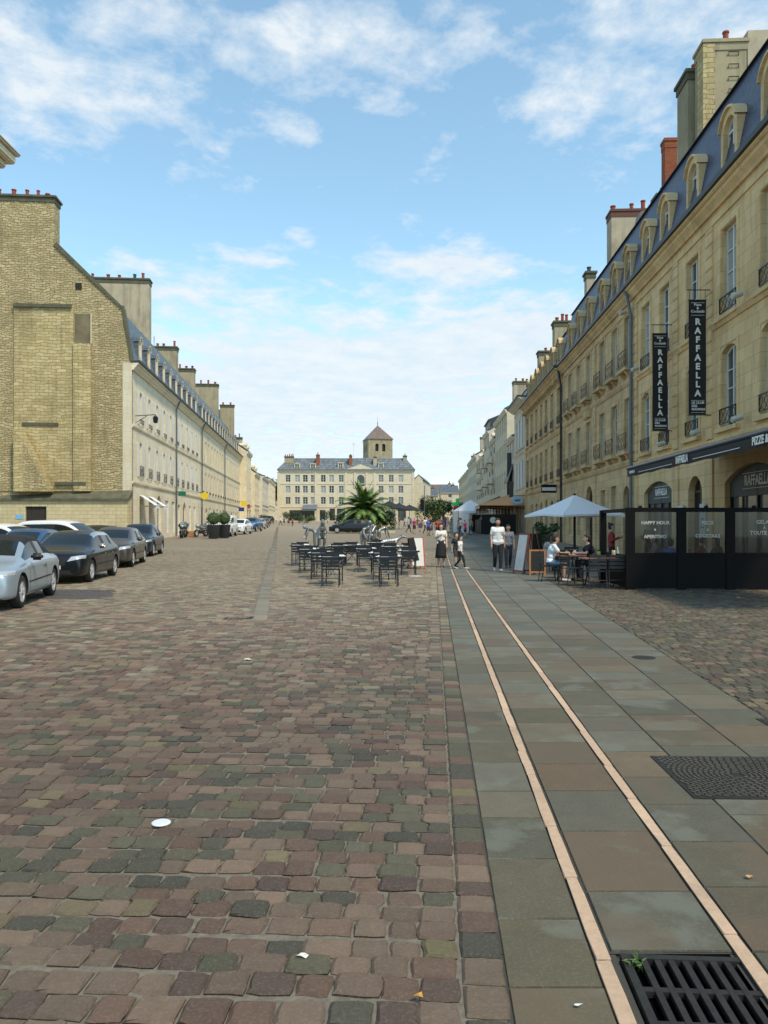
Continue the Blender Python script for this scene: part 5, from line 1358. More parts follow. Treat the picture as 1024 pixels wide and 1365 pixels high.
def car_shape(kind, L, W, H):
    h = L/2
    # x, zbot, belt, top, half width factor, roof half width (None where there is no cabin)
    if kind == 'hatch':
        return [(-h, .36, .80, .86, .80, 0), (-h+.07, .24, .88, .97, .92, 0), (-h+.2, .2, .93, 1.04, .97, 0), ('rb', -h+.27, .19, .95, 1.06, .98, 0), ('rh', -h+.62, .18, .96, H-.06, 1, .60),
                ('c0', -h+1.0, .18, .95, H-.02, 1, .62), ('c1', -h+1.12, .18, .95, H-.015, 1, .625), ('b0', -h+1.95, .18, .93, H, 1, .63), ('b1', -h+2.05, .18, .93, H, 1, .63), ('fh', h-1.85, .18, .92, H-.04, 1, .60),
                ('cw', h-1.08, .18, .90, .99, 1, 0), (h-.75, .18, .87, .945, .99, 0), (h-.32, .19, .82, .89, .96, 0), (h-.1, .2, .75, .81, .90, 0), (h-.02, .22, .67, .72, .83, 0), (h, .26, .60, .64, .76, 0)]
    if kind == 'suv':
        return [(-h, .42, .90, 1.0, .84, 0), (-h+.08, .32, 1.0, 1.12, .95, 0), (-h+.18, .28, 1.03, 1.17, .98, 0), ('rb', -h+.22, .28, 1.04, 1.19, .99, 0), ('rh', -h+.5, .27, 1.05, H-.07, 1, .64),
                ('c0', -h+1.0, .27, 1.04, H-.02, 1, .66), ('c1', -h+1.12, .27, 1.04, H-.02, 1, .665), ('b0', -h+2.1, .27, 1.02, H, 1, .67), ('b1', -h+2.2, .27, 1.02, H, 1, .67), ('fh', h-1.75, .27, 1.01, H-.04, 1, .63),
                ('cw', h-1.05, .27, .99, 1.08, 1, 0), (h-.7, .27, .97, 1.05, .99, 0), (h-.3, .28, .90, .98, .95, 0), (h-.1, .3, .76, .84, .88, 0), (h-.02, .34, .64, .7, .8, 0), (h, .38, .56, .62, .74, 0)]
    if kind == 'van':
        return [(-h, .42, 1.0, 1.1, .93, 0), (-h+.04, .32, 1.12, 1.22, .98, 0), (-h+.08, .28, 1.15, 1.26, .99, 0), ('rb', -h+.09, .28, 1.15, 1.28, .99, 0), ('rh', -h+.22, .27, 1.15, H-.05, 1, .78),
                ('c0', -h+.5, .27, 1.14, H-.01, 1, .79), ('c1', -h+2.0, .27, 1.12, H, 1, .79), ('b0', -h+2.2, .27, 1.08, H, 1, .79), ('b1', -h+2.3, .27, 1.08, H, 1, .79), ('fh', h-1.55, .27, 1.05, H-.05, 1, .72),
                ('cw', h-.75, .27, 1.02, 1.12, 1, 0), (h-.5, .27, .98, 1.06, .98, 0), (h-.22, .28, .88, .95, .94, 0), (h-.08, .3, .76, .82, .88, 0), (h-.02, .34, .62, .68, .8, 0), (h, .38, .54, .6, .76, 0)]
    # sedan / convertible with a boot
    return [(-h, .38, .74, .80, .80, 0), (-h+.07, .26, .84, .91, .91, 0), (-h+.25, .21, .88, .965, .96, 0), (-h+.5, .19, .90, .98, .99, 0), ('rb', -h+.72, .18, .915, .99, 1, 0), ('rh', -h+1.28, .18, .92, H-.05, 1, .58),
            ('c0', -h+1.42, .18, .92, H-.03, 1, .6), ('c1', -h+1.52, .18, .92, H-.02, 1, .605), ('b0', -h+2.12, .18, .905, H, 1, .61), ('b1', -h+2.2, .18, .90, H, 1, .61), ('fh', h-1.95, .18, .89, H-.05, 1, .58),
            ('cw', h-1.25, .18, .875, .95, 1, 0), (h-.8, .18, .84, .91, .99, 0), (h-.32, .19, .79, .85, .96, 0), (h-.1, .2, .72, .77, .91, 0), (h-.02, .23, .65, .69, .84, 0), (h, .27, .58, .62, .78, 0)]
def make_car(kind, L, W, H, pm, roofm=None, label='', arcm=None, detail=True, group=None, cat='car'):
    t = thing('parked_car', label, cat, (0,0,0), 0, group)
    stn = []; nm = []
    for s in car_shape(kind, L, W, H):
        if isinstance(s[0], str): nm.append(s[0]); stn.append(s[1:])
        else: nm.append(None); stn.append(s)
    bm = bmesh.new(); rings = []; w0 = W/2
    for (x, zb, belt, top, wf, rw) in stn:
        w = w0*wf
        half = [(0, zb), (w*.55, zb), (w*.93, zb+.01), (w*.985, zb+.09), (w, zb+.47*(belt-zb)), (w*.985, belt-.1), (w*.95, belt-.015)]
        if rw: half += [(w0*.90, belt+.02), (w0*rw*1.13, top-.085), (w0*rw*1.02, top-.03), (w0*rw*.6, top-.003), (0, top+.008)]
        else: half += [(w*.89, belt+(top-belt)*.35), (w*.83, belt+(top-belt)*.72), (w*.72, belt+(top-belt)*.9), (w*.4, top), (0, top+.01)]
        full = half+[(-y, z) for y, z in half[-2:0:-1]]
        rings.append([bm.verts.new((x, y, z)) for y, z in full])
    N = len(rings[0]); HN = 11
    # materials: 0 paint 1 windscreen 2 side glass 3 rear glass 4 trim 5 roof
    def cls(i, j):
        a, b = nm[i], nm[i+1]; jj = j if j < HN else N-1-j
        if jj in (0, 1): return 4
        if a == 'fh' and b == 'cw':
            if jj in (9, 10): return 1
            if jj == 7: return 2
            return 0 if jj >= 8 or jj < 7 else 0
        if a == 'rb' and b == 'rh':
            if jj in (9, 10): return 3
            if jj in (7, 8) and roofm: return 5
            return 0
        if a in ('rh', 'c0', 'c1', 'b0', 'b1'):
            if jj == 7:
                if kind == 'van' and a in ('rh', 'c0', 'c1'): return 0
                if a == 'rh': return 2 if kind in ('suv',) else (0 if not roofm else 5)
                if a == 'c0': return (5 if roofm else 4) if kind != 'suv' else 4
                if a == 'b0': return 4
                return 2
            if jj >= 8:
                if arcm and jj == 8: return 6
                return 5 if roofm else 0
        return 0
    for i in range(len(rings)-1):
        for j in range(N):
            f = bm.faces.new((rings[i][j], rings[i][(j+1) % N], rings[i+1][(j+1) % N], rings[i+1][j])); f.material_index = cls(i, j)
    bm.faces.new(rings[0][::-1]); bm.faces.new(rings[-1])
    bmesh.ops.recalc_face_normals(bm, faces=bm.faces[:])
    me = bpy.data.meshes.new('car'); bm.to_mesh(me); bm.free()
    o = bpy.data.objects.new('car', me); COL.objects.link(o)
    ms = o.modifiers.new('s', 'SUBSURF'); ms.levels = 2; ms.render_levels = 2
    wr = .325 if kind != 'suv' else .36
    if kind == 'van': wr = .33
    xf, xr = L/2-.83, -L/2+.80 if kind != 'sedan' else -L/2+.92
    cut = bmesh.new()
    for x in (xf, xr):
        for s in (-1, 1): lathe(cut, [(wr+.055, -.16), (wr+.055, .16)], 24, (x, s*(w0-.12), wr), 'y')
    bmesh.ops.recalc_face_normals(cut, faces=cut.faces[:]); cm_ = bpy.data.meshes.new('cut'); cut.to_mesh(cm_); cut.free()
    for p in cm_.polygons: p.material_index = 4
    mats = [pm, cglass, cglass, cglass, trim, roofm or pm, arcm or pm]
    for q in mats: me.materials.append(q); cm_.materials.append(q)
    oc = bpy.data.objects.new('cut', cm_); COL.objects.link(oc)
    mb = o.modifiers.new('b', 'BOOLEAN'); mb.operation = 'DIFFERENCE'; mb.object = oc; mb.solver = 'EXACT'
    em = eval_mesh(o); bpy.data.objects.remove(o); bpy.data.objects.remove(oc)
    bvh = BVHTree.FromPolygons([v.co.copy() for v in em.vertices], [tuple(p.vertices) for p in em.polygons])
    split_by_mat(em, mats, ['body', 'windscreen', 'side_windows', 'rear_window', 'trim', 'roof', 'roof_rail'], t)
    ty, ri = wheel_meshes(wr, .2)
    for x in (xf, xr):
        for s in (-1, 1):
            wo_ = link('wheel', ty, None, t); wo_.location = (x, s*(w0-.13), wr); wo_.rotation_euler = (0, random.random()*6, 0 if s > 0 else PI)
            link('rim', ri, None, wo_)
    def patch(name, corners, d, m, off=.006, nx=5, nz=3, par=None):
        """quad a,b,c,d laid on the body: rays go along d"""
        bm = bmesh.new(); d = Vector(d).normalized(); gv = []; ok = True
        for j in range(nz+1):
            row = []
            for i in range(nx+1):
                u, v_ = i/nx, j/nz; p = (Vector(corners[0])*(1-u)+Vector(corners[1])*u)*(1-v_)+(Vector(corners[3])*(1-u)+Vector(corners[2])*u)*v_
                hit = bvh.ray_cast(p-d*3, d)
                q = (hit[0]-d*off) if hit[0] is not None else p
                row.append(bm.verts.new(q))
            gv.append(row)
        for j in range(nz):
            for i in range(nx): bm.faces.new((gv[j][i], gv[j][i+1], gv[j+1][i+1], gv[j+1][i]))
        return bm_obj(name, bm, m, par or t, True)
    hd = L/2; zl = {'hatch': .67, 'suv': .84, 'van': .84, 'sedan': .66}[kind]
    for s in (-1, 1):
        patch('headlight', [(hd, s*.42, zl-.055), (hd-.25, s*.86, zl+.03), (hd-.3, s*.86, zl+.12), (hd-.1, s*.5, zl+.07)], (-1, -s*.35, -.15), lampw, .012)
        zt = {'hatch': .84, 'suv': 1.0, 'van': .9, 'sedan': .76}[kind]
        patch('tail_light', [(-hd, s*.48, zt-.07), (-hd+.15, s*.84, zt-.05), (-hd+.15, s*.84, zt+.1), (-hd, s*.52, zt+.08)], (1, -s*.4, 0), lampr, .012)
    patch('grille', [(hd, -.36, zl-.16), (hd, .36, zl-.16), (hd, .40, zl+.0), (hd, -.40, zl+.0)], (-1,0,0), trim, .01)
    patch('lower_intake', [(hd, -.55, .27), (hd, .55, .27), (hd, .50, .38), (hd, -.50, .38)], (-1,0,0), trim, .01)
    patch('number_plate', [(hd, -.26, .41), (hd, .26, .41), (hd, .26, .51), (hd, -.26, .51)], (-1,0,0), platem, .018)
    patch('number_plate', [(-hd, -.26, .55), (-hd, .26, .55), (-hd, .26, .66), (-hd, -.26, .66)], (1,0,0), platem, .012)
    if detail:
        xs = {'hatch': (-L/2+1.1, -L/2+2.0, L/2-1.25), 'suv': (-L/2+1.1, -L/2+2.15, L/2-1.2), 'van': (-L/2+2.25, L/2-1.0), 'sedan': (-L/2+1.75, L/2-1.35)}[kind]
        for s in (-1, 1):
            bz = {'hatch': .90, 'suv': 1.0, 'van': 1.0, 'sedan': .87}[kind]
            for x in xs: patch('door_seam', [(x-.007, s*1, .3), (x+.007, s*1, .3), (x+.007, s*1, bz), (x-.007, s*1, bz)], (0,-s,0), trim, .003, 1, 6)
            for x in xs[:-1]: patch('handle', [(x+.10, s*1, bz-.14), (x+.26, s*1, bz-.14), (x+.26, s*1, bz-.105), (x+.10, s*1, bz-.105)], (0,-s,0), arcm or trim, .022, 2, 1)
            patch('side_moulding', [(xr+.42, s*1, .5), (xf-.42, s*1, .47), (xf-.42, s*1, .50), (xr+.42, s*1, .53)], (0,-s,0), trim, .008, 8, 1)
            patch('sill', [(xr+.4, s*1, .215), (xf-.4, s*1, .215), (xf-.4, s*1, .27), (xr+.4, s*1, .27)], (0,-s,0), trim, .006, 8, 1)
            # door mirror
            bm = bmesh.new(); mxx = L/2-1.48; mz = bz+.1
            b_ = box(bm, mxx-.08, mxx+.09, s*(w0-.02) if s > 0 else s*(w0+.2), s*(w0+.2) if s > 0 else s*(w0-.02), mz-.06, mz+.08); bmesh.ops.bevel(bm, geom=bm.edges[:], offset=.04, segments=2, affect='EDGES')
            bm_obj('door_mirror', bm, arcm or (trim if roofm else pm), t, True)
        # wipers and a windscreen base strip
        bm = bmesh.new(); 
    return t
def place(t, x, y, ang, z=None):
    t.location = (x, y, g(y) if z is None else z); t.rotation_euler = (0,0,ang)
def facing(x0, y0, x1, y1): return math.atan2(y1-y0, x1-x0)
silver = paint('silver blue paint', (.36,.42,.48), .5); blackp = paint('black paint', (.010,.011,.014), .2); greyp = paint('grey brown paint', (.095,.08,.072), .5); navy = paint('dark blue paint', (.018,.028,.05), .3)
whitep = paint('white paint', (.72,.73,.74), .0); bluep = paint('mid blue paint', (.04,.10,.22), .4); cloth_r = plain('black soft top', (.012,.012,.013), .85, 0, .3, 30)
bright = plain('bright metal trim', (.6,.6,.6), .25, .9, .05)
# cars face the camera: heading is mostly -y
def row_car(kind, L, W, H, pm, fx_, fy_, rx, ry, label, **k):
    """front wheel contact and rear wheel contact on the street side"""
    t = make_car(kind, L, W, H, pm, label=label, **k)
    a = facing(rx, ry, fx_, fy_); mx_, my_ = (fx_+rx)/2, (fy_+ry)/2
    # street side of the car is at its left when it heads to the camera
    ox, oy = -math.sin(a), math.cos(a)
    place(t, mx_-ox*(W/2-.1), my_-oy*(W/2-.1), a); return t
row_car('sedan', 4.55, 1.74, 1.42, silver, -7.12, 15.3, -7.72, 18.35, 'silver blue convertible with black soft top, nearest car at the left edge', roofm=cloth_r)
row_car('hatch', 4.4, 1.82, 1.45, blackp, -8.28, 22.0, -8.62, 25.2, 'black hatchback with bright window arch, parked second behind the silver convertible', arcm=bright)
row_car('hatch', 4.35, 1.80, 1.47, greyp, -9.35, 29.0, -9.85, 32.4, 'grey brown hatchback parked third in the near row of cars')
row_car('hatch', 4.1, 1.76, 1.50, navy, -10.75, 36.3, -11.15, 39.6, 'dark navy hatchback parked last in the near row of cars')
def free_car(kind, L, W, H, pm, px, Y, ang, label, **k):
    t = make_car(kind, L, W, H, pm, label=label, **k); place(t, wx(px, Y), Y, ang); return t
free_car('suv', 4.6, 1.85, 1.72, whitep, 86, 33.5, R(-8), 'white estate car seen side on behind the near row, below the lean-to coping')
free_car('hatch', 4.2, 1.78, 1.46, bluep, 38, 27.5, R(-86), 'blue hatchback facing the camera between silver convertible and black hatchback')
free_car('suv', 4.5, 1.82, 1.60, whitep, 8, 31.0, R(-15), 'white car at the left edge behind the black soft top')
free_car('hatch', 4.2, 1.78, 1.42, blackp, 128, 40.0, R(-95), 'dark car almost hidden behind the grey brown hatchback')
free_car('van', 4.4, 1.85, 1.85, whitep, 299, 70, R(-88), 'white van parked behind the two round topiary pots', detail=False)
free_car('hatch', 4.2, 1.78, 1.5, whitep, 320, 78.5, R(-93), 'white compact car next beyond the white van')
for i, (px, Y, kd, p_, lab) in enumerate(((336, 92, 'suv', bluep, 'blue four wheel drive parked on the left street beyond the white compact'), (343, 108, 'hatch', paint('pale silver paint', (.4,.42,.45)), 'pale silver car behind the blue four wheel drive'),
        (348, 121, 'hatch', paint('dark red paint', (.2,.02,.02)), 'dark red car farther down the left street'), (351, 136, 'hatch', navy, 'dark blue car far down the left street'), (358, 165, 'suv', blackp, 'tiny black car at the far end of the left street'))):
    free_car(kd, 4.3, 1.8, 1.6 if kd == 'suv' else 1.48, p_, px, Y, R(-94), lab, detail=False)
free_car('sedan', 4.9, 1.85, 1.46, blackp, 470, 82, R(184), 'black saloon crossing the square side on behind the silver figures')

# motorbikes
def motorbike(px, Y, ang, col, label, fair=True):
    t = thing('motorbike', label, 'motorbike', (wx(px, Y), Y, g(Y)), ang, 'motorbikes beside the cream house')
    for x in (-.68, .68):
        bm = bmesh.new(); lathe(bm, [(.2,-.05),(.3,-.06),(.32,0),(.3,.06),(.2,.05)], 18, axis='y', cap=False); w_ = bm_obj('wheel', bm, tyre_m, t, True); w_.location = (x,0,.32)
        bm = bmesh.new(); lathe(bm, [(.2,-.03),(.2,.03)], 16, axis='y'); bm_obj('rim', bm, rim_m, w_)
    cm_ = plain('bike body '+label[:12], col, .3, .2, .1)
    bm = bmesh.new(); tube(bm, [(-.75,0,.75),(-.4,0,.8),(0,0,.78),(.25,0,.9),(.5,0,.95),(.62,0,.8)], [.08,.15,.16,.2,.2,.08], 8); bm_obj('body', bm, cm_, t, True)
    bm = bmesh.new(); box(bm, -.35, .3, -.16, .16, .28, .62); bmesh.ops.bevel(bm, geom=bm.edges[:], offset=.06, segments=2, affect='EDGES'); tube(bm, [(-.7,.15,.4),(.1,.18,.3)], .05, 6); bm_obj('engine', bm, M['castiron'], t, True)
    bm = bmesh.new(); tube(bm, [(-.62,0,.86),(-.3,0,.88),(.05,0,.86)], [.09,.13,.1], 8); bm_obj('seat', bm, trim, t, True)
    bm = bmesh.new(); tube(bm, [(.68,.07,.32),(.48,.07,1.0)], .03, 5); tube(bm, [(.68,-.07,.32),(.48,-.07,1.0)], .03, 5); bm_obj('fork', bm, chrome, t)
    bm = bmesh.new(); tube(bm, [(.3,-.36,1.05),(.45,0,1.02),(.3,.36,1.05)], .018, 5); tube(bm, [(.4,.3,1.05),(.42,.34,1.2)], .01, 4); lathe(bm, [(.06,0),(.06,.02)], 8, (.42,.34,1.22), 'y'); bm_obj('handlebar', bm, trim, t)
    bm = bmesh.new(); lathe(bm, [(.02,-.06),(.1,-.04),(.11,.05),(0,.06)], 10); hl = bm_obj('headlight', bm, lampw, t, True); hl.location = (.66,0,.95); hl.rotation_euler = (0, R(90), 0)
    if fair:
        bm = bmesh.new(); vs = [bm.verts.new(p) for p in ((.62,-.17,.98),(.62,.17,.98),(.42,.13,1.32),(.42,-.13,1.32))]; bm.faces.new(vs); bm_obj('screen', bm, M['pane3'], t)
        bm = bmesh.new(); tube(bm, [(-.85,0,1.0),(-.6,0,1.02)], [.18,.2], 8); bm_obj('top_case', bm, trim, t, True)
    return t
motorbike(242, 64.5, R(-70), (.03,.03,.035), 'black motorbike with screen, nearest of the parked bikes by the cream house')
motorbike(247.5, 66.2, R(-82), (.12,.13,.15), 'grey motorbike with screen, immediately behind the black one')
motorbike(268, 67.5, R(-110), (.3,.31,.33), 'pale grey scooter standing left of the round topiary pots', False)
motorbike(276, 71, R(-75), (.4,.4,.4), 'pale scooter half hidden by the topiary pots', True)
bm = bmesh.new(); box(bm, -.3,.3,-.2,.2,0,.5); bmesh.ops.bevel(bm, geom=bm.edges[:], offset=.03, segments=1, affect='EDGES'); o = bm_obj('wooden_crate', bm, plain('orange wood crate', (.42,.2,.07), .7)); o.location = (wx(256, 68), 68, g(68)); tag(o, 'orange brown crate on the ground beside the motorbikes', 'crate')

# ================================================================ people
def capsule(bm, p0, r0, p1, r1, seg=8):
    p0, p1 = Vector(p0), Vector(p1); d = p1-p0; Ln = d.length
    if Ln < 1e-6: d = Vector((0,0,1)); Ln = 1e-6; 
    pts = []; rs = []
    dn = d.normalized()
    for a in (-80, -50, -20): pts.append(p0+dn*r0*math.sin(R(a))); rs.append(r0*math.cos(R(a)))
    pts.append(p0); rs.append(r0); pts.append(p1); rs.append(r1)
    for a in (20, 50, 80): pts.append(p1+dn*r1*math.sin(R(a))); rs.append(r1*math.cos(R(a)))
    a = Vector((0,0,1)) if abs(dn.z) < .9 else Vector((1,0,0)); e1 = dn.cross(a).normalized(); e2 = dn.cross(e1); rings = []
    for p, r in zip(pts, rs): rings.append([bm.verts.new(p+(e1*math.cos(2*PI*k/seg)+e2*math.sin(2*PI*k/seg))*r) for k in range(seg)])
    for A_, B_ in zip(rings, rings[1:]):
        for k in range(seg): bm.faces.new((A_[k], B_[k], B_[(k+1)%seg], A_[(k+1)%seg]))
    bm.faces.new(rings[0]); bm.faces.new(rings[-1][::-1])
def remesh(bm, vox, smooth_it=2):
    me = bpy.data.meshes.new('r'); bmesh.ops.recalc_face_normals(bm, faces=bm.faces[:]); bm.to_mesh(me); bm.free(); o = bpy.data.objects.new('r', me); COL.objects.link(o)
    m = o.modifiers.new('r', 'REMESH'); m.mode = 'VOXEL'; m.voxel_size = vox
    s = o.modifiers.new('s', 'SMOOTH'); s.iterations = smooth_it; s.factor = .5
    em = eval_mesh(o); bpy.data.objects.remove(o); bpy.data.meshes.remove(me)
    em.polygons.foreach_set('use_smooth', [True]*len(em.polygons)); return em
def pose(kind, ph=1):
    """joint positions for a 1.75 m figure facing +x; keys L/R mean y>0 / y<0"""
    J = dict(pel=(0,0,.95), wai=(.0,0,1.10), che=(.01,0,1.30), nek=(0,0,1.46), hed=(.015,0,1.605), face=(1,0,0))
    if kind in ('walk', 'walk2'):
        s = 1 if kind == 'walk' else .6
        a, b = ('L', 'R') if ph > 0 else ('R', 'L'); y = {'L': .09, 'R': -.09}
        J['hip'+a] = (0, y[a], .92); J['kne'+a] = (.16*s, y[a]*.95, .50); J['ank'+a] = (.24*s, y[a]*.8, .09); J['toe'+a] = (.42*s+.04, y[a]*1.0, .05)
        J['hip'+b] = (0, y[b], .92); J['kne'+b] = (.02, y[b]*.95, .49); J['ank'+b] = (-.28*s, y[b]*.8, .14); J['toe'+b] = (-.12*s-.02, y[b]*.9, .035)
        for q, sg, sw in ((a, 1, -1), (b, 1, 1)):
            ys = 1 if q == 'L' else -1
            J['sho'+q] = (0, ys*.165, 1.40); J['elb'+q] = (.08*sw*s-.02, ys*.215, 1.12); J['wri'+q] = (.16*sw*s+.06, ys*.225, .88)
    elif kind in ('stand', 'bend', 'phone'):
        for q, ys in (('L', 1), ('R', -1)):
            J['hip'+q] = (0, ys*.09, .92); J['kne'+q] = (.03, ys*.1, .5); J['ank'+q] = (-.01, ys*.11, .09); J['toe'+q] = (.15, ys*.14, .04)
            J['sho'+q] = (0, ys*.165, 1.40); J['elb'+q] = (-.02, ys*.215, 1.12); J['wri'+q] = (.08, ys*.225, .87)
        if kind == 'phone': J['elbR'] = (.05,-.22,1.16); J['wriR'] = (.26,-.05,1.25)
        if kind == 'bend':
            J.update(wai=(.12,0,1.06), che=(.33,0,1.13), nek=(.50,0,1.17), hed=(.62,0,1.22), shoL=(.42,.18,1.15), shoR=(.42,-.18,1.15), elbL=(.5,.22,.9), elbR=(.5,-.22,.9), wriL=(.55,.12,.62), wriR=(.62,-.1,.65))
    elif kind == 'sit':
        J.update(pel=(0,0,.55), wai=(.04,0,.70), che=(.09,0,.90), nek=(.14,0,1.07), hed=(.18,0,1.205))
        for q, ys in (('L', 1), ('R', -1)):
            J['hip'+q] = (0, ys*.1, .53); J['kne'+q] = (.42, ys*.14, .53); J['ank'+q] = (.38, ys*.14, .09); J['toe'+q] = (.54, ys*.15, .04)
            J['sho'+q] = (.11, ys*.17, 1.01); J['elb'+q] = (.25, ys*.24, .80); J['wri'+q] = (.46, ys*.1, .80)
    elif kind == 'crouch':
        J.update(pel=(0,0,.42), wai=(.06,0,.6), che=(.16,0,.8), nek=(.22,0,.97), hed=(.3,0,1.1))
        for q, ys in (('L', 1), ('R', -1)):
            J['hip'+q] = (0, ys*.1, .42); J['kne'+q] = (.38, ys*.2, .55); J['ank'+q] = (.12, ys*.16, .1); J['toe'+q] = (.28, ys*.18, .04)
            J['sho'+q] = (.2, ys*.19, .93); J['elb'+q] = (.4, ys*.24, .72); J['wri'+q] = (.5, ys*.1, .55)
    return J
SKIN = plain('skin', (.56,.35,.25), .55, 0, .08, 8); SKIN2 = plain('tanned skin', (.44,.26,.175), .55, 0, .08, 8)
def person(label, x, y, ang, H=1.75, kind='stand', ph=1, top=(.6,.6,.6), bot=(.02,.02,.03), legs='trousers', sleeves='short', hair=(.02,.013,.01), hairlen='short', skin=None, wide=1.0, shoes=(.03,.03,.03), hero=False, group=None, z=None, J=None, beard=False, child=False, extra=None):
    skin = skin or SKIN; sc = H/1.75; J = J or pose(kind, ph); J = {k: Vector(v_) for k, v_ in J.items()}
    t = thing('person', label, 'person', (x, y, (g(y) if z is None else z)), ang, group); t.scale = (sc, sc, sc)
    vox = .0095 if hero else .024; wv = wide
    hs_ = 1.18 if child else 1.0
    def tops(bm, e, arms):
        e = e*.75
        capsule(bm, J['pel']+Vector((0,-.06*wv,0)), .095*wv+e, J['pel']+Vector((0,.06*wv,0)), .095*wv+e)
        capsule(bm, J['wai']+Vector((0,-.05*wv,0)), .088*wv+e, J['wai']+Vector((0,.05*wv,0)), .088*wv+e)
        capsule(bm, J['che']+Vector((0,-.07*wv,0)), .103*wv+e, J['che']+Vector((0,.07*wv,0)), .103*wv+e)
        capsule(bm, J['pel'], .10*wv+e, J['che'], .112*wv+e)
        capsule(bm, J['shoL']*.9+J['che']*.1, .052+e, J['shoR']*.9+J['che']*.1, .052+e)
        capsule(bm, J['che'], .1*wv+e, J['nek']-Vector((0,0,.05)), .06+e*.5)
        for q in 'LR':
            if arms: 
                f = {'short': .62, 'long': 1.0, 'none': .05}[sleeves]
                el = J['sho'+q]+(J['elb'+q]-J['sho'+q])*min(1, f)
                capsule(bm, J['sho'+q], .048+e, el, .047+e)
                if sleeves == 'long': capsule(bm, J['elb'+q], .044+e, J['wri'+q]*.95+J['elb'+q]*.05, .032+e)
    bm = bmesh.new(); tops(bm, 0, False)
    capsule(bm, J['nek']-Vector((0,0,.06)), .062, J['hed']-Vector((0,0,.06)), .055)
    h = J['hed']
    capsule(bm, h+Vector((-.01,0,.03)), .092*hs_, h+Vector((.025,0,-.055)), .062*hs_)          # skull to jaw
    capsule(bm, h+Vector((.035,0,-.02)), .066*hs_, h+Vector((.045,0,-.085)), .04*hs_)
    capsule(bm, h+Vector((.092,0,.005)), .009, h+Vector((.103,0,-.028)), .012)        # nose
    for s in (-1, 1): capsule(bm, h+Vector((0, s*.080, .0)), .013, h+Vector((-.008, s*.082, -.03)), .010)   # ears
    for q in 'LR':
        capsule(bm, J['sho'+q], .048, J['elb'+q], .038); capsule(bm, J['elb'+q], .038, J['wri'+q], .027)
        capsule(bm, J['hip'+q], .085*wv, J['kne'+q], .056); capsule(bm, J['kne'+q], .055, (J['kne'+q]*.6+J['ank'+q]*.4)-Vector((.015,0,0)), .055); capsule(bm, (J['kne'+q]*.6+J['ank'+q]*.4)-Vector((.015,0,0)), .053, J['ank'+q], .036)
        capsule(bm, J['ank'+q]-Vector((.03,0,.03)), .035, J['toe'+q], .028)
        d = (J['wri'+q]-J['elb'+q]).normalized(); w_ = J['wri'+q]; si = d.cross(Vector((0,1,0) if abs(d.y) < .8 else (1,0,0))).normalized(); nn = d.cross(si)
        capsule(bm, w_, .026, w_+d*.075, .030); capsule(bm, w_+d*.05-si*.02, .018, w_+d*.08-si*.022, .018); capsule(bm, w_+d*.05+si*.02, .018, w_+d*.08+si*.022, .018)
        if hero:
            for fi, (o_, ln) in enumerate(((-.033,.062),(-.012,.075),(.010,.07),(.032,.055))):
                b_ = w_+d*.085+si*o_; m_ = b_+d*ln*.55+si*o_*.15; capsule(bm, b_, .0115, m_, .011, 6); capsule(bm, m_, .011, m_+d*ln*.4-nn*.018, .0095, 6)
            ys = 1 if q == 'L' else -1
            capsule(bm, w_+d*.03-si*.028, .013, w_+d*.065-si*.058+nn*.004, .011, 6); capsule(bm, w_+d*.065-si*.058+nn*.004, .011, w_+d*.095-si*.062-nn*.01, .0095, 6)
    me = remesh(bm, vox, 1); me.materials.append(skin); link('body', me, None, t)
    bm = bmesh.new(); tops(bm, .017, True)
    if legs != 'skirt':
        up_ = (J['wai']-J['pel']).normalized()*.01
        capsule(bm, J['pel']+up_+Vector((0,-.06*wv,0)), .118*wv, J['pel']+up_+Vector((0,.06*wv,0)), .118*wv)
    if kind != 'sit' and legs in ('skirt',): pass
    me = remesh(bm, max(vox, .014), 2); me.materials.append(plain('cloth '+str(top), top, .85, 0, .18, 5, .15)); link('top', me, None, t)
    bm = bmesh.new()
    if legs in ('trousers', 'shorts', 'jeans'):
        for q in 'LR':
            kn, an = J['kne'+q], J['ank'+q]
            if legs == 'shorts': capsule(bm, J['hip'+q], .098*wv, J['hip'+q]*.15+kn*.85, .078)
            else: capsule(bm, J['hip'+q], .096*wv, kn, .07); capsule(bm, kn, .07, kn*.08+an*.92, .054)
        capsule(bm, J['pel']+Vector((0,-.06*wv,-.0)), .107*wv, J['pel']+Vector((0,.06*wv,-.0)), .107*wv)
    else:
        kz = J['pel']; n_ = 14; rings = []
        ln = .62 if legs == 'skirt' else .5
        for k_ in range(7):
            f = k_/6; zc = kz.z+.13-f*(ln+.1); rr = (.125+.09*f**.7)*wv; cx = (J['kneL'].x+J['kneR'].x)/2*f*.6
            rings.append([bm.verts.new((cx+rr*(.82+.12*f)*math.cos(2*PI*q/n_), rr*1.0*math.sin(2*PI*q/n_)*(1+.04*math.sin(q*3)), zc)) for q in range(n_)])
        for a_, b_ in zip(rings, rings[1:]):
            for q in range(n_): bm.faces.new((a_[q], a_[(q+1)%n_], b_[(q+1)%n_], b_[q]))
        bm.faces.new(rings[0]); bm.faces.new(rings[-1][::-1])
    if legs in ('trousers', 'shorts', 'jeans'): me = remesh(bm, max(vox, .014), 2)
    else:
        me = bpy.data.meshes.new('skirt'); bmesh.ops.recalc_face_normals(bm, faces=bm.faces[:]); bm.to_mesh(me); bm.free(); me.polygons.foreach_set('use_smooth', [True]*len(me.polygons))
    me.materials.append(plain('cloth '+str(bot), bot, .85, 0, .18, 5, .15)); link(legs, me, None, t)
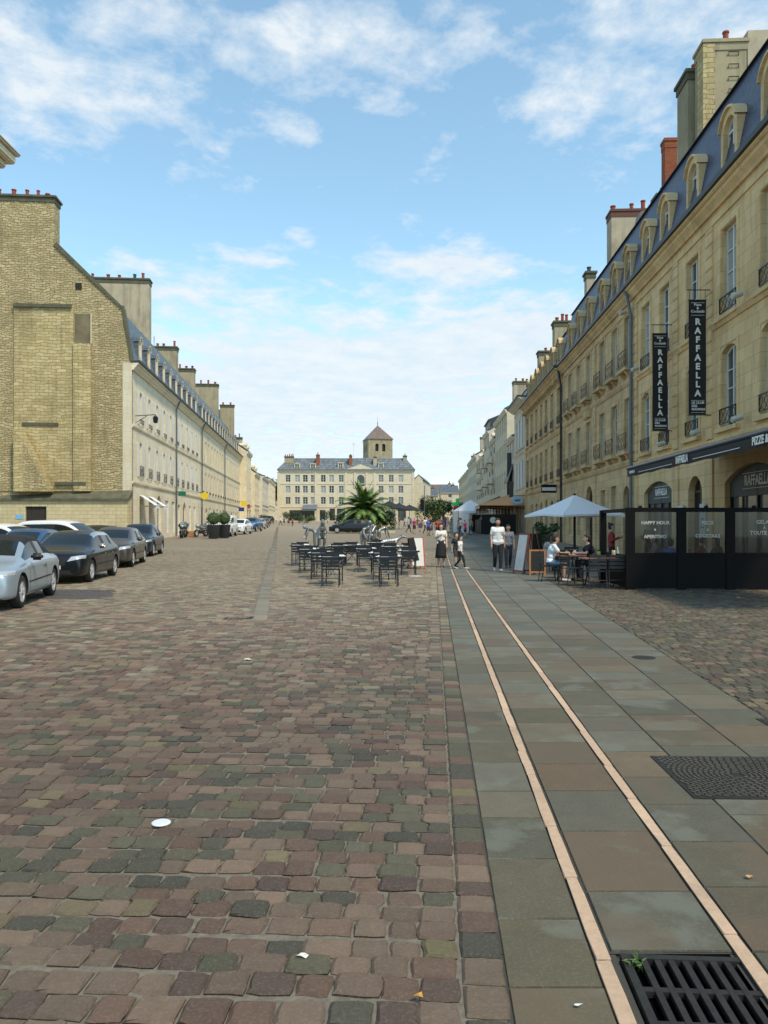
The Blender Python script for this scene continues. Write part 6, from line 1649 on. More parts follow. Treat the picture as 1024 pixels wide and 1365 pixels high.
    # shoes
    for q in 'LR':
        bm = bmesh.new()
        capsule(bm, J['ank'+q]-Vector((.035,0,.035)), .042, J['toe'+q]+Vector((.01,0,-.002)), .036)
        for v_ in bm.verts: v_.co.z = max(v_.co.z, .002) if J['ank'+q].z < .2 else v_.co.z
        me = bpy.data.meshes.new('shoe'); bm.to_mesh(me); bm.free(); me.polygons.foreach_set('use_smooth', [True]*len(me.polygons)); me.materials.append(plain('shoe '+str(shoes), shoes, .6)); link('shoe', me, None, t)
    # hair
    bm = bmesh.new(); capsule(bm, h+Vector((-.026,0,.045)), .098*hs_, h+Vector((-.042,0,-.01)), .088*hs_); capsule(bm, h+Vector((.028,-.03,.085)), .042, h+Vector((.028,.03,.085)), .042)
    if hairlen == 'long':
        capsule(bm, h+Vector((-.04,0,0)), .09, h+Vector((-.06,0,-.2)), .07)
        for s in (-1,1): capsule(bm, h+Vector((-.0,s*.075,.03)), .035, h+Vector((-.02,s*.085,-.17)), .03)
    if hairlen == 'bun': capsule(bm, h+Vector((-.08,0,.11)), .05, h+Vector((-.09,0,.12)), .045)
    if beard: capsule(bm, h+Vector((.045,-.03,-.085)), .038, h+Vector((.045,.03,-.085)), .038); capsule(bm, h+Vector((.03,-.055,-.04)), .025, h+Vector((.03,.055,-.04)), .025)
    me = remesh(bm, .012 if hero else .025, 1); me.materials.append(plain('hair '+str(hair), hair, .7, 0, .3, 30)); link('hair', me, None, t)
    if hero:
        bm = bmesh.new()
        for s in (-1, 1): lathe(bm, [(.011,0),(.008,.006),(0,.008)], 8, (h.x+.083, s*.034, h.z+.008))
        for v_ in bm.verts: pass
        bm_obj('eyes', bm, M['dark'], t)
        bm = bmesh.new(); box(bm, h.x+.083, h.x+.09, -.022, .022, h.z-.073, h.z-.066); bm_obj('mouth', bm, plain('lips', (.3,.09,.07), .5), t)
    return t
TC = -PI/2     # facing the camera
gW = 'people strolling in the middle distance'
person('woman in white t-shirt and long black skirt walking towards the camera', wx(588, 29.3), 29.3, TC-.05, 1.64, 'phone', top=(.72,.71,.68), bot=(.012,.012,.014), legs='skirt', hairlen='long', hero=True, wide=1.08, shoes=(.25,.15,.1))
person('small child in white t-shirt and dark trousers stepping across the light strip', wx(613.5, 28.2), 28.2, TC+1.0, 1.20, 'walk', 1, top=(.72,.72,.75), bot=(.015,.02,.022), hairlen='short', hero=True, child=True, shoes=(.6,.62,.6))
person('child in black t-shirt half hidden behind the child in white', wx(608, 29.2), 29.2, TC+.5, 1.28, 'walk2', -1, top=(.02,.02,.022), bot=(.05,.05,.06), legs='shorts', hero=True, child=True)
person('bearded man in white t-shirt, dark trousers and white shoes walking to the camera', wx(663.5, 27.0), 27.0, TC+.02, 1.84, 'walk2', 1, top=(.74,.74,.74), bot=(.016,.017,.022), hero=True, wide=1.2, beard=True, shoes=(.7,.7,.7), skin=SKIN2)
person('person in grey printed t-shirt just behind the bearded man', wx(677.5, 28.6), 28.6, TC-.1, 1.60, 'walk2', -1, top=(.28,.27,.29), bot=(.03,.03,.04), hero=True, wide=.9, skin=SKIN2)
person('seated man in white t-shirt leaning over the terrace table', 4.72, 22.5, .0, 1.76, 'sit', top=(.72,.74,.76), bot=(.07,.12,.2), legs='shorts', hero=True, wide=1.08, skin=SKIN2, z=0, shoes=(.6,.6,.6))
person('seated man in black t-shirt across the table from the man in white', 6.02, 22.7, PI, 1.76, 'sit', top=(.012,.012,.014), bot=(.02,.02,.025), hero=True, wide=1.1, skin=SKIN, z=0)
person('standing person in dark red top with hair in a bun behind the seated men', wx(815, 25.6), 25.6, R(-20), 1.68, 'phone', top=(.24,.03,.025), bot=(.02,.02,.02), hairlen='bun', hero=True, z=0, skin=SKIN2, sleeves='long')
person('standing man behind the HAPPY HOUR glass with dark shirt', wx(866, 24.0), 24.0, R(200), 1.78, 'phone', top=(.02,.018,.018), hero=True, z=0, skin=SKIN2)
person('seated woman with long dark hair behind the right glass of the screen', wx(962, 22.3), 22.3, R(180), 1.66, 'sit', top=(.02,.02,.025), hairlen='long', hero=True, z=0, skin=SKIN)
person('seated person in blue top behind the second post of the screen', wx(893, 21.8), 21.8, R(60), 1.6, 'sit', top=(.03,.14,.42), bot=(.03,.05,.1), hairlen='short', z=0)
for x, y, rz in ((wx(962, 22.3), 22.3, PI/2), (wx(893, 21.8), 21.8, R(-30))):
    dup(ch0, (x, y, 0), rz, 'dark chair holding the '+('long haired woman' if x > 8.5 else 'person in blue')+' behind the glass', 'dark chairs of the terrace', kidmap)
person('seated person in red top behind the COCKTAILS glass near the doorway', wx(930, 23.6), 23.6, R(-20), 1.65, 'sit', top=(.3,.04,.03), hairlen='short', z=0, skin=SKIN)
person('seated man in grey shirt behind the HAPPY HOUR glass', wx(880, 22.6), 22.6, R(170), 1.72, 'sit', top=(.2,.2,.21), hairlen='short', z=0, skin=SKIN2)
person('seated person in pale shirt in the shade farther back under the parasol', 5.6, 27.5, 0, 1.68, 'sit', top=(.45,.42,.38), hairlen='long', z=0, skin=SKIN)
for x, y, rz, s_ in ((wx(930, 23.6), 23.6, R(-110), 'person in red'), (wx(880, 22.6), 22.6, R(80), 'man in grey')):
    dup(ch0, (x, y, 0), rz, 'dark chair holding the seated '+s_+' behind the glass', 'dark chairs of the terrace', kidmap)
for i, (px, Y) in enumerate(((925, 21.9), (1000, 22.3))): ttable('dark red table behind the glass screen, '+('near the doorway' if i == 0 else 'at the right edge'), wx(px, Y), Y, .8, .7)
# crowd
pal = [((.5,.5,.5),(.03,.03,.04)), ((.02,.04,.2),(.03,.04,.08)), ((.03,.03,.03),(.04,.05,.1)), ((.65,.65,.63),(.04,.06,.12)), ((.4,.06,.14),(.02,.02,.03)), ((.12,.13,.15),(.3,.26,.2)), ((.35,.05,.04),(.03,.03,.03)), ((.05,.12,.4),(.03,.03,.05)), ((.35,.3,.22),(.05,.07,.12))]
names = ['grey top', 'navy top', 'black top', 'white top', 'pink top', 'charcoal top', 'red top', 'bright blue top', 'beige top']
protos = []
random.seed(21)
for k_, (tc_, bc_) in enumerate(pal):
    p_ = person('x', 0, 0, 0, 1.72, ['walk', 'stand', 'walk2'][k_ % 3], 1 if k_ % 2 else -1, top=tc_, bot=bc_, legs=['trousers','shorts','dress'][k_ % 3], hair=[(.02,.013,.01),(.10,.055,.03),(.25,.17,.08)][k_ % 3], hairlen='long' if k_ % 2 else 'short', skin=[SKIN, SKIN2][k_ % 2])
    protos.append(p_)
kidmap.clear(); mkmap()
where = ['beside the white tent', 'left of the woman in the black skirt', 'in the crowd below the tree', 'near the palm bed', 'in front of the far building', 'in the crowd right of the dark parasol']
crowd = []
for px in (546, 552, 561, 566, 571, 577, 583, 594, 598, 603, 610, 616, 620, 626): crowd.append((px+random.uniform(-2,2), random.uniform(62, 95)))
for px in (541, 549, 557, 563, 574, 588, 592, 600, 606, 612, 631, 640, 648): crowd.append((px+random.uniform(-2,2), random.uniform(95, 135)))
for px in (374, 379, 384, 391, 398, 405, 527, 533): crowd.append((px+random.uniform(-1,1), random.uniform(130, 170)))
used = {}
for i, (px, Y) in enumerate(crowd):
    k_ = (i*4+i//9) % len(protos)
    w_ = ('close to the white tent' if px > 608 else 'right of the palm' if px > 525 else 'before the far building at left')
    dist_ = 'near' if Y < 75 else 'farther' if Y < 95 else 'far' if Y < 115 else 'distant'
    lab = f'{dist_} pedestrian in {names[k_]} {w_}'
    c_ = used.get(lab, 0); used[lab] = c_+1
    if c_: lab += [' more to the right', ' rightmost', ' last', ' last again'][min(c_-1, 3)]
    ang = random.uniform(-PI, PI)
    if k_ not in [q[0] for q in used.get('_p', [])]:
        used.setdefault('_p', []).append((k_,)); o = protos[k_]; o.location = (wx(px, Y), Y, g(Y)); o.rotation_euler = (0,0,ang); o['label'] = lab; o['group'] = gW
    else: o = dup(protos[k_], (wx(px, Y), Y, g(Y)), ang, lab, gW, kidmap)
    s = random.uniform(.9, 1.03)*o.scale[0]; o.scale = (s, s, s)

# silver figures on the square
silv = plain('polished cast metal', (.30,.31,.32), .38, .75, .5, 9, .6)
def figure(label, px, Y, ang, kind, H=1.8, wide=.8, J=None, extra=None):
    t = thing('statue', label, 'statue', (wx(px, Y), Y, g(Y)), ang, 'silver figures on the square'); J = {k: Vector(v_) for k, v_ in (J or pose(kind)).items()}
    bm = bmesh.new()
    for a, b, r0, r1 in (('pel','wai',.11,.1),('wai','che',.1,.13),('che','nek',.12,.05),('shoL','shoR',.07,.07),('nek','hed',.05,.06)): capsule(bm, J[a], r0*wide, J[b], r1*wide)
    capsule(bm, J['hed'], .1, J['hed']+Vector((.02,0,.04)), .09)
    for q in 'LR':
        for a, b, r0, r1 in (('sho','elb',.06,.05),('elb','wri',.05,.035),('hip','kne',.1,.065),('kne','ank',.065,.045),('ank','toe',.05,.04)): capsule(bm, J[a+q], r0*wide, J[b+q], r1*wide)
        capsule(bm, J['wri'+q], .04, J['wri'+q]+(J['wri'+q]-J['elb'+q]).normalized()*.12, .025)
    if extra: extra(bm)
    me = remesh(bm, .02, 1); me.materials.append(silv); link('figure', me, None, t)
    bm = bmesh.new(); box(bm, -.5, .6, -.4, .4, 0, .05); bm_obj('base_plate', bm, M['castiron'], t); t.scale = (H/1.75,)*3
    return t
Jb = pose('bend')
def beast(bm):
    capsule(bm, (-.5,0,1.0), .16, (.3,0,1.05), .2); capsule(bm, (.3,0,1.05), .14, (.55,0,1.45), .1); capsule(bm, (.55,0,1.45), .1, (.85,0,1.35), .06)
    for x_, y_ in ((-.5,.15),(-.5,-.15),(.3,.15),(.3,-.15)): capsule(bm, (x_,y_,.95), .09, (x_+.12,y_,.5), .06); capsule(bm, (x_+.12,y_,.5), .055, (x_,y_,.1), .05)
figure('silver bending figure astride a looped form, leftmost of the group', 420, 45, R(200), 'bend', 1.75, 1.0)
t = figure('tall silver rider figure with dark band behind the bending one', 429, 46.5, R(-80), 'sit', 1.9, 1.0, extra=lambda bm: beast(bm) )
figure('silver crouching figure with rounded back left of centre, behind the chairs', 484, 44, R(-60), 'bend', 1.72, 1.25)
figure('second silver crouching figure with curly head, right of the first', 500, 46, R(225), 'crouch', 2.3, 1.2)
figure('silver figure stooping on one side between its neighbours', 505, 47, R(20), 'bend', 1.75, 1.0)
def dog(bm):
    capsule(bm, (-.5,0,.42), .14, (.3,0,.5), .17); capsule(bm, (.3,0,.5), .12, (.6,0,.72), .1); capsule(bm, (.6,0,.72), .1, (.85,0,.68), .06); capsule(bm, (.58,.07,.8), .03, (.56,.09,.9), .02); capsule(bm, (.58,-.07,.8), .03, (.56,-.09,.9), .02)
    for x_, y_ in ((-.45,.12),(-.45,-.12),(.28,.12),(.28,-.12)): capsule(bm, (x_,y_,.4), .08, (x_-.08,y_,.22), .05); capsule(bm, (x_-.08,y_,.22), .045, (x_,y_,.03), .04)
    capsule(bm, (-.5,0,.5), .04, (-.85,0,.7), .02)
t = thing('statue', 'low silver animal figure at the right end of the silver group', 'statue', (wx(521, 44), 44, g(44)), R(10), 'silver figures on the square'); bm = bmesh.new(); dog(bm); me = remesh(bm, .02, 1); me.materials.append(silv); link('figure', me, None, t)
# ================================================================ greenery
def leaf_mat(name, c1, c2):
    m, n, l, b = new_mat(name); b.inputs['Roughness'].default_value = .6
    gi = n.new('ShaderNodeNewGeometry'); r_ = gi.outputs['Random Per Island']
    tc = n.new('ShaderNodeTexCoord'); nz = noise(n, l, tc.outputs['Object'], 1.1, 3)
    c = mixc(n, l, r_, c1, c2); c = mixc(n, l, ramp(n, l, nz, .4, .65), c, tuple(x*.45 for x in c1)); l.new(c, b.inputs['Base Color']); return m
LM = [leaf_mat('leaf mid green', (.05,.09,.02), (.11,.17,.04)), leaf_mat('leaf dark green', (.025,.055,.018), (.06,.11,.03)), leaf_mat('palm green', (.07,.15,.035), (.24,.38,.09))]
bark = plain('bark', (.11,.08,.055), .95, 0, .4, 6, .6)
def leaf_cloud(bm, clumps, n_, size):
    for _ in range(n_):
        c = random.choice(clumps); v_ = Vector((random.gauss(0,1), random.gauss(0,1), random.gauss(0,1))).normalized()
        p = Vector(c[0])+Vector((v_.x*c[1], v_.y*c[1], v_.z*c[1]*c[2]))*random.uniform(.55, 1.05)
        a = Vector((random.gauss(0,1), random.gauss(0,1), random.gauss(0,.6))).normalized(); b = a.cross(v_+Vector((.1,.2,.3))).normalized(); s = size*random.uniform(.5, 1.3)
        bm.faces.new([bm.verts.new(p+q) for q in (a*s, b*s*.5, -a*s, -b*s*.5)])
def tree(label, px, Y, zbase, h, r, mat, n_=1500, size=.25, trunk=.3, group=None, seed=1, squash=.8):
    random.seed(seed); t = thing('tree', label, 'tree', (wx(px, Y), Y, zbase), 0, group)
    cl = [((random.uniform(-.6,.6)*r, random.uniform(-.6,.6)*r, h-r*squash+random.uniform(-.5,.55)*r*squash), r*random.uniform(.35,.55), squash) for _ in range(11)]
    bm = bmesh.new(); leaf_cloud(bm, cl, n_, size); bm_obj('crown', bm, mat, t)
    bm = bmesh.new(); tube(bm, [(0,0,-.2),(.05,.05,(h-r)*.5),(0,0,h-r)], [trunk, trunk*.75, trunk*.55], 8)
    for c in cl[:6]: tube(bm, [(0,0,h-r*1.5), (c[0][0]*.5, c[0][1]*.5, h-r*1.1), c[0]], [trunk*.5, trunk*.3, trunk*.1], 5)
    bm_obj('trunk', bm, bark, t); return t
tree('dark green leafy tree above the far end of the left street', 360, 215, g(215), 12.5, 5.2, LM[1], 2600, .35, seed=3)
tree('rounded bushy tree behind the crowd right of the far building', 575, 150, g(150), 5.6, 3.0, LM[0], 2000, .25, seed=5, squash=.9)
tree('low bushy tree beside the rounded one, nearer the right row', 591, 158, g(158), 5.0, 2.4, LM[1], 1400, .25, seed=6)
# palm
random.seed(9)
YP = 88; pt = thing('palm_tree', 'broad palm with arching fronds in the middle of the square', 'palm tree', (wx(486, YP), YP, g(YP)), 0)
bm = bmesh.new(); tube(bm, [(0,0,0),(0,0,1.1),(0.05,0,2.1)], [.45,.4,.36], 10)
for i in range(60):
    a = i*2.4; z = .1+i*.032; tube(bm, [(.36*math.cos(a), .36*math.sin(a), z), (.5*math.cos(a), .5*math.sin(a), z+.12)], [.06,.02], 4)
bm_obj('trunk', bm, bark, pt)
for i in range(96):
    a = i*2.39996; el = R(84-112*(i/96)**.75)+random.uniform(-.12,.12); Ln = random.uniform(3.3, 4.4); bm = bmesh.new(); pts = []
    p = Vector((0,0,2.3)); d = Vector((math.cos(a)*math.cos(el), math.sin(a)*math.cos(el), math.sin(el)))
    for k_ in range(11):
        pts.append(p.copy()); p = p+d*(Ln/10); d = (d+Vector((0,0,-.15))).normalized()
    tube(bm, pts, [.035*(1-k_/12) for k_ in range(11)], 3, False)
    for k_ in range(2, 40):
        f = k_/40*10; q = int(f); q = min(q, 9); c = pts[q].lerp(pts[q+1], f-q); dr = (pts[q+1]-pts[q]).normalized(); sd_ = dr.cross(Vector((0,0,1))).normalized()
        ll = .80*math.sin(PI*min(1, .12+k_/42))+.1
        for s in (-1, 1):
            e = c+sd_*s*ll*.8+dr*ll*.5+Vector((0,0,-.12*ll-random.uniform(0,.1))); w_ = dr*.07
            bm.faces.new([bm.verts.new(v_) for v_ in (c-w_, c+w_, e)])
    bm_obj('frond', bm, LM[2], pt)
def shrub(name, label, cat, px, Y, r, h, mat, n_=500, size=.1, cl=None, x=None):
    t = thing(name, label, cat, ((wx(px, Y) if x is None else x), Y, g(Y))); bm = bmesh.new()
    leaf_cloud(bm, cl or [((random.uniform(-r,r)*.7, random.uniform(-r,r)*.4, h*random.uniform(.3,.75)), r*.45, .8) for _ in range(6)], n_, size); bm_obj('leaves', bm, mat, t)
    bm = bmesh.new()
    for k_ in range(5): a = random.uniform(0,6.28); tube(bm, [(0,0,-.05), (math.cos(a)*r*.4, math.sin(a)*r*.3, h*.6)], [.03,.01], 4)
    bm_obj('stems', bm, bark, t); return t
for i, (px, Y, r, h, m_, lab) in enumerate(((464, 88.5, 1.9, 1.8, 1, 'dark round shrub at the left foot of the palm'), (505, 88, 1.8, 2.5, 0, 'leafy shrub at the right foot of the palm'), (515, 87, 1.2, 2.6, 1, 'tall dark shrub right of the palm'), (487, 86.5, 1.6, 1.2, 2, 'low bright green plant before the palm trunk'),
        (384, 172, 1.8, 2.9, 1, 'dark potted bush before the far building, leftmost'), (400, 172, 1.7, 2.6, 1, 'dark bush before the far building, second from left'), (410, 168, 1.9, 1.6, 0, 'yellowish green bush before the grey awning'), (437, 170, 1.6, 3.2, 1, 'upright bush left of the palm before the far building'),
        (334, 140, 1.2, 1.8, 1, 'dark bush at the kerb of the left street'), (347, 150, 1.6, 1.9, 1, 'dark bush far down the left street'))):
    shrub('shrub', lab, 'shrub', px, Y, r, h, LM[m_], 700, .16)
fl = thing('flower_bed', 'clump of yellow and red flowers to the right of the palm', 'flower bed', (wx(512, 84), 84, g(84)))
bm = bmesh.new(); box(bm, -1.2, 1.2, -.5, .5, -.05, .25); bm_obj('bed_edge', bm, M['stoneC'], fl)
bm = bmesh.new(); leaf_cloud(bm, [((random.uniform(-1,1), 0, .45), .35, .7) for _ in range(5)], 350, .08); bm_obj('leaves', bm, LM[0], fl)
for c_, nm_ in (((.6,.45,.03), 'yellow'), ((.5,.04,.04), 'red')):
    bm = bmesh.new(); leaf_cloud(bm, [((random.uniform(-1,1), -.2, .7), .3, .6) for _ in range(4)], 60, .07); bm_obj('blossoms', bm, plain(nm_+' blossom', c_, .6), fl)
# topiary
random.seed(4)
for px, Y, lab in ((285, 63.5, 'left clipped ball in a tall tapered grey pot near the white van'), (299, 64.8, 'right clipped ball in a tall tapered grey pot near the white van')):
    t = thing('topiary_pot', lab, 'potted plant', (wx(px, Y), Y, g(Y)), 0, 'pair of topiary pots')
    bm = bmesh.new(); lathe(bm, [(.36,0),(.40,.02),(.52,1.02),(.55,1.05),(.55,1.1),(.47,1.1),(.46,1.0),(0,1.0)], 20); bm_obj('pot', bm, plain('grey pot', (.045,.055,.06), .6), t, True)
    bm = bmesh.new(); bmesh.ops.create_icosphere(bm, subdivisions=2, radius=.5, matrix=Matrix.Translation((0,0,1.6))); b_ = bm_obj('core', bm, LM[1], t)
    bm = bmesh.new(); leaf_cloud(bm, [((0,0,1.6), .6, .95)], 1300, .05)
    bm_obj('leaf_ball', bm, LM[0], t)
shrub('shrub', 'dark potted plant behind the terrace left of the parasol pole', 'plant', 728, 32, .5, 2.0, LM[1], 500, .1)
shrub('shrub', 'small light green plant on the ledge behind the chalkboard', 'plant', 727, 29, .3, 1.1, LM[0], 250, .06)
shrub('shrub', 'small fern in a pot beside the menu easel', 'plant', 712, 29.5, .3, 1.2, LM[1], 250, .07)

# ================================================================ awnings, tents, parasols far down the right side
wtent = plain('white tent cloth', (.74,.76,.78), .7, 0, .06); orange = plain('orange awning cloth', (.85,.48,.25), .75, 0, .12)
t = thing('market_tent', 'white peaked tent with side wall among the crowd at right', 'tent', (wx(627, 84), 84, g(84)), .1)
bm = bmesh.new(); q = 1.6; c = [bm.verts.new(p) for p in ((-q,-q,2.3),(q,-q,2.3),(q,q,2.3),(-q,q,2.3))]; tp = bm.verts.new((0,0,3.5))
for i in range(4): bm.faces.new((c[i], c[(i+1)%4], tp))
d = [bm.verts.new((v_.co.x, v_.co.y, 2.05)) for v_ in c]
for i in range(4): bm.faces.new((c[i], d[i], d[(i+1)%4], c[(i+1)%4]))
bm_obj('roof', bm, wtent, t)
bm = bmesh.new(); box(bm, -q+.03, -q+.06, -q+.1, q-.1, 0, 2.1); box(bm, -q+.1, -.5, -q+.02, -q+.05, 0, 2.1); bm_obj('side_wall', bm, wtent, t)
for sx in (-1,1):
    for sy in (-1,1):
        bm = bmesh.new(); box(bm, sx*q-.03, sx*q+.03, sy*q-.03, sy*q+.03, 0, 2.3); bm_obj('leg', bm, chrome, t)
def shop_awning(px_l, Yn, Yf, z0, z1, out, mat, label, D=DR):
    t = right_root('shop_awning', label, Yf, 'awning', D=D); L = (Yf-Yn)/nR; bm = bmesh.new(); gz = g((Yn+Yf)/2)
    vs = [[bm.verts.new((-L*i/8, 0, z1+gz)), bm.verts.new((-L*i/8, out, z0+gz+.03*math.sin(i*1.7))), bm.verts.new((-L*i/8, out+.02, z0-.28+gz+.04*(i%2)))] for i in range(9)]
    for a, b in zip(vs, vs[1:]):
        for j in range(2): bm.faces.new((a[j], b[j], b[j+1], a[j+1]))
    bm.faces.new((vs[0][0], vs[0][1], bm.verts.new((0,0,z0+gz)))); bm.faces.new((vs[-1][0], vs[-1][1], bm.verts.new((-L,0,z0+gz))))
    bm_obj('canvas', bm, mat, t)
    bm = bmesh.new(); tube(bm, [(0,out,z0+gz),(-L,out,z0+gz)], .04, 5); tube(bm, [(-.1,0,z0+gz-.3),(-.1,out,z0+gz)], .03, 4); tube(bm, [(-L+.1,0,z0+gz-.3),(-L+.1,out,z0+gz)], .03, 4)
    for u in (-.2, -L/2, -L+.2): tube(bm, [(u,out-.05,g(Yn)),(u,out-.05,z0+gz)], .04, 4)
    bm_obj('frame', bm, M['iron'], t); return t
shop_awning(0, 76.6, 86, 2.75, 3.9, 4.4, orange, 'large orange awning nearest the pale shuttered house')
shop_awning(0, 88, 100, 2.7, 4.2, 4.6, orange, 'second orange awning farther along, left of the first')
shop_awning(0, 101, 108, 3.0, 4.3, 3.0, plain('black awning cloth', (.02,.02,.022), .7), 'black awning behind the white tent')
# dark terrace fences below the orange awnings
for i, (Yn, lab) in enumerate(((75.5, 'black terrace windbreak with a round sign under the nearest orange awning'), (90, 'black terrace windbreak under the second orange awning'))):
    t = right_root('windbreak', lab, Yn+8, 'windbreak'); bm = bmesh.new(); gz = g(Yn+4)
    box(bm, -8, 0, 4.3, 4.36, gz, gz+1.4); box(bm, -8, -7.94, 1.0, 4.3, gz, gz+1.9); bm_obj('panel', bm, M['black'], t)
    bm = bmesh.new(); lathe(bm, [(.28,-.03),(.28,.0)], 16, (-7.6+0, 4.0, gz+1.3), 'y'); 
    bm.free(); bm = bmesh.new(); lathe(bm, [(.3,0),(.3,.02)], 16, (0,0,0)); o = bm_obj('round_sign', bm, M['white'], t); o.location = (-8.03, 3.2, gz+1.35); o.rotation_euler = (0, R(-90), 0)
# blue oval sign on the pale house
t = right_root('shop_sign', 'pale blue oval shop sign projecting from the grey shuttered house', 76.3, 'sign'); bm = bmesh.new(); lathe(bm, [(.55,-.04),(.6,0),(.55,.04)], 20); o = bm_obj('panel', bm, plain('pale blue sign face', (.35,.5,.62), .4), t); o.location = (-.2, .8, 3.9); o.rotation_euler = (0, R(90), 0); o.scale = (.7,1,1)
bm = bmesh.new(); lathe(bm, [(.3,-.06),(.3,.06)], 14); o = bm_obj('emblem', bm, plain('blue emblem', (.05,.12,.3), .5), t); o.location = (-.2,.8,3.9); o.rotation_euler = (0, R(90), 0); o.scale = (.35,1,.9)
bm = bmesh.new(); tube(bm, [(-.2,0,4.35),(-.2,1.3,4.35)], .025, 5); bm_obj('bracket', bm, M['iron'], t)
t = right_root('shop_sign', 'small black and white projecting sign on the brown house near its drainpipe', 57.5, 'sign'); bm = bmesh.new(); box(bm, -.05, .05, .2, 1.3, 3.9, 4.5); bm_obj('panel', bm, M['black'], t)
bm = bmesh.new(); box(bm, -.056, -.051, .25, 1.25, 4.05, 4.3); bm_obj('face', bm, M['white'], t)
# pharmacy cross and red signs far right
def lsign(label, X, Y, z, w, h, mat, r_=False, par=None, cat='sign'):
    t = thing('shop_sign', label, cat, (X, Y, 0)); bm = bmesh.new()
    if r_: lathe(bm, [(w/2,-.05),(w/2,.05)], 20, (0,0,z), 'y')
    else: box(bm, -w/2, w/2, -.05, .05, z-h/2, z+h/2)
    bm_obj('panel', bm, mat, t); bm = bmesh.new(); s = -1 if X < 0 else 1; tube(bm, [(0,0,z+h/2-.02),(s*(w/2+.35),0,z+h/2-.02)], .03, 4); bm_obj('bracket', bm, M['iron'], t); return t
t = lsign('green pharmacy cross sign above the white tent', wx(610, 118), 118, wz(672, 118), .55, 1.7, plain('green sign', (.02,.35,.10), .4)); bm = bmesh.new(); box(bm, -.85, .85, -.06, .06, wz(672,118)-.28, wz(672,118)+.28); bm_obj('cross_bar', bm, plain('green sign', (.02,.35,.10), .4), t)
lsign('red flag shaped shop sign left of the white tent', wx(612, 112), 112, wz(679, 112), 1.6, 1.0, plain('red sign', (.4,.03,.04), .5))
lsign('dark red shop sign just right of the red one', wx(617, 108), 108, wz(678, 108), 1.0, 1.3, plain('dark red sign', (.18,.02,.04), .5))
# left street signs
yel = plain('yellow sign', (.75,.55,.02), .5)
lsign('round yellow shop sign on the left terrace', wx(273, 84.6), 84.6, wz(661, 84.6), .8, .8, yel, True)
lsign('green rectangular shop sign on the cream house beside its drainpipe', wx(243, 70.5), 70.5, wz(658, 70.5), .65, .4, plain('dark green sign', (.01,.14,.08), .5))
lsign('yellow shop sign far along the left terrace', wx(325, 128), 128, wz(671, 128), .95, .8, yel)
lsign('navy shop sign below the far yellow one', wx(322, 124), 124, wz(679, 124), .85, .6, plain('navy sign', (.02,.03,.2), .5))
lsign('red shop sign beyond the far yellow one', wx(330, 133), 133, wz(675, 133), .8, .7, plain('red sign', (.4,.03,.04), .5))
# little white awnings on the cream house
for i, (Y, lab) in enumerate(((57.2, 'small white awning over the first ground floor window of the cream house'), (60.4, 'small white awning over the second ground floor window of the cream house'))):
    t = left_root('window_awning', lab, Y, group='small white awnings of the cream house', cat='awning'); bm = bmesh.new()
    vs = [bm.verts.new(p) for p in ((-.75,.03,3.7),(.75,.03,3.7),(.75,1.15,2.95),(-.75,1.15,2.95),(.75,1.17,2.75),(-.75,1.17,2.75))]; bm.faces.new((vs[0],vs[1],vs[2],vs[3])); bm.faces.new((vs[3],vs[2],vs[4],vs[5]))
    bm_obj('canvas', bm, wtent, t); bm = bmesh.new(); tube(bm, [(-.75,1.15,2.95),(.75,1.15,2.95)], .025, 5); tube(bm, [(-.7,.03,2.9),(-.7,1.15,2.95)], .02, 4); tube(bm, [(.7,.03,2.9),(.7,1.15,2.95)], .02, 4); bm_obj('frame', bm, chrome, t)
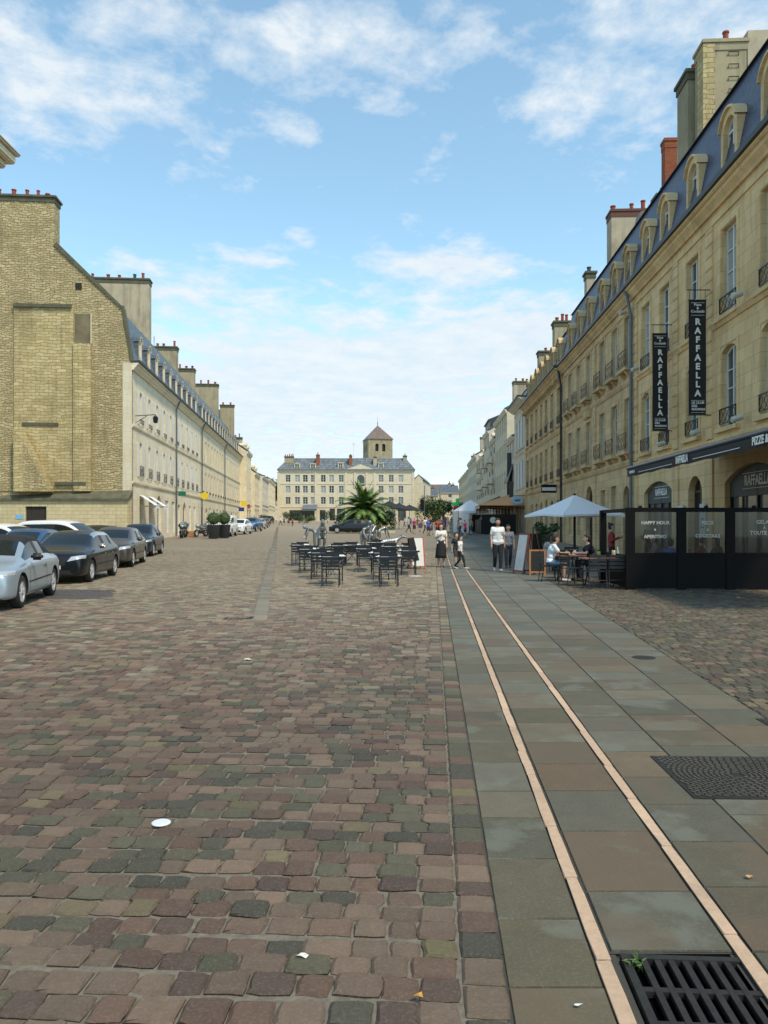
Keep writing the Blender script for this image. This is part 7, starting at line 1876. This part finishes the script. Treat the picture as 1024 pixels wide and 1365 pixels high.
# dark parasols right of the palm
dk = plain('dark parasol cloth', (.02,.02,.022), .8)
for i, (px, Y, lab) in enumerate(((519, 100, 'dark parasol just right of the palm, leftmost of three'), (532, 106, 'dark parasol in the middle of the three right of the palm'), (546, 112, 'dark parasol at the right of the three beyond the palm'))):
    t = thing('parasol', lab, 'parasol', (wx(px, Y), Y, g(Y)), .2, 'dark parasols right of the palm'); bm = bmesh.new(); tp = bm.verts.new((0,0,3.7-.15*i)); n8 = 8; rg = [bm.verts.new((2.0*math.cos(PI/4*k_), 2.0*math.sin(PI/4*k_), 2.75-.1*i)) for k_ in range(n8)]
    for k_ in range(n8): bm.faces.new((tp, rg[k_], rg[(k_+1)%n8]))
    bm_obj('canopy', bm, dk, t); bm = bmesh.new(); tube(bm, [(0,0,0),(0,0,3.6)], .04, 5); bm_obj('pole', bm, M['iron'], t)
# grey awning on the far building
t = thing('shop_awning', 'blue grey awning on the ground floor of the far building, left part', 'awning', (wx(404, 199), 199.5, gf)); bm = bmesh.new()
vs = [bm.verts.new(p) for p in ((0,.3,4.2),(3.6,.3,4.2),(3.6,-2,2.9),(0,-2,2.9),(3.6,-2,2.6),(0,-2,2.6))]; bm.faces.new((vs[0],vs[1],vs[2],vs[3])); bm.faces.new((vs[3],vs[2],vs[4],vs[5])); bm_obj('canvas', bm, plain('grey awning', (.12,.14,.16), .7), t)
bm = bmesh.new(); tube(bm, [(0,-2,2.9),(3.6,-2,2.9)], .05, 4); bm_obj('frame', bm, M['iron'], t)
# lamp column and banner mast right of the far building
t = thing('street_lamp', 'slim pole with a dark hanging panel right of the far building', 'street lamp', (wx(566, 140), 140, g(140))); bm = bmesh.new(); tube(bm, [(0,0,0),(0,0,7.2)], .07, 6); tube(bm, [(0,0,5.2),(1.8,0,5.2)], .03, 4); bm_obj('pole', bm, M['pipe'], t)
bm = bmesh.new(); box(bm, -.75, -.1, -.03, .03, 2.6, 4.6); bm_obj('panel', bm, M['black'], t)
# wall lantern arms on the cream house
for px, Y, z in ((180, 55.2, 9.2),):
    t = left_root('wall_lamp', 'black lantern on an iron arm at the corner of the cream house', Y, cat='wall lamp'); bm = bmesh.new(); tube(bm, [(0,0,z),(0,1.4,z+.1)], .03, 5); tube(bm, [(0,0,z-.5),(0,.8,z)], .02, 4); bm_obj('arm', bm, M['iron'], t)
    bm = bmesh.new(); lathe(bm, [(.06,0),(.16,.05),(.2,.4),(.05,.55)], 6, (0,1.4,z-.5)); bm_obj('lantern', bm, M['iron'], t)

# ---------------------------------------------------------------- tidy labels
for o in bpy.data.objects:
    if o.parent is None and 'label' in o:
        w_ = o['label'].split()
        if len(w_) > 16: o['label'] = ' '.join(w_[:16])
